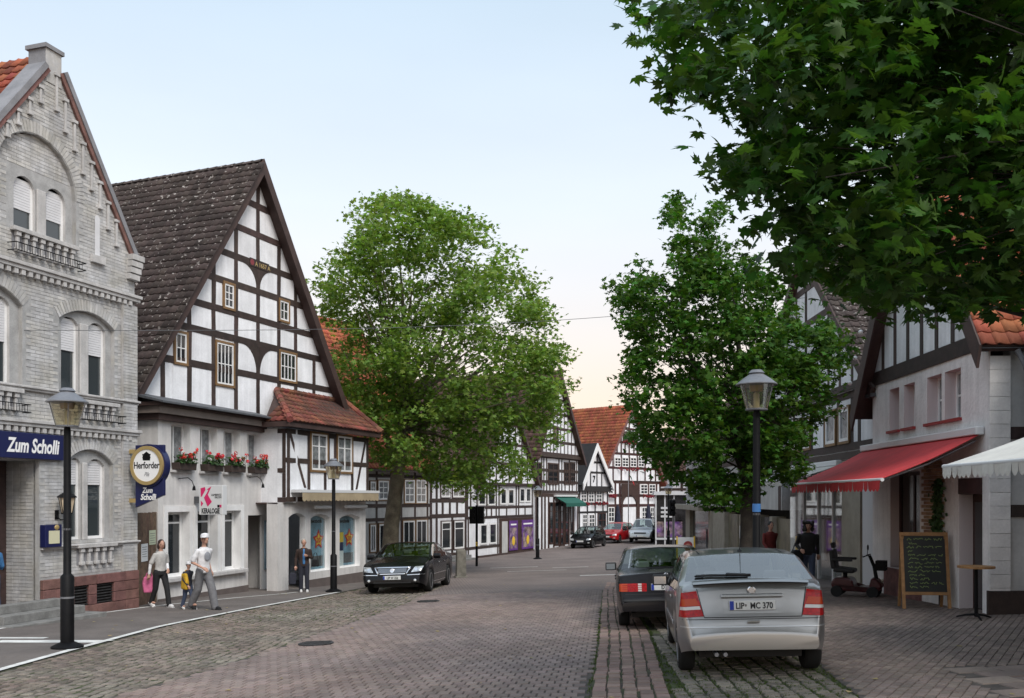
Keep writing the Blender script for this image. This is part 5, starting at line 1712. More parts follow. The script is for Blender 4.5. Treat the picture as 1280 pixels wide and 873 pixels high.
# end face with quoins towards the camera, drainpipe
for k in range(26):
    z0 = -.3 + k * .245
    if z0 + .24 > ze: break
    d = .33
    MB().box(ur - .02, ur + .05, .0 - .03, d, z0, z0 + .239).build('quoin', MATS['quoin_white'], hr)
MB().box(ur - .3, ur - .021, .36, 7.9, -.6, ze).build('end_wall', MATS['grey_plaster'], hr)
MB().box(ur - .02, ur + .06, -.06, .75, -.6, Rf.z(1245, 740)).build('plinth', MATS['timber'], hr)
q = MB().path([(ur + .25, .35, ze - .1), (ur + .3, .45, ze - .35), (ur + .14, .7, ze - .8), (ur + .14, .72, .2)], [.05] * 4, 8)
q.build('drainpipe', MATS['zinc'], hr, smooth=True)
MB().box(ur - .1, ur + .3, -.3, 1.0, ze - .08, ze + .04).build('gutter', MATS['slate'], hr)
# gable above
zg1 = Rf.z(1166, 446)
apz = ze + 4.4
um = ur / 2
gcv = [(-.1, ze), (ur + .2, ze), (um, apz)]
MB().prism(gcv, .0, .3).build('gable_wall', MATS['plaster'], hr)
half_timber(hr, gcv, [ze + .16, ze + 1.9, ze + 3.1], [(ur * k / 8, ze, 99) for k in range(1, 8)], bt=.32, pt=.15)
rt2 = tile_proto('roof_tile', MATS['lichen_tile'], .25, .36, .035)
gable_roof(hr, Rf, (-.55, ze - .75), (um, apz + .1), (ur + .22, ze - .12), -.3, 9, MATS['soffit_brown'], tile=ot, visible='R', n_ind=100, verge=MATS['soffit_brown'], vw=.3)
for k in range(9):
    t = (k + .5) / 9
    MB().ball((-.5 + (um + .5) * t, -.58, ze - .75 + (apz - ze + .6) * t), .055).build('light_bulb', MATS['sign_white'], hr)

def awning(name, F, u0, u1, ztop, zbot, proj, m, label, vd=.22, y0=-.05, arms=True, case='sign_pale', nsc=28):
    e = F.empty(name, label, 'awning')
    b = MB()
    K = 10
    vs = []
    for i in range(K + 1):
        t = i / K
        sag = -.05 * math.sin(math.pi * t)
        for uu in (u0, u1): vs.append((uu, y0 - proj * t, ztop + (zbot - ztop) * t + sag))
    n = len(vs)
    vs2 = [(x, y, z - .012) for x, y, z in vs]
    b.add(vs + vs2, [(2 * i, 2 * i + 1, 2 * i + 3, 2 * i + 2) for i in range(K)] + [(n + 2 * i, n + 2 * i + 2, n + 2 * i + 3, n + 2 * i + 1) for i in range(K)] + [(2 * i, 2 * i + 2, n + 2 * i + 2, n + 2 * i) for i in range(K)] + [(2 * i + 1, n + 2 * i + 1, n + 2 * i + 3, 2 * i + 3) for i in range(K)])
    b.build('canvas', m, e, smooth=True)
    v = MB()
    d = (u1 - u0) / nsc
    yv = y0 - proj - .012
    for k in range(nsc):
        a = u0 + d * k
        w_ = .012 * math.sin(k * 1.7)
        v.add([(a, yv, zbot - .02), (a + d, yv, zbot - .02)] + [(a + d * (1 - j / 6), yv - w_, zbot - vd + .06 * (1 - math.sin(math.pi * j / 6))) for j in range(7)], [tuple(range(9))])
    v.build('valance', m, e)
    MB().tube((u0 - .03, yv + .03, zbot - .02), (u1 + .03, yv + .03, zbot - .02), .035, n=10).build('front_bar', MATS[case], e, smooth=True)
    MB().box(u0 - .05, u1 + .05, y0 - .12, y0 + .04, ztop - .03, ztop + .12).build('case', MATS[case], e, bevel=.02)
    if arms:
        for uu in (u0 + .2, u1 - .2):
            MB().path([(uu, y0, ztop - .12), (uu + .05, y0 - proj * .5, (ztop + zbot) / 2 - .14), (uu, y0 - proj + .03, zbot - .05)], [.022] * 3, 6).build('arm', MATS['grey_metal'], e)
    return e
zo = Rf.z(1112, 598, -1.8)
awning('red_awning', Rf, Rf.u(1084), ur - .25, zaw, zo, 1.8, MATS['awning_red'], 'sloping red canvas awning over the white house shop front', .24)

# --- house next door nearer the camera, mostly out of frame, with the white awning
Nf = Facade(8.75, 16.15, -.0435, -1)
hn = Nf.empty('end_house', 'timbered house wall at the edge of the picture behind the white awning', 'house')
MB().box(.3, 9, .9, 8, -.6, 5.2).build('wall', MATS['grey_plaster'], hn)
half_timber(hn, rect(.3, 9, -.6, 5.2), [.95, 2.45, 3.9], [(.4, -.6, 5.2), (1.5, -.6, 5.2), (2.6, -.6, 5.2), (3.7, -.6, 5.2), (5, -.6, 5.2)], y=.9, bt=.22, pt=.2, pm='grey_plaster')
MB().box(.3, 9, .75, .899, -.6, -.1 + .6).build('plinth', MATS['sandstone_red'], hn)
eaves_roof(hn, Nf, .2, 9.2, 5.2, .4, 9, 5, MATS['brown_tile'])
for z_ in (1.95, 3.35): MB().box(ur - .02, ur + .01, .36, 4, z_ + hr.location.z - hr.location.z, z_ + .22).build('end_beam', MATS['timber'], hr)
mat('sign_teal', (.02, .16, .19), .5)
MB().box(.5, .58, .2, .88, 3.1, 4.6).build('sign_board', MATS['sign_teal'], hn)
zb_ = Nf.zb
zw0, zw1 = 2.27 - zb_, 3.3 - zb_
awning('white_awning', Nf, 16.15 - 13.4, 9.0, zw1, zw0, 2.6, MATS['awning_white'], 'cream white canvas awning with scalloped edge at the near shop', .2, y0=.3, nsc=40)

# --- half-timbered house behind the maple
R2 = Facade(9.35, 31.4, -.03, -1)
h2 = R2.empty('timber_house', 'half-timbered house with brown tiled roof behind the street maple', 'house')
u2 = 8.5
ze2 = R2.z(1078, 484)
MB().box(0, u2, 0, 8, R2.z(1060, 575), ze2).build('wall', MATS['plaster'], h2)
ws = [wpx(R2, 1034, 1046, 516, 556), wpx(R2, 1051, 1063, 511, 551)]
zt0, zt1 = (ws[0][2] + ws[1][2]) / 2, (ws[0][3] + ws[1][3]) / 2
ws = [(a, c, zt0, zt1) for a, c, _, _ in ws] + [(1.2, 1.9, zt0, zt1), (2.2, 2.9, zt0, zt1)]
z20 = R2.z(1060, 575)
half_timber(h2, rect(0, u2, z20, ze2), [z20 + .12, zt0 - .16, ze2 - .1], [(x, z20, ze2) for x in (.1, 1.05, 2.05, 3.05, R2.u(1031.5), R2.u(1048.5), R2.u(1066), R2.u(1075), u2 - .1)] + [(R2.u(x), z20, zt0 - .16) for x in (1040, 1057)],
            [(a - .08, b_ + .08, c - .08, d + .08) for a, b_, c, d in ws], bt=.2, pt=.2)
for q in ws: window(h2, *q, 1, 1, -.06, .09, .05, .06, casing=.07, cm='casing_brown', gm='curtain_glass')
um = R2.u(1012)
apz = R2.z(1012, 318)
gcv = [(um - (u2 - um), ze2), (u2, ze2), (um, apz)]
MB().prism(gcv, -.1, .3).build('gable_wall', MATS['plaster'], h2)
half_timber(h2, gcv, [ze2 + .1, ze2 + 1.3, ze2 + 2.5, ze2 + 3.6], [(x, ze2, 99) for x in (.6, 1.7, 2.8, um, 5.0, 6.0, 7.0, 7.8)], y=-.1, bt=.2, pt=.15)
gable_roof(h2, R2, (um - (u2 - um) - .3, ze2 - .4), (um, apz + .1), (u2 + .45, ze2 - .35), -.3, 8, MATS['brown_tile'], tile=lt, visible='R', tw=.25, tl=.3, n_ind=300, verge=MATS['soffit_brown'], vw=.1)
MB().box(u2 + .1, u2 + .55, -.35, 8, ze2 - .42, ze2 - .34).build('gutter', MATS['slate'], h2)
MB().box(u2 - .25, u2, -.02, .2, -.6, ze2).build('corner_post', MATS['timber'], h2)
# shop below: glass between white posts, grey column
zs2 = z20 - .02
MB().box(0, u2, .6, 8, -.6, zs2).build('shop_core', MATS['shop_dark'], h2)
for k, px in enumerate((1000, 1018, 1036, 1052)):
    u = R2.u(px)
    MB().box(u - .05, u + .05, .1, .2, -.6, zs2).build('shop_post', MATS['light_box'], h2)
MB().box(0, R2.u(1052), .14, .16, -.1, zs2 - .2).build('shop_pane', clear, h2)
MB().box(R2.u(1053), R2.u(1076), -.02, .4, -.6, zs2).build('column', MATS['beige_column'], h2)
MB().box(u2 - 1.0, u2, -.02, .4, -.6, zs2).build('column', MATS['light_box'], h2)
MB().box(R2.u(990), R2.u(1010), .5, .58, .6, 1.9).build('light_panel', MATS['light_box'], h2)
MB().box(R2.u(992), R2.u(1000), .4, .49, 1.3, 1.6).build('light_panel', MATS['purple'], h2)
awning('cream_awning', R2, .3, R2.u(1052), R2.z(1040, 582), R2.z(1010, 604, -1.6) + .12, 1.6, MATS['awning_cream'], 'pale cream awning half hidden behind the street maple', .18)

# --- shops further along
R3 = Facade(10.6, 56, -.05, -1)
h3 = R3.empty('corner_shop', 'white corner shop with beige columns and display windows beyond the maple', 'shop')
u3 = 24
zt3 = R3.z(872, 590)
z3 = R3.z(872, 632)
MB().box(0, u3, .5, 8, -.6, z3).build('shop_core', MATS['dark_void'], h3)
MB().box(0, u3, 0, 8, z3, zt3 + 1.2).build('wall', MATS['grey_plaster'], h3)
half_timber(h3, rect(0, u3, z3, zt3 + 1.2), [zt3 + .1, zt3 + 1.1], [(R3.u(x), z3, zt3 + 1.2) for x in (857, 886, 902, 925, 950, 975)], bt=.25, pt=.35, pm='grey_plaster')
MB().box(R3.u(856), R3.u(888), -.6, -.001, z3 - .25, z3 + .05).build('canopy', MATS['beige_column'], h3, bevel=.02)
for x0, x1, m in ((863, 885, 'shop_dark'), (907, 918, 'olive_display'), (919, 930, 'olive_display'), (946, 962, 'shop_dark'), (966, 985, 'olive_display')):
    o = MB().box(R3.u(x0), R3.u(x1), .15, .2, -.1, z3 - .3).build('shop_window', MATS[m], h3)
    MB().box(R3.u(x0), R3.u(x1), .05, .149, -.6, -.1).build('stall_riser', MATS['beige_column'], o)
for x0, x1 in ((857.5, 862.5), (886, 890), (891, 906), (930.5, 945), (962.5, 965.5)):
    MB().box(R3.u(x0), R3.u(x1), -.02, .5, -.6, z3 - .251).build('column', MATS['beige_column'], h3)
o = [MB().box(R3.u(921.5), R3.u(928), .1, .149, z, z + .55).build('poster', MATS['paper_white'], h3) for z in (.1, .8, 1.5)]
MB().box(R3.u(870), R3.u(880), .1, .149, .6, 1.6).build('poster', MATS['curtain_glass'], h3)
eaves_roof(h3, R3, -.3, u3, zt3 + 1.2, -.5, zt3 + 7, 5, MATS['brown_tile'], bt_)
# --- glazed pavilion on the far right corner
Pf = Facade(*((818.5 - 640) / FPX * 66, 66), 1, -.12)
hp = Pf.empty('glazed_pavilion', 'grey glazed shop front with purple reflections at the far corner', 'shop')
q = wpx(Pf, 819, 853, 619, 668)
MB().box(q[0], q[1] + 2, .1, 3, -.3, q[3]).build('core', MATS['shop_dark'], hp)
MB().box(q[0] - .1, q[1] + 2, -.2, 3.1, q[3], q[3] + .25).build('roof', MATS['light_box'], hp)
for k in range(3):
    a = q[0] + (q[1] - q[0]) * k / 3
    MB().box(a, a + .1, -.02, .1, -.3, q[3]).build('mullion', MATS['light_box'], hp)
    for z0, z1, m in ((.5, 1.6, 'shop_purple_glass'), (1.7, q[3] - .05, 'shop_dark')):
        MB().box(a + .1, a + (q[1] - q[0]) / 3, .05, .099, z0, z1).build('pane', MATS[m], hp)
MB().box(q[0], q[1], -.05, -.021, .3, .45).build('rail', MATS['light_box'], hp)
for k in range(3): MB().box(q[0] + .4, q[0] + 1.2, -.03, .049, 1.9 + k * .3, 2.05 + k * .3).build('sign_strip', MATS['light_box'], hp)
# ================================================================= trees
mat('bark_plane', (.115, .095, .07), .9, noise=.3, nscale=3, bump=.4, bscale=18, c2=(.20, .18, .13), c2scale=2.5, c2amt=.7)
mat('bark_maple', (.045, .038, .032), .9, noise=.3, nscale=5, bump=.5, bscale=25)
mat('leaf_plane', (.165, .255, .055), .6, var=.42, trans=.45, spec=.2)
mat('leaf_maple', (.055, .13, .018), .6, var=.45, trans=.38, spec=.2)
mat('leaf_near', (.042, .100, .017), .5, var=.45, noise=.15, nscale=30, trans=.42, spec=.3)

def leaf_outline(lobes):
    half = lobes
    pts = [(math.sin(R(a)) * r, math.cos(R(a)) * r) for a, r in half]
    return pts + [(-x, y) for x, y in pts[::-1] if abs(x) > 1e-6]
MAPLE = [(0, 1.0), (10, .62), (22, .66), (30, .46), (44, .92), (58, .60), (66, .62), (84, .40), (98, .72), (118, .46), (150, .36), (175, .14)]
SMALL = [(0, 1.0), (24, .5), (50, .92), (75, .48), (102, .72), (140, .42), (176, .12)]
def leaf_mesh(name, out, m, fold=.12):
    """a lobed leaf in the xy plane, tip along +y, slightly cupped, hinged at the stalk"""
    vs = [(0, .0, 0)] + [(x, y + .0, -fold * (abs(x) ** 1.5) - .10 * y * y) for x, y in out]
    n = len(out)
    b = MB()
    b.add(vs, [(0, i + 1, (i + 1) % n + 1) for i in range(n)])
    return b.mesh(name, m)
def foliage(name, parent, P, Nn, S, out, m, fold=.12):
    """every leaf a small lobed face: positions P, normals Nn, sizes S"""
    P, Nn, S = np.array(P), np.array(Nn), np.array(S)
    K = len(P)
    n = len(out)
    loc = np.array([(0, 0, 0)] + [(x, y, -fold * (abs(x) ** 1.5) - .10 * y * y) for x, y in out])
    Nn = Nn / np.linalg.norm(Nn, axis=1)[:, None]
    rs = np.random.RandomState(len(P))
    t = rs.normal(size=(K, 3))
    X = np.cross(t, Nn)
    X /= np.linalg.norm(X, axis=1)[:, None]
    Y = np.cross(Nn, X)
    cur = rs.uniform(.2, 3.2, K)[:, None, None]
    nar = rs.uniform(.8, 1.1, K)[:, None, None]
    V = P[:, None, :] + S[:, None, None] * (loc[None, :, 0:1] * nar * X[:, None, :] + loc[None, :, 1:2] * Y[:, None, :] + cur * loc[None, :, 2:3] * Nn[:, None, :])
    tri = np.array([(0, i + 1, (i + 1) % n + 1) for i in range(n)])
    loops = (tri[None] + (np.arange(K) * (n + 1))[:, None, None]).ravel().astype(np.int32)
    me = bpy.data.meshes.new(name)
    me.vertices.add(K * (n + 1))
    me.vertices.foreach_set('co', V.ravel())
    me.loops.add(len(loops))
    me.loops.foreach_set('vertex_index', loops)
    me.polygons.add(K * n)
    me.polygons.foreach_set('loop_start', np.arange(0, K * n * 3, 3, dtype=np.int32))
    me.update(calc_edges=True)
    me.materials.append(m)
    return tag(link(name, me, parent), kind='stuff')

def crown_points(sil, Y0, depth, n_cl, per, rc, seed, size, droop=.45, edge_bias=.0):
    """clusters of leaves filling the crown's volume; the outline is given as seen from the street"""
    rg = np.random.RandomState(seed)
    xs, ys = [p[0] for p in sil], [p[1] for p in sil]
    cx, cy = np.mean(xs), np.mean(ys)
    cl = []
    while len(cl) < n_cl:
        px, py = rg.uniform(min(xs), max(xs)), rg.uniform(min(ys), max(ys))
        if not inpoly((px, py), sil): continue
        # how deep the crown is here: thinner towards the outline
        d = 0
        for a in range(8):
            for r in (12, 26, 45, 70):
                if inpoly((px + r * math.cos(a * .785), py + r * math.sin(a * .785)), sil): d += 1
        d /= 32
        Y = Y0 + rg.uniform(-1, 1) * depth * (.12 + .88 * d ** .8)
        k = Y0 / Y if False else 1
        cl.append((((px - 640) / FPX * Y, Y, CZ - (py - HY) / FPX * Y), d))
    P, Nn, S = [], [], []
    for (c, d) in cl:
        m = int(per * rg.uniform(.5, 1.4) * (1 if d > .5 else .6))
        q = rg.normal(size=(m, 3)) * np.array([rc, rc, rc * .6]) * (.75 if d < .4 else 1)
        nn = rg.normal(size=(m, 3)) * .55 + np.array([0, -.15, .9])
        P.append(np.array(c) + q)
        Nn.append(nn)
        S.append(size * rg.uniform(.6, 1.15, m))
    return cl, np.concatenate(P), np.concatenate(Nn), np.concatenate(S)
def limbs(parent, name, m, base, fork, r0, cl, n_limb, seed, r_end=.012, lead=None):
    """tapered limbs from the trunk out to the leaf clusters"""
    rg = random.Random(seed)
    b = MB()
    pick = rg.sample(cl, min(n_limb, len(cl)))
    top = Vector(fork)
    for k, (c, d) in enumerate(pick):
        c = Vector(c)
        t0 = rg.uniform(0, 1)
        st = top + Vector((0, 0, 1)) * max(0, min((c.z - top.z) * .55, lead or 99)) * t0
        mid = st.lerp(c, .45) + Vector((rg.uniform(-.3, .3), rg.uniform(-.3, .3), rg.uniform(.0, .5)))
        rr = r0 * rg.uniform(.22, .5) * (1 - .5 * t0)
        b.path([st, st.lerp(mid, .5) + Vector((0, 0, .1)), mid, mid.lerp(c, .6), c], [rr, rr * .75, rr * .5, rr * .28, r_end], 6)
    return b.build(name, m, parent, smooth=True)

# --- plane tree on the left
TY = 38.5
tx = (487 - 640) / FPX * TY
pt_ = empty('plane_tree', (tx, TY, zg(tx, TY)), 0, 'big leafy plane tree behind the parked black saloon', 'tree')
Mi = pt_.matrix_basis.inverted()
sil = [(478, 236), (508, 240), (540, 258), (562, 268), (585, 262), (612, 276), (622, 305), (648, 338), (668, 352), (682, 385), (692, 420), (706, 440), (713, 482), (703, 505), (694, 528), (706, 548),
       (682, 572), (662, 592), (640, 606), (622, 604), (606, 632), (590, 620), (572, 622), (545, 596), (515, 592), (484, 584), (462, 558), (444, 522), (424, 502), (408, 446), (416, 412), (396, 392), (391, 366), (402, 330),
       (425, 322), (444, 302), (447, 262)]
cl, P, Nn, S = crown_points(sil, TY, 4.4, 640, 66, .33, 3, .152)
off = np.array([tx, TY, zg(tx, TY)])
foliage('crown', pt_, P - off, Nn, S, leaf_outline(SMALL), MATS['leaf_plane'])
f = lambda px, py: Vector(((px - 640) / FPX * TY - tx, 0, CZ - (py - HY) / FPX * TY - off[2]))
b = MB()
tp = [Vector((0, 0, -.3)), Vector((0, 0, .1)), f(489, 660), f(494, 620), f(499, 575), f(503, 530), f(510, 470), f(505, 400), f(500, 330)]
b.path(tp, [.46, .37, .33, .30, .27, .22, .16, .09, .03], 14)
b.path([f(499, 575), f(520, 545), f(560, 500), f(610, 450)], [.17, .14, .1, .03], 8)
b.path([f(497, 590), f(485, 550), f(460, 500), f(430, 440)], [.16, .12, .08, .02], 8)
b.path([f(503, 530), f(535, 470), f(560, 400), f(585, 320)], [.14, .11, .07, .02], 8)
b.build('trunk', MATS['bark_plane'], pt_, smooth=True)
limbs(pt_, 'limbs', MATS['bark_plane'], None, f(505, 540), .2, [(Vector(c) - Vector(off), d) for c, d in cl], 90, 5, .01, 5)

# --- street maple on the right
TY = 20.5
tx = (934 - 640) / FPX * TY
mp2 = empty('maple_tree', (tx, TY, zg(tx, TY)), 0, 'dark green street maple behind the silver hatchback', 'tree')
sil = [(830, 238), (852, 246), (868, 292), (880, 268), (896, 244), (908, 264), (916, 300), (938, 330), (956, 345), (985, 372), (1004, 402), (1030, 398), (1066, 428), (1062, 448), (1040, 478), (1050, 502), (1022, 530),
       (1000, 556), (1008, 588), (984, 602), (958, 604), (934, 642), (902, 630), (876, 634), (862, 602), (832, 592), (802, 572), (790, 545), (802, 520), (776, 494), (790, 462), (768, 440), (790, 428), (780, 402), (754, 340),
       (776, 344), (790, 318), (815, 342), (848, 342), (844, 300), (832, 268)]
cl, P, Nn, S = crown_points(sil, TY, 2.3, 720, 46, .145, 11, .102)
off = np.array([tx, TY, zg(tx, TY)])
foliage('crown', mp2, P - off, Nn, S, leaf_outline(SMALL), MATS['leaf_maple'])
f = lambda px, py: Vector(((px - 640) / FPX * TY - tx, 0, CZ - (py - HY) / FPX * TY - off[2]))
b = MB()
b.path([Vector((0, 0, -.3)), Vector((0, 0, .1)), f(934, 660), f(935, 610), f(932, 540), f(925, 450), f(915, 360)], [.22, .17, .155, .14, .11, .06, .02], 12)
b.path([f(934, 600), f(900, 520), f(860, 440), f(845, 330)], [.09, .07, .04, .015], 8)
b.path([f(934, 590), f(970, 520), f(1000, 470), f(1020, 430)], [.08, .06, .04, .015], 8)
b.build('trunk', MATS['bark_maple'], mp2, smooth=True)
limbs(mp2, 'limbs', MATS['bark_maple'], None, f(934, 590), .1, [(Vector(c) - Vector(off), d) for c, d in cl], 70, 6, .006, 3)

# --- near maple whose boughs hang in from the right
nx_, ny_ = 6.6, 6.4
nm = empty('maple_tree', (nx_, ny_, zg(nx_, ny_)), 0, 'near maple boughs with large lobed leaves hanging into the upper corner', 'tree')
off = np.array([nx_, ny_, zg(nx_, ny_)])
sil = [(782, 18), (800, 50), (826, 62), (850, 42), (858, 72), (836, 104), (824, 120), (852, 122), (886, 124), (896, 142), (922, 138), (940, 164), (938, 186), (872, 204), (892, 222), (930, 238), (948, 262), (940, 276), (955, 288),
       (966, 316), (958, 338), (986, 352), (1012, 346), (1040, 352), (1062, 374), (1086, 366), (1110, 372), (1128, 396), (1146, 376), (1162, 386), (1182, 404), (1198, 400), (1216, 384), (1232, 392), (1250, 372), (1276, 384),
       (1340, 410), (1480, 380), (1560, 200), (1500, -150), (1300, -220), (1050, -180), (900, -90), (858, -30), (846, 8)]
cl, P, Nn, S = crown_points([(x + 14 if x < 1000 else x, y - 4) for x, y in sil], 7.2, 2.2, 1250, 22, .13, 23, .098, .6)
inside = (P[:, 1] > 4.4)
P, Nn, S = P[inside], Nn[inside], S[inside]
px = 640 + FPX * P[:, 0] / P[:, 1]
py = HY - FPX * (P[:, 2] - CZ) / P[:, 1]
vis = (px > 770) & (px < 1285) & (py > -10)
order = np.argsort(np.where(vis, P[:, 1] - .35 * (px < 1000) - .5 * (py > 300), 99))
big = order[:300]
lm = leaf_mesh('leaf', leaf_outline(MAPLE), MATS['leaf_near'])
for i in big:
    n_ = Vector(Nn[i]).normalized()
    t_ = Vector((rnd.gauss(0, 1), rnd.gauss(0, 1), rnd.gauss(-.4, .6)))
    X = t_.cross(n_).normalized()
    Y = n_.cross(X)
    s_ = S[i]
    o = link('leaf', lm, nm)
    o.matrix_local = basis(P[i] - off, X * s_ * rnd.uniform(.85, 1.08), Y * s_, n_ * s_ * rnd.uniform(.3, 3.2))
rest_ = np.ones(len(P), bool)
rest_[big] = False
foliage('crown', nm, P[rest_] - off, Nn[rest_], S[rest_], leaf_outline(MAPLE), MATS['leaf_near'])
b = MB()
b.path([(0, 0, -.3), (0, 0, .2), (-.05, 0, 1.5), (-.1, .1, 3.0), (-.2, .1, 4.6), (-.3, .3, 7)], [.3, .24, .21, .19, .14, .04], 12)
for e in ((-3.4, .6, 4.6), (-2.4, 2.0, 3.6), (-1.6, -1.0, 4.0), (-4.4, 1.2, 5.6), (-1.6, 2.8, 5.2), (.8, 1.8, 5), (-3.0, 1.5, 6.4)):
    b.path([(-.1, .1, 2.9), (e[0] * .3, e[1] * .3, 3.4), (e[0] * .65, e[1] * .65, e[2] * .88), e], [.12, .09, .05, .012], 8)
b.build('trunk', MATS['bark_maple'], nm, smooth=True)
limbs(nm, 'limbs', MATS['bark_maple'], None, Vector((-1.2, .5, 4.0)), .05, [(Vector(c) - Vector(off), d) for c, d in cl], 240, 8, .003, 1.5)
# ================================================================= street furniture
lamp_glass = glass('lamp_glass', (.80, .74, .58), .22)
mat('lamp_bulb', (.62, .58, .46), .5)
mat('lamp_hat', (.20, .205, .225), .38, metal=.35, noise=.1)
mat('stone_post', (.165, .155, .13), .95, noise=.25, nscale=5, bump=.6, bscale=25)
mat('sticker_blue', (.06, .2, .5), .5)
def make_lamp(loc, label, h=4.2, sticker=None):
    e = empty('street_lamp', loc, 0, label, 'street lamp', 'lantern lamps along the street')
    k = h / 4.2
    MB().lathe([(.25, 0), (.25, .03), (.17, .07), (.105, .1)], 20).build('base_plate', MATS['black_metal'], e, smooth=True)
    MB().lathe([(.105, .09), (.105, 1.15 * k), (.07, 1.19 * k), (.062, 1.2 * k), (.055, 3.5 * k), (.045, 3.56 * k)], 16).build('pole', MATS['black_metal'], e, smooth=True)
    MB().lathe([(.108, .8 * k), (.108, .83 * k)], 16).lathe([(.06, 1.9 * k), (.06, 1.93 * k)], 14).build('collar', MATS['lamp_hat'], e)
    z = 3.56 * k
    MB().lathe([(.17, z + .02), (.265, z + .4)], 24).build('lamp_shade', lamp_glass, e, smooth=True)
    MB().lathe([(.05, z), (.17, z), (.175, z + .02), (.168, z + .03), (.05, z + .02)], 20).build('lamp_tray', MATS['lamp_hat'], e, smooth=True)
    MB().lathe([(.05, z + .03), (.05, z + .25), (.02, z + .3), (0, z + .3)], 12).build('bulb', MATS['lamp_bulb'], e, smooth=True)
    MB().lathe([(.10, z + .3), (.12, z + .39), (.0, z + .4)], 12).build('reflector', MATS['gold'], e, smooth=True)
    MB().lathe([(.27, z + .395), (.325, z + .4), (.325, z + .415), (.22, z + .5), (.115, z + .57), (.11, z + .585), (.13, z + .59), (.085, z + .64), (0, z + .64)], 24).build('lamp_hat', MATS['lamp_hat'], e, smooth=True)
    for i in range(4):
        a = i * math.pi / 2 + .5
        MB().tube((.172 * math.cos(a), .172 * math.sin(a), z + .02), (.267 * math.cos(a), .267 * math.sin(a), z + .4), .006, n=5).build('strut', MATS['lamp_hat'], e)
    if sticker: MB().lathe([(.066, sticker), (.066, sticker + .13)], 14).build('band', MATS['sticker_blue'], e)
    return e
def on_ground(X, Y): return (X, Y, zg(X, Y))
make_lamp(on_ground(-7.28, 15.06), 'tall black street lamp in front of the white brick inn', 4.26)
make_lamp(on_ground(-5.51, 28.42), 'black street lamp in front of the arched salon shop windows', 4.1)
make_lamp(on_ground(3.88, 14.6), 'dark street lamp standing against the street maple crown', 4.2, sticker=1.95)
make_lamp(on_ground(1.44, 51.76), 'street lamp beside the house with the purple shop', 4.1)
make_lamp(on_ground(10.2, 60), 'distant street lamp before the glazed pavilion', 4.15)

mat('signal_red', (.10, .01, .01), .3)
mat('signal_amber', (.12, .06, .01), .3)
mat('signal_green', (.01, .08, .05), .3)
def traffic_light(loc, label, rz, hh, heads=1):
    e = empty('traffic_light', loc, rz, label, 'traffic light')
    MB().lathe([(.06, 0), (.06, hh + .9), (.0, hh + .92)], 12).build('pole', MATS['grey_metal'] if heads == 1 else MATS['black_metal'], e, smooth=True)
    for k in range(heads):
        xo = (-.2 if k == 0 else .22)
        hd = MB().box(xo - .15, xo + .15, -.3, -.06, hh, hh + .85).build('signal_head', MATS['black_metal'], e, bevel=.02)
        for j, m in enumerate(('signal_green', 'signal_amber', 'signal_red')):
            zc_ = hh + .15 + j * .28
            o = MB().lathe([(0, .0), (.09, .0), (.1, -.012)], 14).build('lens', MATS[m], hd)
            o.matrix_local = TRS((xo, -.302, zc_), rx=R(90))
            o = MB().lathe([(.11, 0), (.11, .14)], 14).build('visor', MATS['black_metal'], hd)
            o.matrix_local = TRS((xo, -.30, zc_), rx=R(90))
        if k == 1:
            for j in range(3): MB().box(xo + .16, xo + .2, -.3, -.1, hh + .06 + j * .28, hh + .22 + j * .28).build('signal_plate', MATS['paper_white'], hd)
    return e
traffic_light(on_ground(-1.74, 45.37), 'double traffic light on a dark pole under the plane tree', 0, 2.1, 2)
traffic_light(on_ground(8.6, 49), 'traffic light on a grey pole near the glazed pavilion', .3, 2.2)
MB_ = MB().box(-.05, .05, -.12, -.06, 1.0, 1.2)
pb = empty('push_button_box', on_ground(-1.74, 45.37), 0, 'small yellow push button box on the traffic light pole', 'push button')
MB_.build('case', MATS['poster_yellow'], pb)
MB().lathe([(0, 0), (.03, 0), (.03, .01), (0, .012)], 10).build('button', MATS['black_metal'], pb).matrix_local = TRS((0, -.12, 1.1), rx=R(90))
# stone post by the plane tree
sp_ = empty('stone_post', on_ground(-1.95, 35.1), .2, 'weathered square stone post between the black saloon and the traffic light', 'bollard')
q = MB()
n = 5
for k in range(n):
    z0, z1 = -.1 + 1.18 * k / n, -.1 + 1.18 * (k + 1) / n
q.add([(-.19, -.19, -.1), (.19, -.19, -.1), (.19, .19, -.1), (-.19, .19, -.1), (-.17, -.17, 1.02), (.17, -.17, 1.02), (.17, .17, 1.02), (-.17, .17, 1.02), (-.12, -.12, 1.08), (.12, -.12, 1.08), (.12, .12, 1.08), (-.12, .12, 1.08)],
      [(0, 1, 5, 4), (1, 2, 6, 5), (2, 3, 7, 6), (3, 0, 4, 7), (4, 5, 9, 8), (5, 6, 10, 9), (6, 7, 11, 10), (7, 4, 8, 11), (8, 9, 10, 11)])
q.build('shaft', MATS['stone_post'], sp_, bevel=.025)
MB().box(-.24, .24, -.24, .24, -.1, .05).build('foot', MATS['stone_post'], sp_, bevel=.02)

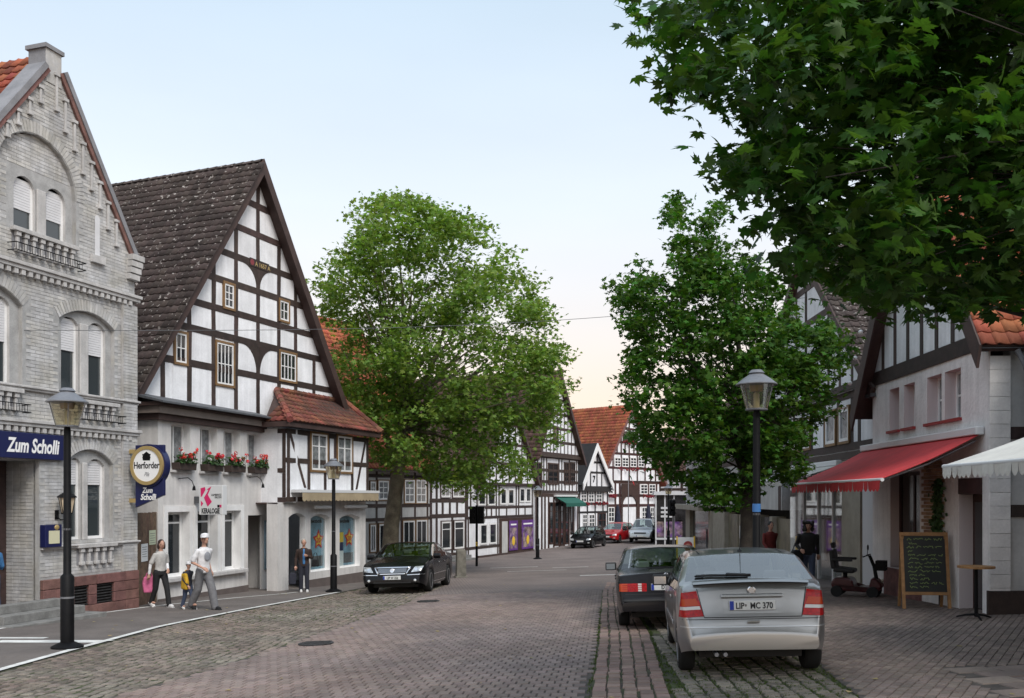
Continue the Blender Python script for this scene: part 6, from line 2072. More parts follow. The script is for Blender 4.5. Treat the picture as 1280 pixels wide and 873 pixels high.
# chalkboard, bistro table
mat('pine', (.30, .155, .06), .6, noise=.2, nscale=8)
mat('chalkboard', (.012, .014, .014), .6, noise=.2, nscale=5)
mat('chalk', (.30, .42, .12), .9)
X, Y = 8.08, 18.0
cb_ = empty('chalkboard_sign', on_ground(X, Y), R(-8), 'wooden framed chalkboard menu with green handwriting by the red door', 'chalkboard')
def leaning(name, boxes, m, tilt, parent, y0=0):
    q = MB()
    T = Matrix.Translation((0, y0, 0)) @ Matrix.Rotation(tilt, 4, 'X')
    for bx in boxes: q.box(*bx, 0, T)
    return q.build(name, m, parent)
for s in (-1, 1): leaning('leg', [(s * .42 - .03, s * .42 + .03, -.02, .02, 0, 1.5)], MATS['pine'], R(-9), cb_, -.12)
leaning('crossbar', [(-.39, .39, -.02, .02, 1.43, 1.5)], MATS['pine'], R(-9), cb_, -.12)
leaning('crossbar', [(-.39, .39, -.02, .02, .27, .33)], MATS['pine'], R(-9), cb_, -.12)
bd = leaning('writing_board', [(-.39, .39, -.008, .008, .331, 1.429)], MATS['chalkboard'], R(-9), cb_, -.12)
for s in (-1, 1): leaning('back_leg', [(s * .4 - .025, s * .4 + .025, -.02, .02, 0, 1.46)], MATS['pine'], R(9), cb_, .32)
q = MB()
T = Matrix.Translation((0, -.12, 0)) @ Matrix.Rotation(R(-9), 4, 'X')
rc_ = random.Random(4)
for ln_ in range(13):
    z = 1.36 - ln_ * .078
    x = -.33 + rc_.uniform(0, .05)
    while x < .3:
        wl = rc_.uniform(.08, .2)
        pts = []
        t = 0
        while t < wl and x + t < .34:
            pts.append(T @ Vector((x + t, -.0115, z + rc_.uniform(-.022, .026))))
            t += rc_.uniform(.012, .02)
        if len(pts) > 2: q.path(pts, [.0042] * len(pts), 4)
        x += wl + .035
        if rc_.random() < .2: break
tag(q.build('handwriting', MATS['chalk'], bd), kind='stuff')
tb = empty('bistro_table', on_ground(8.02, 15.9), 0, 'high bistro table with thin top in front of the red door', 'table')
MB().lathe([(0, .88), (.3, .88), (.3, .915), (0, .915)], 24).build('table_top', MATS['pine'], tb, smooth=True)
MB().lathe([(.03, .04), (.03, .88)], 10).build('column', MATS['black_metal'], tb, smooth=True)
for k in range(3):
    a = k * 2.1 + .3
    MB().path([(0, 0, .08), (.16 * math.cos(a), .16 * math.sin(a), .06), (.32 * math.cos(a), .32 * math.sin(a), .015)], [.025, .02, .015], 6).build('foot', MATS['black_metal'], tb)

# mobility scooter under the red awning
mat('scooter_red', (.06, .006, .008), .35, coat=.3)
mat('seat_black', (.014, .014, .015), .65)
scx, scy = 7.95, 21.3
ms = empty('mobility_scooter', on_ground(scx, scy), R(-28), 'dark red mobility scooter with black seat parked under the red awning', 'scooter')
MB().prism([(-.45, .14), (.5, .12), (.56, .2), (.5, .26), (.1, .24), (.02, .2), (-.02, .38), (-.08, .44), (-.42, .44), (-.5, .3)], -.27, .27).build('body', MATS['scooter_red'], ms, bevel=.04)
MB().prism([(.3, .2), (.55, .18), (.6, .26), (.5, .42), (.36, .46)], -.24, .24).build('front_cowl', MATS['scooter_red'], ms, bevel=.05)
MB().prism([(-.46, .56), (0, .54), (.02, .64), (-.42, .68)], -.24, .24).build('seat', MATS['seat_black'], ms, bevel=.04)
MB().prism([(-.5, .62), (-.38, .64), (-.44, 1.08), (-.54, 1.06)], -.23, .23).build('backrest', MATS['seat_black'], ms, bevel=.04)
MB().prism([(-.5, 1.1), (-.43, 1.11), (-.45, 1.24), (-.53, 1.23)], -.15, .15).build('headrest', MATS['seat_black'], ms, bevel=.03)
for s in (-1, 1): MB().box(-.46, -.02, s * .3 - .04, s * .3 + .04, .82, .88).build('armrest', MATS['seat_black'], ms, bevel=.02)
MB().tube((-.22, 0, .4), (-.22, 0, .58), .05).build('seat_post', MATS['black_metal'], ms)
MB().path([(.45, 0, .4), (.4, 0, .7), (.3, 0, .95)], [.045, .04, .035], 8).build('tiller', MATS['black_metal'], ms)
MB().path([(.2, -.25, .93), (.3, -.12, .97), (.3, .12, .97), (.2, .25, .93)], [.016] * 4, 6).build('handlebar', MATS['black_metal'], ms)
q = MB().path([(.28, -.2, .97), (.3, -.3, 1.08)], [.007] * 2, 5).build('mirror_stalk', MATS['black_metal'], ms)
MB().ball((.31, -.32, 1.15), (.02, .05, .07)).build('mirror', MATS['black_metal'], ms, smooth=True)
q = MB()
for k in range(5): q.box(.44, .66, -.16 + k * .078, -.152 + k * .078, .62, .84)
for k in range(4): q.box(.44, .66, -.16, .16, .62 + k * .07, .626 + k * .07)
q.build('basket', MATS['black_metal'], ms)
MB().ball((.57, 0, .38), (.03, .06, .045)).build('headlight', MATS['lamp_bulb'], ms, smooth=True)
def wheel_simple(parent, x, y, r, wd, rimm):
    t = MB().lathe([(r * .62, -wd / 2), (r * .93, -wd / 2), (r, -wd * .3), (r, wd * .3), (r * .93, wd / 2), (r * .62, wd / 2)], 20).build('wheel', MATS['rubber'], parent, smooth=True)
    t.matrix_local = TRS((x, y, r), rx=R(90))
    MB().lathe([(0, wd * .42), (r * .2, wd * .45), (r * .62, wd * .3), (r * .62, -wd * .3), (r * .2, -wd * .45), (0, -wd * .42)], 16).build('rim', rimm, t, smooth=True)
    return t
for x, y in ((.4, -.27), (.4, .27), (-.36, -.27), (-.36, .27)): wheel_simple(ms, x, y, .13, .09, MATS['grey_metal'])

ms.scale = (1.02, 1.15, 1.0)
# advertising board, closed parasols, flag, chairs at the far cafe
ab = empty('poster_board', on_ground(7.55, 40), R(-5), 'yellow-edged pavement board with a face poster beyond the dark saloon', 'poster board')
for s in (-1, 1): MB().box(s * .37 - .03, s * .37 + .03, -.03, .03, .1, 1.25).build('upright', MATS['poster_yellow'], ab)
pn = MB().box(-.34, .34, -.015, .015, .3, 1.2).build('panel', MATS['paper_white'], ab)
mat('poster_skin', (.50, .22, .16), .6)
MB().ball((.1, -.018, .75), (.15, .004, .19)).build('printed_face', MATS['poster_skin'], pn, smooth=True)
MB().ball((.1, -.0165, .84), (.2, .003, .2)).build('printed_hair', MATS['sill_red'], pn, smooth=True)
MB().box(-.37, .37, -.2, .2, 0, .1).build('foot', MATS['poster_yellow'], ab)
mat('parasol_blue', (.012, .014, .035), .8, noise=.3)
for k, (px, lab) in enumerate(((772, 'closed dark blue parasol left of the arched door'), (810.5, 'closed dark blue parasol right of the arched door'))):
    Yp = 77.5
    Xp = (px - 640) / FPX * Yp
    e = empty('closed_parasol', on_ground(Xp, Yp), 0, lab, 'parasol', 'parasols before the arched door')
    MB().lathe([(.02, 1.0), (.28, .95), (.3, 1.2), (.22, 1.9), (.14, 2.5), (.04, 2.75), (0, 2.8)], 10).build('canopy', MATS['parasol_blue'], e, smooth=True)
    MB().lathe([(.03, 0), (.03, 1.0)], 8).build('pole', MATS['light_box'], e)
    MB().lathe([(.3, 0), (.3, .08), (.05, .12)], 12).build('base', MATS['concrete'], e)
fx, fy = (785.5 - 640) / FPX * 75, 75
fg = empty('flagpole', on_ground(fx, fy), 0, 'thin flagpole with small red white and green flag before the orange-roofed house', 'flagpole')
MB().lathe([(.05, 0), (.04, 3), (.025, 5.4), (0, 5.45)], 10).build('pole', MATS['grey_metal'], fg, smooth=True)
mat('flag_green', (.01, .12, .04), .8)
for k, m in enumerate(('flag_green', 'paper_white', 'poster_red')):
    q = MB()
    vs = []
    for i in range(7):
        t = i / 6
        vs += [(.03 + .1 * k + .38 * t * .6, .06 * math.sin(t * 5 + k), 5.35 - .22 * k - .75 * t * .5), (.03 + .1 * k + .38 * t * .6 + .06, .06 * math.sin(t * 5 + k + .5), 5.35 - .22 * (k + 1) - .8 * t * .5)]
    q.add(vs, [(2 * i, 2 * i + 1, 2 * i + 3, 2 * i + 2) for i in range(6)])
    q.build('flag_stripe', MATS[m], fg)
mat('wicker', (.22, .10, .05), .8, noise=.3, nscale=20)
for k, px in enumerate((775.5, 780.5, 787, 793)):
    Yp = 74.5 - .3 * k
    Xp = (px - 640) / FPX * Yp
    e = empty('cafe_chair', on_ground(Xp, Yp), k * .8, 'brown wicker cafe chair outside the arched door, %s from the red hatchback' % ords[k], 'chair', 'cafe chairs')
    MB().box(-.23, .23, -.22, .22, .42, .47).build('seat', MATS['wicker'], e)
    MB().prism([(-.23, .47), (.23, .47), (.2, .95), (-.2, .95)], .18, .24).build('backrest', MATS['wicker'], e)
    for x in (-.2, .2):
        for y in (-.19, .19): MB().tube((x, y, 0), (x, y, .42), .018, n=6).build('leg', MATS['black_metal'], e)
# thin cable across the street
p0, p1 = Vector((*H.at(H.u(30)), H.zb + H.z(30, 413))), Vector((*R2.at(R2.u(1010)), R2.zb + R2.z(1010, 372)))
tag(MB().path([p0.lerp(p1, t / 24) - Vector((0, 0, .35 * math.sin(math.pi * t / 24))) for t in range(25)], [.007] * 25, 5).build('overhead_cable', MATS['slate']), 'thin overhead cable strung across the street from the inn', 'cable')
# ================================================================= cars
mat('paint_silver', (.36, .355, .35), .3, metal=.8, coat=.6)
mat('paint_black', (.005, .005, .006), .22, coat=.1, spec=.25)
mat('paint_anthracite', (.010, .009, .011), .25, coat=.1, spec=.28)
mat('paint_red', (.38, .008, .012), .3, coat=.7)
mat('paint_lightsilver', (.55, .56, .57), .3, metal=.6, coat=.6)
mat('trim_black', (.012, .012, .013), .6)
mat('lens_red', (.40, .004, .006), .2, coat=.2, spec=.3, noise=.3, nscale=30)
mat('lens_amber', (.50, .055, .008), .2, coat=.2, spec=.3)
mat('lens_clear', (.62, .60, .58), .1, coat=.8)
mat('headlamp', (.55, .57, .58), .08, metal=.5, coat=1, noise=.35, nscale=14)
mat('plate_white', (.70, .71, .70), .5)
mat('plate_blue', (.01, .04, .35), .5)
mat('alloy', (.50, .50, .51), .3, metal=.9)
mat('interior', (.05, .05, .052), .9)
mat('interior_grey', (.20, .20, .20), .9)
car_glass = glass('car_glass', (.62, .72, .70), .16)
car_glass_rear = glass('car_glass_rear', (.74, .77, .75), .30)

def smooth_curve(pts, xs, k=.03):
    x = np.array([p[0] for p in pts])
    z = np.array([p[1] for p in pts])
    acc = 0
    for o in (-1, -.5, 0, .5, 1): acc = acc + np.interp(np.clip(xs + o * k, x[0], x[-1]), x, z)
    return acc / 5
class Car:
    def __init__(s, name, label, X, Y, hx, hy, spec, paint, rz_label=None, group=None):
        s.sp = spec
        n = Vector((-.03 if -5 < X < 10 else 0, .034 if Y < 50 else 0, 1)).normalized()
        h = Vector((hx, hy, 0)).normalized()
        h = (h - n * h.dot(n)).normalized()
        l = n.cross(h)
        s.e = empty(name, (0, 0, 0), 0, label, 'car', group)
        s.e.matrix_basis = basis((X, Y, zg(X, Y)), h, l, n)
        s.paint = MATS[paint]
        s.build()
    def build(s):
        sp = s.sp
        top = sorted(sp['top'])
        x0, x1 = top[0][0], top[-1][0]
        wr, zs_, W0, zbt = sp['r'], sp.get('zsill', .2), sp['W'] / 2, sp.get('belt')
        st = set(np.round(np.arange(x0, x1 + .001, .07), 3)) | {x0, x1}
        for k in range(6): st |= {round(x0 + .015 * k * k * .6, 3), round(x1 - .015 * k * k * .6, 3)}
        for a, c in (sp['ws'], sp['rs'], *sp['side']): st |= {a, c}
        R_ = wr * 1.13
        for ax in sp['ax']:
            for t in np.linspace(-1, 1, 13): st.add(round(ax + R_ * math.sin(t * math.pi / 2), 4))
        st |= {p[0] for p in top}
        xs = np.array(sorted(st))
        keep = [xs[0]]
        for x in xs[1:]:
            if x - keep[-1] > .004: keep.append(x)
        xs = np.array(keep)
        zt = smooth_curve(top, xs, .035)
        zB = smooth_curve(sorted(zbt), xs, .1)
        rings = []
        for x, t, bl in zip(xs, zt, zB):
            dd = max(0, (x - (x1 - .42)) / .42, ((x0 + .5) - x) / .5)
            zb = zs_ + sp.get('lift', .12) * dd ** .7
            for ax in sp['ax']:
                if abs(x - ax) < R_: zb = max(zb, wr + math.sqrt(max(0, R_ * R_ - (x - ax) ** 2)))
            d = max(0, (x - (x1 - .42)) / .42, ((x0 + .42) - x) / .42)
            W = W0 * (1 - sp.get('round', .17) * d ** 2.2)
            t = max(t, zb + .06)
            z_s = min(bl, t - .035)
            z_s = max(z_s, zb + .03)
            h = t - z_s
            Wt = W * .985 - (.36 * h if h > .06 else .02)
            crown = sp.get('crown', .035)
            k = z_s - zb
            ring = [(W * .95, zb), (W * .985, zb + .18 * k), (W, zb + .45 * k), (W * .998, zb + .72 * k), (W * .982, z_s),
                    (W * .982 + (Wt - W * .982) * .33, z_s + h * .32), (W * .982 + (Wt - W * .982) * .68, z_s + h * .66), (Wt, t - min(.045, h * .4)), (Wt - .055, t - .004), (Wt * .55, t + crown * .6), (0, t + crown)]
            rings.append([(x, y, z) for y, z in ring])
        K = len(rings[0])
        full, body = MB(), MB()
        groups = {'windscreen': [], 'rear_window': []}
        for i in range(len(sp['side'])):
            groups['sideL%d' % i] = []
            groups['sideR%d' % i] = []
        def isin(a, r): return r[0] - 1e-6 <= a[0] and a[1] <= r[1] + 1e-6
        for sgn in (1, -1):
            V = [[(x, y * sgn, z) for x, y, z in r] for r in rings]
            for i in range(len(V) - 1):
                xm = (xs[i], xs[i + 1])
                for j in range(K - 1):
                    f = [V[i][j], V[i + 1][j], V[i + 1][j + 1], V[i][j + 1]]
                    if sgn < 0: f = f[::-1]
                    full.add(f, [(0, 1, 2, 3)])
                    if j >= 8 and isin(xm, sp['ws']): groups['windscreen'].append(f); continue
                    if j >= 8 and isin(xm, sp['rs']): groups['rear_window'].append(f); continue
                    hit = False
                    if 4 <= j <= 6:
                        for q, r in enumerate(sp['side']):
                            if isin(xm, r):
                                groups['side%s%d' % ('L' if sgn > 0 else 'R', q)].append(f)
                                hit = True
                    if not hit: body.add(f, [(0, 1, 2, 3)])
            for e_, rv in ((0, sgn > 0), (-1, sgn < 0)):
                pl = V[e_] + [(V[e_][0][0], 0, V[e_][0][2])]
                n = len(pl)
                for bb in (full, body): bb.add(pl if not rv else pl[::-1], [tuple(range(n))])
        o = body.build('body', s.paint, s.e, smooth=True, weld=True)
        o.data.set_sharp_from_angle(angle=R(38))
        s.bvh = BVHTree.FromPolygons([Vector(v) for v in full.v], full.f)
        s.x0, s.x1 = x0, x1
        gl = sp.get('glass', car_glass)
        for nm, fs in groups.items():
            if not fs: continue
            b = MB()
            for f in fs: b.add(f, [(0, 1, 2, 3)])
            name = 'windscreen' if nm == 'windscreen' else 'rear_window' if nm == 'rear_window' else 'side_window'
            b.build(name, sp.get('rear_glass', gl) if nm == 'rear_window' else gl, s.e, smooth=True, weld=True)
        # cabin floor, seats, underbody
        zf = sp['belt'][0][1] - .22
        b = MB()
        xa, xb = sp['rs'][0] + .25, sp['ws'][1] - .1
        b.box(x0 + .45, x1 - .45, -W0 * .7, W0 * .7, zs_ - .02, zs_ + .06)
        b.box(x0 + .12, x1 - .15, -W0 * .78, W0 * .78, zs_ + .14, zs_ + .2)
        b.box(x0 + .3, x1 - .3, -W0 * .62, W0 * .62, zs_ + .06, min(zf, .62))
        b.build('underbody', MATS['trim_black'], s.e)
        MB().box(xa, xb, -W0 * .9, W0 * .9, zf - .04, zf).build('cabin_floor', MATS['interior'], s.e)
        for sx_ in ((xa + xb) / 2 + .2, xa + .25):
            for yy in (-.36, .36):
                se = MB().prism([(sx_ - .1, zf), (sx_ + .02, zf), (sx_ - .06, zf + .28), (sx_ - .16, zf + .28)], yy - .23, yy + .23).build('seat', MATS['interior_grey'], s.e, bevel=.03)
                MB().box(sx_ - .19, sx_ - .1, yy - .13, yy + .13, zf + .31, zf + .45).build('headrest', MATS['interior_grey'], se, bevel=.03)
        for ax in sp['ax']:
            for sg in (1, -1):
                s.wheel(ax, sg * (W0 - .115), sp['r'], sp.get('tw', .195), sg)
    def wheel(s, x, y, r, wd, sg):
        t = MB().lathe([(r * .66, -wd / 2 + .01), (r * .90, -wd / 2), (r * .985, -wd * .38), (r, -wd * .3), (r, wd * .3), (r * .985, wd * .38), (r * .90, wd / 2), (r * .66, wd / 2 - .01)], 28).build('wheel', MATS['rubber'], s.e, smooth=True)
        t.matrix_local = TRS((x, y, r), rx=R(-90) if sg > 0 else R(90))
        rim = MB().lathe([(r * .67, wd * .46), (r * .62, wd * .48), (r * .6, wd * .2), (0, wd * .15)], 24).build('rim', MATS['trim_black'], t, smooth=True)
        q = MB()
        for k in range(7):
            a = k * 2 * math.pi / 7
            c, s_ = math.cos(a), math.sin(a)
            p = lambda rr, tt, z: (c * rr - s_ * tt, s_ * rr + c * tt, z)
            q.add([p(.05, -.03, wd * .42), p(.05, .03, wd * .42), p(r * .64, .022, wd * .40), p(r * .64, -.022, wd * .40), p(.05, -.03, wd * .2), p(.05, .03, wd * .2), p(r * .64, .022, wd * .2), p(r * .64, -.022, wd * .2)],
                  [(0, 1, 2, 3), (0, 4, 5, 1), (1, 5, 6, 2), (3, 2, 6, 7), (0, 3, 7, 4)])
        q.lathe([(r * .61, wd * .2), (r * .61, wd * .49), (r * .68, wd * .49), (r * .68, wd * .4)], 24).lathe([(0, wd * .45), (.06, wd * .43), (.07, wd * .2)], 14)
        q.build('spokes', s.sp.get('rim', MATS['alloy']), t)
    def patch(s, name, poly, view, m, off=.005, sub=3, parent=None, th=.0):
        """a lamp, plate or trim laid on the body: outline in the view's plane, dropped on the surface"""
        bm = bmesh.new()
        if view in ('rear', 'front'):
            sx = s.x0 - 1 if view == 'rear' else s.x1 + 1
            D = Vector((1, 0, 0)) if view == 'rear' else Vector((-1, 0, 0))
            P = lambda a, b: Vector((sx, a, b))
        elif view in ('left', 'right'):
            sg = 1 if view == 'left' else -1
            D = Vector((0, -sg, 0))
            P = lambda a, b: Vector((a, sg * 2, b))
        else:
            D = Vector((0, 0, -1))
            P = lambda a, b: Vector((a, b, 3))
        vs = [bm.verts.new(P(*p)) for p in poly]
        bm.faces.new(vs)
        bmesh.ops.triangulate(bm, faces=bm.faces)
        for _ in range(sub): bmesh.ops.subdivide_edges(bm, edges=bm.edges, cuts=1, use_grid_fill=True)
        last = None
        for v in bm.verts:
            h = s.bvh.ray_cast(v.co, D)
            if h[0] is not None:
                v.co = h[0] - D * off
                last = h[0]
            else: v['' ] if False else None
            if h[0] is None:
                n_ = s.bvh.find_nearest(v.co + D * (1 if view in ('left', 'right') else 1.0))
                v.co = n_[0] - D * off
        bmesh.ops.recalc_face_normals(bm, faces=bm.faces)
        for f in bm.faces: f.smooth = True
        me = bpy.data.meshes.new(name)
        bm.to_mesh(me)
        bm.free()
        me.materials.append(m)
        o = link(name, me, parent or s.e)
        if th:
            so = o.modifiers.new('solid', 'SOLIDIFY')
            so.thickness, so.offset = th, 0
        return o
    def plate(s, view, z, body, w_=.52, h_=.11, x=None, size=.098, name='number_plate'):
        sg = -1 if view == 'rear' else 1
        if x is None:
            D = Vector((-sg, 0, 0))
            h = s.bvh.ray_cast(Vector((sg * 5, 0, z)), D)
            x = h[0].x + sg * .025
        p = MB().box(min(x, x - sg * .02), max(x, x - sg * .02), -w_ / 2, w_ / 2, z - h_ / 2, z + h_ / 2).build(name, MATS['plate_white'], s.e, bevel=.004)
        bl = (w_ / 2 - .05, w_ / 2 - .004) if view == 'rear' else (-w_ / 2 + .004, -w_ / 2 + .05)
        MB().box(min(x + sg * .0005, x + sg * .002), max(x + sg * .0005, x + sg * .002), bl[0], bl[1], z - h_ / 2 + .004, z + h_ / 2 - .004).build('country_band', MATS['plate_blue'], p)
        rot = (R(90), 0, R(-90) if view == 'rear' else R(90))
        if body: text('lettering', body, p, (x + sg * .0025, (-.02 if view == 'rear' else .02), z - h_ * .34), size, MATS['trim_black'], rot, align='CENTER', sx=.80, ext=.0005, bold=.0025)
        gx = .075 if view == 'rear' else -.075
        if body: MB().ball((x + sg * .001, gx, z), (.002, .012, .016)).build('seal', MATS['interior_grey'], p)
        return p
    def mirror(s, x, z, m, side, glassm=None):
        sg = 1 if side == 'left' else -1
        W0 = s.sp['W'] / 2
        o = MB().prism([(x - .05, z - .07), (x + .07, z - .06), (x + .09, z + .03), (x + .03, z + .09), (x - .05, z + .08)], sg * (W0 - .02), sg * (W0 + .2)).build('mirror', m, s.e, bevel=.02)
        MB().box(x - .056, x - .0505, min(sg * (W0 + .01), sg * (W0 + .18)), max(sg * (W0 + .01), sg * (W0 + .18)), z - .05, z + .06).build('mirror_glass', glassm or MATS['chrome'], o)
    def door_lines(s, xs, z0, z1):
        for x in xs:
            for sd in ('left', 'right'): s.patch('door_gap', [(x - .006, z0), (x + .006, z0), (x + .006, z1), (x - .006, z1)], sd, MATS['trim_black'], .002, 3)
    def handles(s, xs, z, m):
        for x in xs:
            for sd in ('left', 'right'): s.patch('door_handle', [(x - .09, z - .014), (x + .09, z - .014), (x + .09, z + .014), (x - .09, z + .014)], sd, m, .02, 2, th=.02)

# --- silver hatchback, seen from behind
sp = dict(W=1.71, r=.305, ax=(-1.305, 1.305), zsill=.21, crown=.03, round=.16,
          top=[(-2.055, .36), (-2.05, .52), (-2.04, .62), (-2.01, .665), (-1.965, .685), (-1.945, .90), (-1.925, 1.0), (-1.88, 1.06), (-1.80, 1.075), (-1.74, 1.085), (-1.12, 1.385), (-.6, 1.42), (0, 1.425), (.42, 1.395), (1.15, 1.0), (1.6, .9), (1.95, .76), (2.03, .6), (2.05, .45), (2.055, .36)],
          belt=[(-2.06, .97), (-1.5, .985), (-.3, .95), (1.0, .90), (2.06, .8)], ws=(.44, 1.12), rs=(-1.70, -1.14), side=[(-1.30, -.86), (-.78, .02), (.1, .86)], rear_glass=car_glass_rear)
a = Car('hatchback', 'silver five-door hatchback seen from behind, nearest parked car', 3.04, 12.55, .122, .993, sp, 'paint_silver')
for sg in (1, -1):
    L_ = [(sg * .835, .70), (sg * .555, .715), (sg * .625, 1.005), (sg * .80, .985)]
    tl = a.patch('taillight', L_, 'rear', MATS['lens_red'], .008, 4)
    a.patch('indicator_lens', [(sg * .80, .83), (sg * .60, .84), (sg * .635, .92), (sg * .80, .91)], 'rear', MATS['lens_amber'], .012, 3, parent=tl)
    a.patch('reversing_lens', [(sg * .82, .785), (sg * .585, .795), (sg * .598, .832), (sg * .815, .822)], 'rear', MATS['lens_clear'], .013, 3, parent=tl)
    MB().tube((-2.06, .38 + .05 * sg, .28), (-1.8, .38 + .05 * sg, .28), .024, n=10).build('exhaust_pipe', MATS['grey_metal'], a.e, smooth=True)
mat('tailgate_shadow', (.02, .02, .02), .7)
tg = [(.56, .70), (.545, .995)]
for sg in (1, -1): a.patch('tailgate_gap', [(sg * .545, .705), (sg * .555, .705), (sg * .625, 1.03), (sg * .615, 1.03)], 'rear', MATS['tailgate_shadow'], .004, 3)
a.patch('tailgate_gap', [(-.55, .695), (.55, .695), (.55, .705), (-.55, .705)], 'rear', MATS['tailgate_shadow'], .004, 4)
a.patch('plate_recess', [(-.32, .74), (.32, .74), (.34, .93), (-.34, .93)], 'rear', MATS['paint_silver'], .006, 3)
MB().prism([(-1.995, .925), (-1.965, .925), (-1.95, .965), (-1.985, .965)], -.35, .35).build('plate_handle', MATS['paint_silver'], a.e, bevel=.01)
a.plate('rear', .835, 'LIP   MC 370', x=-2.0)
o = MB().lathe([(.036, -.004), (.046, 0), (.036, .004)], 20).build('emblem', MATS['chrome'], a.e)
o.matrix_local = TRS((-1.962, 0, 1.005), ry=R(90))
MB().prism([(-.055, .995), (.0, 1.003), (.0, 1.015), (-.0, 1.003), (.055, 1.015), (0, 1.008)], -1.968, -1.962, axis='x').build('emblem_bar', MATS['chrome'], a.e)
a.patch('bumper_strip', [(-.82, .585), (.82, .585), (.82, .60), (-.82, .60)], 'rear', MATS['paint_lightsilver'], .008, 5, th=.01)
a.patch('bumper_gap', [(-.80, .675), (.80, .675), (.80, .683), (-.80, .683)], 'rear', MATS['tailgate_shadow'], .004, 5)
MB().box(-2.075, -2.05, -.07, .07, .64, .665).build('tow_cover', MATS['paint_silver'], a.e, bevel=.008)
# spoiler lip, wiper, aerial, bright window rim
sl = MB()
vs = []
for i in range(13):
    y = -.66 + 1.32 * i / 12
    z = 1.075 + .025 * (1 - (y / .66) ** 2)
    xx = -1.90 + .06 * (y / .66) ** 2
    vs += [(xx - .05, y, z), (xx - .02, y, z + .022), (xx + .14, y, z + .03), (xx + .12, y, z - .02)]
sl.add(vs, [(4 * i + j, 4 * i + (j + 1) % 4, 4 * i + 4 + (j + 1) % 4, 4 * i + 4 + j) for i in range(12) for j in range(4)] + [(0, 1, 2, 3), (48, 49, 50, 51)])
sl.build('spoiler', MATS['paint_silver'], a.e, smooth=True)
w_ = a.patch('wiper', [(-1.69, .0), (-1.67, .0), (-1.62, .60), (-1.64, .62)], 'top', MATS['trim_black'], .02, 3, th=.02)
a.patch('wiper_arm', [(-1.72, -.03), (-1.70, -.03), (-1.655, .25), (-1.68, .25)], 'top', MATS['trim_black'], .035, 2, parent=w_, th=.03)
MB().tube((-.95, 0, 1.42), (-1.25, 0, 1.78), .006, .003, 6).build('aerial', MATS['trim_black'], a.e)
MB().ball((-.95, 0, 1.43), (.06, .03, .025)).build('aerial_base', MATS['trim_black'], a.e, smooth=True)
for x in (-.98,):
    for sg in (1, -1): a.patch('roof_strip', [(-1.0, sg * .50), (.3, sg * .50), (.3, sg * .52), (-1.0, sg * .52)], 'top', MATS['trim_black'], .004, 4)
a.mirror(.75, .98, MATS['trim_black'], 'left')
a.mirror(.75, .98, MATS['trim_black'], 'right')
a.door_lines((-.82, .06, .98), .32, .95)
a.handles((-.66, .22), .86, MATS['paint_silver'])
for sd in ('left', 'right'): a.patch('side_moulding', [(-.95, .52), (.95, .52), (.95, .57), (-.95, .57)], sd, MATS['paint_lightsilver'], .008, 4, th=.01)

# --- dark saloon in front of it
sp = dict(W=1.68, r=.30, ax=(-1.30, 1.365), zsill=.21, crown=.03, round=.10,
          top=[(-2.25, .36), (-2.245, .56), (-2.21, .60), (-2.17, .62), (-2.155, .90), (-2.12, .945), (-1.36, .985), (-1.28, 1.0), (-.74, 1.345), (-.3, 1.38), (.15, 1.375), (.40, 1.345), (1.02, .985), (1.1, .965), (1.95, .86), (2.10, .80), (2.14, .55), (2.17, .4)],
          belt=[(-2.3, .90), (-1.2, .93), (1.0, .90), (2.2, .82)], ws=(.42, .99), rs=(-1.26, -.76), side=[(-1.05, -.78), (-.72, -.02), (.06, .86)])
m_ = Car('saloon', 'dark anthracite saloon parked ahead of the silver hatchback', 2.88, 17.78, .105, .994, sp, 'paint_anthracite')
for sg in (1, -1):
    tl = m_.patch('taillight', [(sg * .80, .665), (sg * .335, .665), (sg * .335, .80), (sg * .80, .80)], 'rear', MATS['lens_red'], .008, 4)
    m_.patch('indicator_lens', [(sg * .80, .668), (sg * .66, .668), (sg * .66, .797), (sg * .80, .797)], 'rear', MATS['lens_amber'], .012, 3, parent=tl)
    m_.patch('reversing_lens', [(sg * .48, .668), (sg * .42, .668), (sg * .42, .797), (sg * .48, .797)], 'rear', MATS['lens_clear'], .012, 2, parent=tl)
    for zz in (.70, .735, .77): m_.patch('lens_rib', [(sg * .80, zz - .004), (sg * .34, zz - .004), (sg * .34, zz + .004), (sg * .80, zz + .004)], 'rear', MATS['lens_red'], .018, 3, parent=tl)
m_.plate('rear', .735, 'DT  KI')
o = MB().lathe([(.034, -.004), (.042, 0), (.034, .004)], 20).build('emblem', MATS['chrome'], m_.e)
o.matrix_local = TRS((-2.16, 0, .93), ry=R(80))
for k in range(3):
    aa = R(90 + 120 * k)
    MB().tube((-2.162, 0, .93), (-2.162, .036 * math.cos(aa), .93 + .036 * math.sin(aa)), .006, .002, 5).build('emblem_spoke', MATS['chrome'], m_.e)
m_.patch('bumper_strip', [(-.80, .50), (.80, .50), (.80, .53), (-.80, .53)], 'rear', MATS['trim_black'], .008, 5, th=.01)
m_.patch('boot_gap', [(-.70, .615), (.70, .615), (.70, .622), (-.70, .622)], 'rear', MATS['tailgate_shadow'], .004, 4)
mat('mirror_sky', (.55, .62, .66), .05, metal=1)
m_.mirror(.72, .97, MATS['trim_black'], 'left', MATS['mirror_sky'])
m_.mirror(.72, .97, MATS['trim_black'], 'right', MATS['mirror_sky'])
m_.door_lines((-.05, .92, -1.0), .34, .9)
m_.handles((-.82, .14), .82, MATS['trim_black'])
mat('chrome_trim', (.6, .6, .6), .25, metal=.9)
for sg in (1, -1):
    m_.patch('window_trim', [(-1.27, sg * .60), (-.77, sg * .535), (-.77, sg * .55), (-1.27, sg * .62)], 'top', MATS['chrome_trim'], .006, 3)

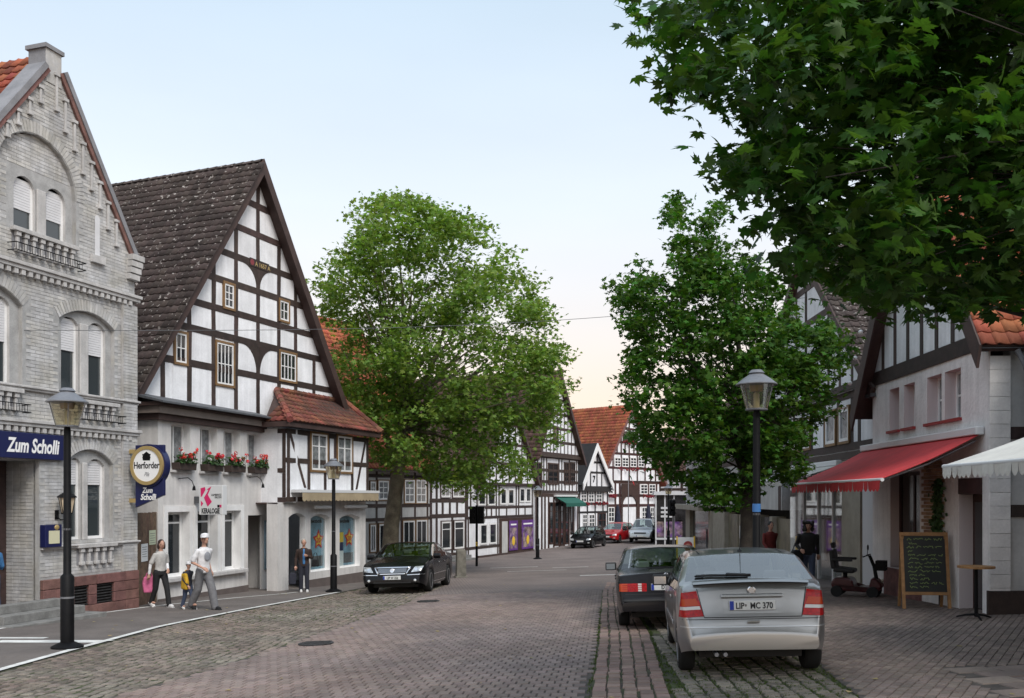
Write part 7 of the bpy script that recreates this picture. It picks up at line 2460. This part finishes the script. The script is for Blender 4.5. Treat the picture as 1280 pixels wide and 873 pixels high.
# --- black saloon facing the camera on the left
sp = dict(W=1.90, r=.335, ax=(-1.44, 1.44), zsill=.2, crown=.035, round=.16, tw=.24,
          top=[(-2.55, .4), (-2.53, .72), (-2.45, 1.02), (-2.3, 1.06), (-1.65, 1.10), (-.85, 1.41), (-.3, 1.45), (.1, 1.45), (.35, 1.42), (1.22, 1.02), (1.35, .99), (2.05, .88), (2.36, .76), (2.44, .62), (2.47, .45), (2.48, .3)],
          belt=[(-2.6, .98), (-1.2, 1.0), (1.0, .94), (2.5, .85)], ws=(.38, 1.18), rs=(-1.60, -.88), side=[(-1.3, -.85), (-.8, .0), (.07, .95)], rim=MATS['alloy'])
p_ = Car('saloon', 'glossy black saloon with chrome grille parked facing the camera', -3.19, 29.1, -.11, -.994, sp, 'paint_black')
gr = p_.patch('grille', [(-.40, .60), (.40, .60), (.52, .76), (-.52, .76)], 'front', MATS['trim_black'], .008, 4)
for a0, a1, a2, a3 in (((-.52, .76), (.52, .76), (.54, .785), (-.54, .785)), ((-.40, .575), (.40, .575), (.40, .60), (-.40, .60))):
    p_.patch('grille_frame', [a0, a1, a2, a3], 'front', MATS['chrome'], .015, 4, parent=gr, th=.01)
for sg in (1, -1): p_.patch('grille_frame', [(sg * .40, .58), (sg * .43, .58), (sg * .545, .78), (sg * .515, .78)], 'front', MATS['chrome'], .015, 3, parent=gr, th=.01)
for zz in (.635, .665, .695, .725): p_.patch('grille_bar', [(-.42, zz), (.42, zz), (.42, zz + .008), (-.42, zz + .008)], 'front', MATS['chrome'], .012, 4, parent=gr)
o = MB().lathe([(0, .004), (.06, .006), (.07, 0)], 20).build('emblem', MATS['chrome'], p_.e)
hx = p_.bvh.ray_cast(Vector((5, 0, .68)), Vector((-1, 0, 0)))[0].x
o.matrix_local = TRS((hx + .02, 0, .68), ry=R(80))
for sg in (1, -1):
    hl = p_.patch('headlight', [(sg * .56, .63), (sg * .86, .66), (sg * .90, .80), (sg * .66, .79)], 'front', MATS['headlamp'], .010, 4)
    p_.patch('lamp_eye', [(sg * (.70 + .045 * math.cos(t * .785)), .71 + .045 * math.sin(t * .785)) for t in range(8)], 'front', MATS['chrome'], .016, 2, parent=hl)
    p_.patch('fog_lamp', [(sg * (.68 + .04 * math.cos(t * .785)), .40 + .04 * math.sin(t * .785)) for t in range(8)], 'front', MATS['headlamp'], .012, 2)
    p_.patch('chrome_strip', [(sg * .42, .545), (sg * .93, .555), (sg * .93, .575), (sg * .42, .565)], 'front', MATS['chrome'], .012, 4, th=.01)
p_.patch('air_intake', [(-.6, .27), (.6, .27), (.55, .36), (-.55, .36)], 'front', MATS['trim_black'], .006, 4)
p_.plate('front', .48, 'LIP W 356')
for sd in ('left', 'right'):
    p_.patch('chrome_strip', [(-1.05, .50), (1.05, .50), (1.05, .525), (-1.05, .525)], sd, MATS['chrome'], .010, 4, th=.01)
    p_.patch('chrome_sill', [(-1.05, .27), (1.05, .27), (1.05, .29), (-1.05, .29)], sd, MATS['chrome'], .010, 4, th=.01)
p_.mirror(.88, 1.03, MATS['paint_black'], 'left')
p_.mirror(.88, 1.03, MATS['paint_black'], 'right')
p_.door_lines((.03, 1.05, -.95), .34, .96)
p_.handles((-.75, .2), .84, MATS['chrome'])

# --- distant cars
def small_car(name, label, X, Y, hx, hy, W, L, H_, paint, wb, suv=False):
    k = L / 2
    if suv: top = [(-k, .5), (-k + .05, 1.0), (-k + .2, 1.35), (-k + .4, H_ - .06), (-.6, H_), (.2, H_ - .02), (.42, H_ - .06), (1.0, 1.06), (1.2, 1.02), (k - .25, .9), (k - .06, .75), (k, .4)]
    else: top = [(-k, .42), (-k + .04, .85), (-k + .2, 1.08), (-k + .5, H_ - .08), (-.5, H_), (.05, H_ - .02), (.25, H_ - .06), (.92, .95), (1.05, .9), (k - .25, .76), (k - .06, .62), (k, .4)]
    rs = (top[2][0] + .02, top[3][0]) if not suv else (top[1][0] + .02, top[3][0])
    ws = (.44, .98) if suv else (.27, .90)
    sp = dict(W=W, r=.33 if suv else .285, ax=(-wb / 2, wb / 2), zsill=.27 if suv else .2, crown=.03, round=.2, top=top, belt=[(-k, .98 if suv else .92), (0, .95 if suv else .88), (k, .85)],
              ws=ws, rs=rs, side=[(top[3][0] + .1, -.35), (-.28, .68)])
    c = Car(name, label, X, Y, hx, hy, sp, paint)
    z = .72 if suv else .62
    for sg in (1, -1):
        c.patch('headlight', [(sg * W * .27, z - .07), (sg * W * .45, z - .03), (sg * W * .46, z + .09), (sg * W * .29, z + .06)], 'front', MATS['headlamp'], .01, 3)
        c.patch('fog_lamp', [(sg * W * .34, .36), (sg * W * .42, .36), (sg * W * .42, .43), (sg * W * .34, .43)], 'front', MATS['headlamp'], .01, 2)
        c.patch('taillight', [(sg * W * .38, .75), (sg * W * .47, .75), (sg * W * .46, 1.0), (sg * W * .40, 1.0)], 'rear', MATS['lens_red'], .01, 3)
        c.mirror(.62, 1.0, MATS['trim_black'], 'left' if sg > 0 else 'right')
    c.patch('grille', [(-W * .24, z - .06), (W * .24, z - .06), (W * .26, z + .05), (-W * .26, z + .05)], 'front', MATS['trim_black'], .01, 3)
    c.patch('air_intake', [(-W * .3, .33), (W * .3, .33), (W * .28, .42), (-W * .28, .42)], 'front', MATS['trim_black'], .01, 3)
    c.plate('front', .5, '')
    c.door_lines((-.32, .75), .34, .9)
    return c
small_car('small_car', 'small black car parked facing the camera before the timber houses', 5.35, 64.3, -.42, -.91, 1.64, 3.45, 1.45, 'paint_black', 2.35)
small_car('hatchback', 'bright red hatchback parked behind the small black car', 8.0, 70.2, -.5, -.87, 1.68, 3.9, 1.48, 'paint_red', 2.45)
c = small_car('off_roader', 'light silver off-road car driving towards the camera in the far street', 10.0, 69.6, -.28, -.96, 1.8, 4.5, 1.72, 'paint_lightsilver', 2.6, True)
MB().box(1.3, 1.75, -.22, .22, .96, 1.0).build('bonnet_scoop', MATS['paint_lightsilver'], c.e, bevel=.02)
for sg in (1, -1): MB().path([(-1.4, sg * .55, 1.72), (-1.2, sg * .55, 1.78), (.1, sg * .55, 1.78), (.25, sg * .55, 1.70)], [.02] * 4, 6).build('roof_rail', MATS['trim_black'], c.e)
small_car('hatchback', 'dark red car tail half hidden behind the silver off-road car', 12.6, 72.5, .3, .95, 1.66, 3.8, 1.42, 'paint_red', 2.4)
# ================================================================= people
mat('skin', (.46, .26, .19), .6, noise=.08)
mat('hair_brown', (.03, .014, .010), .6, noise=.3, nscale=40)
mat('hair_black', (.010, .009, .009), .6, noise=.3, nscale=40)
mat('hair_grey', (.36, .33, .29), .7, noise=.2, nscale=40)
mat('eye_dark', (.01, .01, .01), .3)
mat('lip', (.30, .09, .08), .6)
for nm, c in (('cloth_white', (.66, .66, .68)), ('cloth_vest', (.42, .41, .40)), ('cloth_black', (.012, .012, .014)), ('cloth_greyjean', (.15, .15, .16)), ('cloth_jean', (.055, .075, .13)), ('cloth_brown', (.035, .020, .016)),
              ('cloth_blue', (.055, .19, .42)), ('cloth_yellow', (.50, .30, .02)), ('cloth_red', (.14, .018, .015)), ('cloth_pink', (.55, .13, .26)), ('cloth_navy', (.02, .022, .035)), ('cloth_print', (.25, .26, .29)), ('shoe_white', (.65, .65, .65)), ('shoe_brown', (.13, .055, .03))):
    mat(nm, c, .85, noise=.14, nscale=12, bump=.25, bscale=35)

tmp_sc = bpy.data.scenes.new('workbench')
def fuse(name, mb, m, parent, voxel=.014, smooth=6):
    """merge overlapping volumes into one continuous skin"""
    me = mb.mesh(name, m)
    bm = bmesh.new()
    bm.from_mesh(me)
    bmesh.ops.recalc_face_normals(bm, faces=bm.faces)
    bm.to_mesh(me)
    bm.free()
    t = bpy.data.objects.new('fuse_tmp', me)
    tmp_sc.collection.objects.link(t)
    r = t.modifiers.new('r', 'REMESH')
    r.mode, r.voxel_size, r.use_smooth_shade = 'VOXEL', voxel, True
    s_ = t.modifiers.new('s', 'SMOOTH')
    s_.factor, s_.iterations = .5, smooth
    with bpy.context.temp_override(scene=tmp_sc, view_layer=tmp_sc.view_layers[0]):
        dg = bpy.context.evaluated_depsgraph_get()
    out_ = bpy.data.meshes.new_from_object(t.evaluated_get(dg))
    bpy.data.objects.remove(t)
    out_.name = name
    out_.materials.clear()
    out_.materials.append(m)
    return link(name, out_, parent)
def loft(b, rings, n=14):
    """rings: (x, y, z, half depth, half width)"""
    vs = []
    for x, y, z, a, w_ in rings:
        for i in range(n):
            t = 2 * math.pi * i / n
            vs.append((x + a * math.cos(t), y + w_ * math.sin(t), z))
    k = len(rings)
    b.add(vs, [(j * n + i, j * n + (i + 1) % n, (j + 1) * n + (i + 1) % n, (j + 1) * n + i) for j in range(k - 1) for i in range(n)] + [tuple(range(n - 1, -1, -1)), tuple(range((k - 1) * n, k * n))])
def limb(b, pts, rads, n=10):
    """tapered limb with rounded joints"""
    for i in range(len(pts) - 1): b.tube(pts[i], pts[i + 1], rads[i], rads[i + 1], n)
    for p, r in zip(pts, rads): b.ball(p, r, 0, n, 6)

def person(label, X, Y, hx, hy, h, pose, top, low, shoe, hair, hairstyle='short', sleeves='long', cap=None, jacket=None, head_turn=0, female=False, group=None, width=1.0, print_=None):
    e = empty('person', on_ground(X, Y), math.atan2(hy, hx), label, 'person', group)
    k = h / 1.75
    S = lambda p: Vector(p) * k
    P = {a: S(b_) for a, b_ in pose.items()}
    sw = .185 * width if not female else .165 * width
    hipw = .09
    lean = pose.get('lean', (0, 0, 0))[0]
    shL, shR = S((lean, sw, 1.375)), S((lean, -sw, 1.375))
    hL, hR = S((0, hipw, .91)), S((0, -hipw, .91))
    r = lambda v: v * k * (.93 if female else 1)
    def torso(b, g, z0=.86, z1=1.47):
        rr = [(.86, .105, .15), (.95, .105, .155), (1.06, .095, .138), (1.2, .105, .155), (1.32, .112, .17), (1.39, .100, .165), (1.435, .075, .115), (1.47, .055, .065)]
        rs = []
        for z, a, w_ in rr:
            if z < z0 - .001 or z > z1 + .001: continue
            f = (z - .9) / .5
            rs.append((lean * max(0, f) * k, 0, z * k, (a + g) * k * (.95 if female else 1), (w_ * width + g) * k * (.92 if female else 1)))
        loft(b, rs)
    # body
    b = MB()
    torso(b, 0)
    b.tube(S((lean, 0, 1.43)), S((lean + .015, 0, 1.56)), .056 * k, .052 * k, 10)
    hc = S((lean + .03, 0, 1.645))
    b.ball(hc + S((-.005, 0, .015)), (.098 * k, .077 * k, .112 * k), 0, 14, 10)
    b.ball(hc + S((.028, 0, -.055)), (.06 * k, .055 * k, .06 * k), 0, 12, 8)
    b.ball(hc + S((.098, 0, -.012)), (.018 * k, .013 * k, .024 * k), 0, 8, 6)
    for s in (1, -1): b.ball(hc + S((-.012, s * .08, -.01)), (.018 * k, .012 * k, .03 * k), 0, 8, 6)
    for sd, sh in (('L', shL), ('R', shR)):
        limb(b, [sh, P['el' + sd], P['wr' + sd]], [r(.047), r(.039), r(.026)])
    for sd, hp in (('L', hL), ('R', hR)):
        limb(b, [hp, P['kn' + sd], P['an' + sd]], [r(.085), r(.056), r(.038)])
        b.ball(P['an' + sd] + S((.06, 0, -.03)), (.12 * k, .04 * k, .035 * k), 0, 10, 6)
    body = fuse('body', b, MATS['skin'], e, .013)
    # head details turn with the head
    Tm = Matrix.Translation(hc) @ Matrix.Rotation(head_turn, 4, 'Z') @ Matrix.Translation(-hc)
    def hd(name, mb, m, **kw):
        o = mb.build(name, MATS[m], e, smooth=True, **kw)
        o.matrix_local = Tm
        return o
    q = MB()
    for s in (1, -1):
        hd('eye', MB().ball(hc + S((.088, s * .032, .012)), .010 * k, 0, 8, 6), 'eye_dark')
    hd('nose', MB().ball(hc + S((.1, 0, -.014)), (.016 * k, .012 * k, .024 * k), 0, 8, 6), 'skin')
    hd('mouth', MB().ball(hc + S((.084, 0, -.062)), (.008 * k, .024 * k, .007 * k), 0, 8, 6), 'lip')
    hb_ = MB()
    hb_.ball(hc + S((-.022, 0, .035)), (.1 * k, .088 * k, .105 * k), 0, 12, 8)
    if hairstyle == 'bob':
        hb_.ball(hc + S((-.05, 0, -.04)), (.075 * k, .10 * k, .11 * k), 0, 12, 8)
        for s in (1, -1): hb_.ball(hc + S((.0, s * .078, -.04)), (.05 * k, .028 * k, .10 * k), 0, 10, 8)
    if hairstyle == 'curly':
        rr_ = random.Random(5)
        for _ in range(40):
            t_, u_ = rr_.uniform(0, 6.28), rr_.uniform(-.9, 1)
            p = S((-.02 + .09 * math.cos(t_) * .9, .12 * math.sin(t_), -.02 + .13 * u_))
            if p.x > .05 * k and p.z < .06 * k: continue
            hb_.ball(hc + p, .045 * k, 0, 7, 5)
    o = fuse('hair', hb_, MATS[hair], e, .012, 3)
    o.matrix_local = Tm
    if cap:
        c_ = MB()
        c_.lathe([(.101 * k, 0), (.103 * k, .04 * k), (.085 * k, .085 * k), (.03 * k, .105 * k), (0, .107 * k)], 16, hc + S((-.012, 0, .045)))
        c_.prism([(hc.x + .05 * k, hc.y - .07 * k), (hc.x + .17 * k, hc.y - .05 * k), (hc.x + .185 * k, hc.y), (hc.x + .17 * k, hc.y + .05 * k), (hc.x + .05 * k, hc.y + .07 * k)], hc.z + .05 * k, hc.z + .062 * k, axis='z')
        hd('cap', c_, cap)
    # hands with five fingers
    for sd in ('L', 'R'):
        wr, el = P['wr' + sd], P['el' + sd]
        d = (wr - el).normalized()
        side = d.cross(Vector((1, 0, 0)))
        side = (side if side.length > .2 else d.cross(Vector((0, 0, 1)))).normalized()
        nn = d.cross(side).normalized()
        g = MB()
        pc = wr + d * .05 * k
        limb(g, [wr, wr + d * .085 * k + side * .012 * k], [.026 * k, .03 * k])
        limb(g, [wr, wr + d * .085 * k - side * .016 * k], [.026 * k, .03 * k])
        for i, (o_, ln) in enumerate(((-.032, .065), (-.011, .078), (.011, .075), (.03, .058))):
            a0 = wr + d * .09 * k + side * o_ * k
            a1 = a0 + d * ln * .55 * k + nn * .008 * k
            a2 = a1 + d * ln * .35 * k + nn * .03 * k
            limb(g, [a0, a1, a2], [.0105 * k, .0095 * k, .008 * k], 7)
        t0 = wr + d * .035 * k - side * .03 * k
        limb(g, [t0, t0 + d * .035 * k - side * .022 * k + nn * .012 * k, t0 + d * .065 * k - side * .026 * k + nn * .022 * k], [.013 * k, .0115 * k, .009 * k], 7)
        fuse('hand', g, MATS['skin'], e, .0055, 2)
    # clothes
    b = MB()
    torso(b, .018, .86, 1.47)
    for sd, sh in (('L', shL), ('R', shR)):
        el, wr = P['el' + sd], P['wr' + sd]
        if sleeves == 'long': limb(b, [sh, el, el.lerp(wr, .95)], [r(.060), r(.052), r(.043)])
        else: limb(b, [sh, sh.lerp(el, .4), sh.lerp(el, .8)], [r(.062), r(.066), r(.068)])
    fuse('jacket' if jacket else 'shirt', b, MATS[jacket or top], e, .013, 4)
    if jacket and top != jacket:
        q = MB()
        loft(q, [((lean * max(0, (z - .9) / .5) + .035) * k, 0, z * k, a * k, w_ * k) for z, a, w_ in ((.93, .10, .07), (1.1, .092, .07), (1.25, .102, .075), (1.38, .095, .06), (1.44, .065, .045))])
        fuse('shirt_front', q, MATS[top], e, .012, 2)
    if sleeves == 'vest':
        for sd, sh in (('L', shL), ('R', shR)):
            q = MB()
            limb(q, [sh, P['el' + sd], P['el' + sd].lerp(P['wr' + sd], .95)], [r(.058), r(.048), r(.04)])
            fuse('sleeve', q, MATS['cloth_white'], e, .013, 3)
    if print_: MB().ball(S((lean + .118, 0, 1.25)), (.02 * k, .09 * k, .11 * k), 0, 12, 8).build('shirt_print', MATS[print_], e, smooth=True)
    b = MB()
    loft(b, [(0, 0, .84 * k, .118 * k, .165 * k * width), (0, 0, .93 * k, .122 * k, .168 * k * width), (0, 0, 1.0 * k, .11 * k, .155 * k * width)])
    bag = pose.get('baggy', (1, 0, 0))[0]
    for sd, hp in (('L', hL), ('R', hR)):
        limb(b, [hp, P['kn' + sd], P['an' + sd] + S((-.01, 0, -.02))], [r(.108), r(.078 * bag), r(.07 * bag)])
    fuse('trousers', b, MATS[low], e, .014, 4)
    for sd in ('L', 'R'):
        an = P['an' + sd]
        pit = pose.get('ft' + sd, (0, 0, 0))[0]
        q = MB()
        q.ball((.075 * k, 0, .045 * k), (.125 * k, .048 * k, .045 * k), 0, 12, 8)
        q.ball((-.015 * k, 0, .055 * k), (.06 * k, .045 * k, .055 * k), 0, 12, 8)
        q.box(-.065 * k, .19 * k, -.043 * k, .043 * k, 0, .022 * k)
        o = fuse('shoe', q, MATS[shoe], e, .01, 2)
        o.matrix_local = Matrix.Translation((an.x, an.y, an.z - .085 * k)) @ Matrix.Translation((0, 0, .085 * k)) @ Matrix.Rotation(pit, 4, 'Y') @ Matrix.Translation((0, 0, -.085 * k))
    return e, P, k
def stride(a=.25, arm=.16, bend=.1):
    """mid-step: left leg forward, right leg back"""
    return dict(knL=(a * .62, .09, .49), anL=(a, .09, .085), knR=(-a * .28, -.09, .48), anR=(-a * .95, -.09, .14), ftR=(.5, 0, 0), elL=(-arm * .7 - .02, .24, 1.14), wrL=(-arm * .6, .25, .9), elR=(arm * .3, -.24, 1.13), wrR=(arm + bend, -.22, .92), lean=(.02, 0, 0))
def stand(): return dict(knL=(.03, .10, .49), anL=(.02, .11, .085), knR=(.0, -.09, .49), anR=(-.05, -.09, .085), elL=(-.02, .25, 1.13), wrL=(.05, .24, .9), elR=(-.02, -.25, 1.13), wrR=(.05, -.24, .9), lean=(.02, 0, 0))

# woman in pale vest
po = stride(.27)
po.update(elR=(-.02, -.27, 1.12), wrR=(-.03, -.30, .88), elL=(-.03, .22, 1.13), wrL=(.16, .12, 1.0))
wm, P_, k_ = person('woman in pale hooded vest and black trousers walking past the plank gate', -8.76, 22.91, .80, -.60, 1.66, po, 'cloth_vest', 'cloth_black', 'shoe_white', 'hair_brown', 'bob', 'vest', female=True, head_turn=-.35)
q = MB()
limb(q, [Vector((0, 0, 1.38)) * k_, Vector((-.06, 0, 1.42)) * k_], [.1 * k_, .09 * k_])
fuse('hood', q, MATS['cloth_vest'], wm, .013, 3)
X, Y = -8.76, 22.91
pkb = empty('shopping_bag', on_ground(X - .27, Y - .02), .6, 'pink carrier bag hanging from the hand of the woman in the vest', 'bag')
q = MB()
q.prism([(-.13, .36), (.13, .36), (.16, .62), (.12, .76), (-.12, .76), (-.16, .6)], -.05, .05).build('bag_body', MATS['cloth_pink'], pkb, bevel=.03)
for s in (-.04, .04): MB().path([(-.08, s, .75), (-.05, s * .5, .84), (0, 0, .87), (.05, s * .5, .84), (.08, s, .75)], [.007] * 5, 6).build('handle', MATS['cloth_pink'], pkb)

# man with cap
po = stride(.30)
po.update(elR=(-.06, -.27, 1.12), wrR=(.20, -.20, 1.0), elL=(-.14, .26, 1.14), wrL=(-.05, .27, .9), baggy=(1.25, 0, 0))
person('man in white T-shirt, grey jeans and cap striding past the salon', -7.45, 22.2, .86, -.5, 1.80, po, 'cloth_white', 'cloth_greyjean', 'cloth_black', 'hair_brown', 'short', 'short', cap='cloth_white', head_turn=-1.0, print_='cloth_print')
# child
po = stride(.2)
ch, P_, k_ = person('small child with white cap and yellow bag between the couple', -7.86, 22.3, .86, -.5, 1.13, po, 'cloth_navy', 'cloth_jean', 'shoe_white', 'hair_brown', 'short', 'long', cap='cloth_white')
bp2 = empty('yellow_bag', on_ground(-7.86, 22.3), math.atan2(-.5, .86), 'yellow bag hanging on the small child', 'bag')
MB().prism([(-.06, .5), (.14, .48), (.16, .66), (.1, .88), (-.04, .88)], -.17, -.08).build('bag_body', MATS['cloth_yellow'], bp2, bevel=.03)
MB().path([(.02, -.12, .86), (.0, -.06, .95), (-.02, .02, .93)], [.012] * 3, 6).build('strap', MATS['cloth_yellow'], bp2)
# person at the very edge, only a leg in view
po = stride(.27)
person('person in blue jeans cut off by the picture edge before the inn steps', -11.28, 19.9, -.7, .7, 1.75, po, 'cloth_blue', 'cloth_jean', 'shoe_brown', 'hair_brown', 'short', 'long')
# elderly person with bags
po = stand()
po.update(elR=(-.03, -.26, 1.13), wrR=(.04, -.27, .88), elL=(-.02, .25, 1.13), wrL=(.17, .12, 1.2))
person('elderly person in dark brown jacket and blue shirt by the salon lamp', -6.43, 28.42, .22, -.97, 1.62, po, 'cloth_blue', 'cloth_navy', 'shoe_white', 'hair_grey', 'short', 'long', jacket='cloth_brown', head_turn=.5, width=1.1)
bg_ = empty('shopping_bag', on_ground(-6.75, 28.3), .4, 'dark shopping bag beside the elderly person in the brown jacket', 'bag')
MB().prism([(-.1, .24), (.1, .24), (.12, .5), (.08, .6), (-.08, .6), (-.12, .5)], -.05, .05).build('bag_body', MATS['cloth_navy'], bg_, bevel=.03)
for s in (-.05, .05): MB().path([(-.07, s, .6), (-.04, s * .5, .75), (0, 0, .8), (.04, s * .5, .75), (.07, s, .6)], [.008] * 5, 6).build('handle', MATS['cloth_navy'], bg_)
bg_ = empty('handbag', on_ground(-6.08, 28.45), -.3, 'black handbag under the arm of the elderly person', 'bag')
MB().prism([(-.12, .78), (.12, .78), (.1, 1.0), (-.1, 1.0)], -.05, .05).build('bag_body', MATS['cloth_black'], bg_, bevel=.03)
MB().path([(-.09, 0, .99), (-.04, 0, 1.2), (.04, 0, 1.2), (.09, 0, .99)], [.01] * 4, 6).build('strap', MATS['cloth_black'], bg_)
# woman under the awning
po = stride(.16, .1)
po.update(elR=(-.03, -.29, 1.12), wrR=(.16, -.2, 1.02))
person('woman with curly black hair, dark jacket and jeans under the awnings', 7.84, 24.35, -.25, -.97, 1.75, po, 'cloth_black', 'cloth_jean', 'cloth_black', 'hair_black', 'curly', 'long', width=1.22, jacket='cloth_black')
bg_ = empty('handbag', on_ground(7.5, 24.25), .2, 'black shoulder bag of the curly haired woman', 'bag')
MB().prism([(-.16, .72), (.16, .72), (.17, .92), (.1, 1.02), (-.1, 1.02), (-.17, .92)], -.08, .08).build('bag_body', MATS['cloth_black'], bg_, bevel=.04)
MB().path([(-.12, 0, 1.0), (-.02, .02, 1.2), (.12, .05, 1.42)], [.014] * 3, 6).build('strap', MATS['cloth_black'], bg_)
po = stride(.2)
person('man in dark red shirt behind the silver hatchback', 7.85, 28.0, .3, -.95, 1.76, po, 'cloth_red', 'cloth_navy', 'cloth_black', 'hair_black', 'short', 'long', width=1.1)

bpy.data.scenes.remove(tmp_sc)
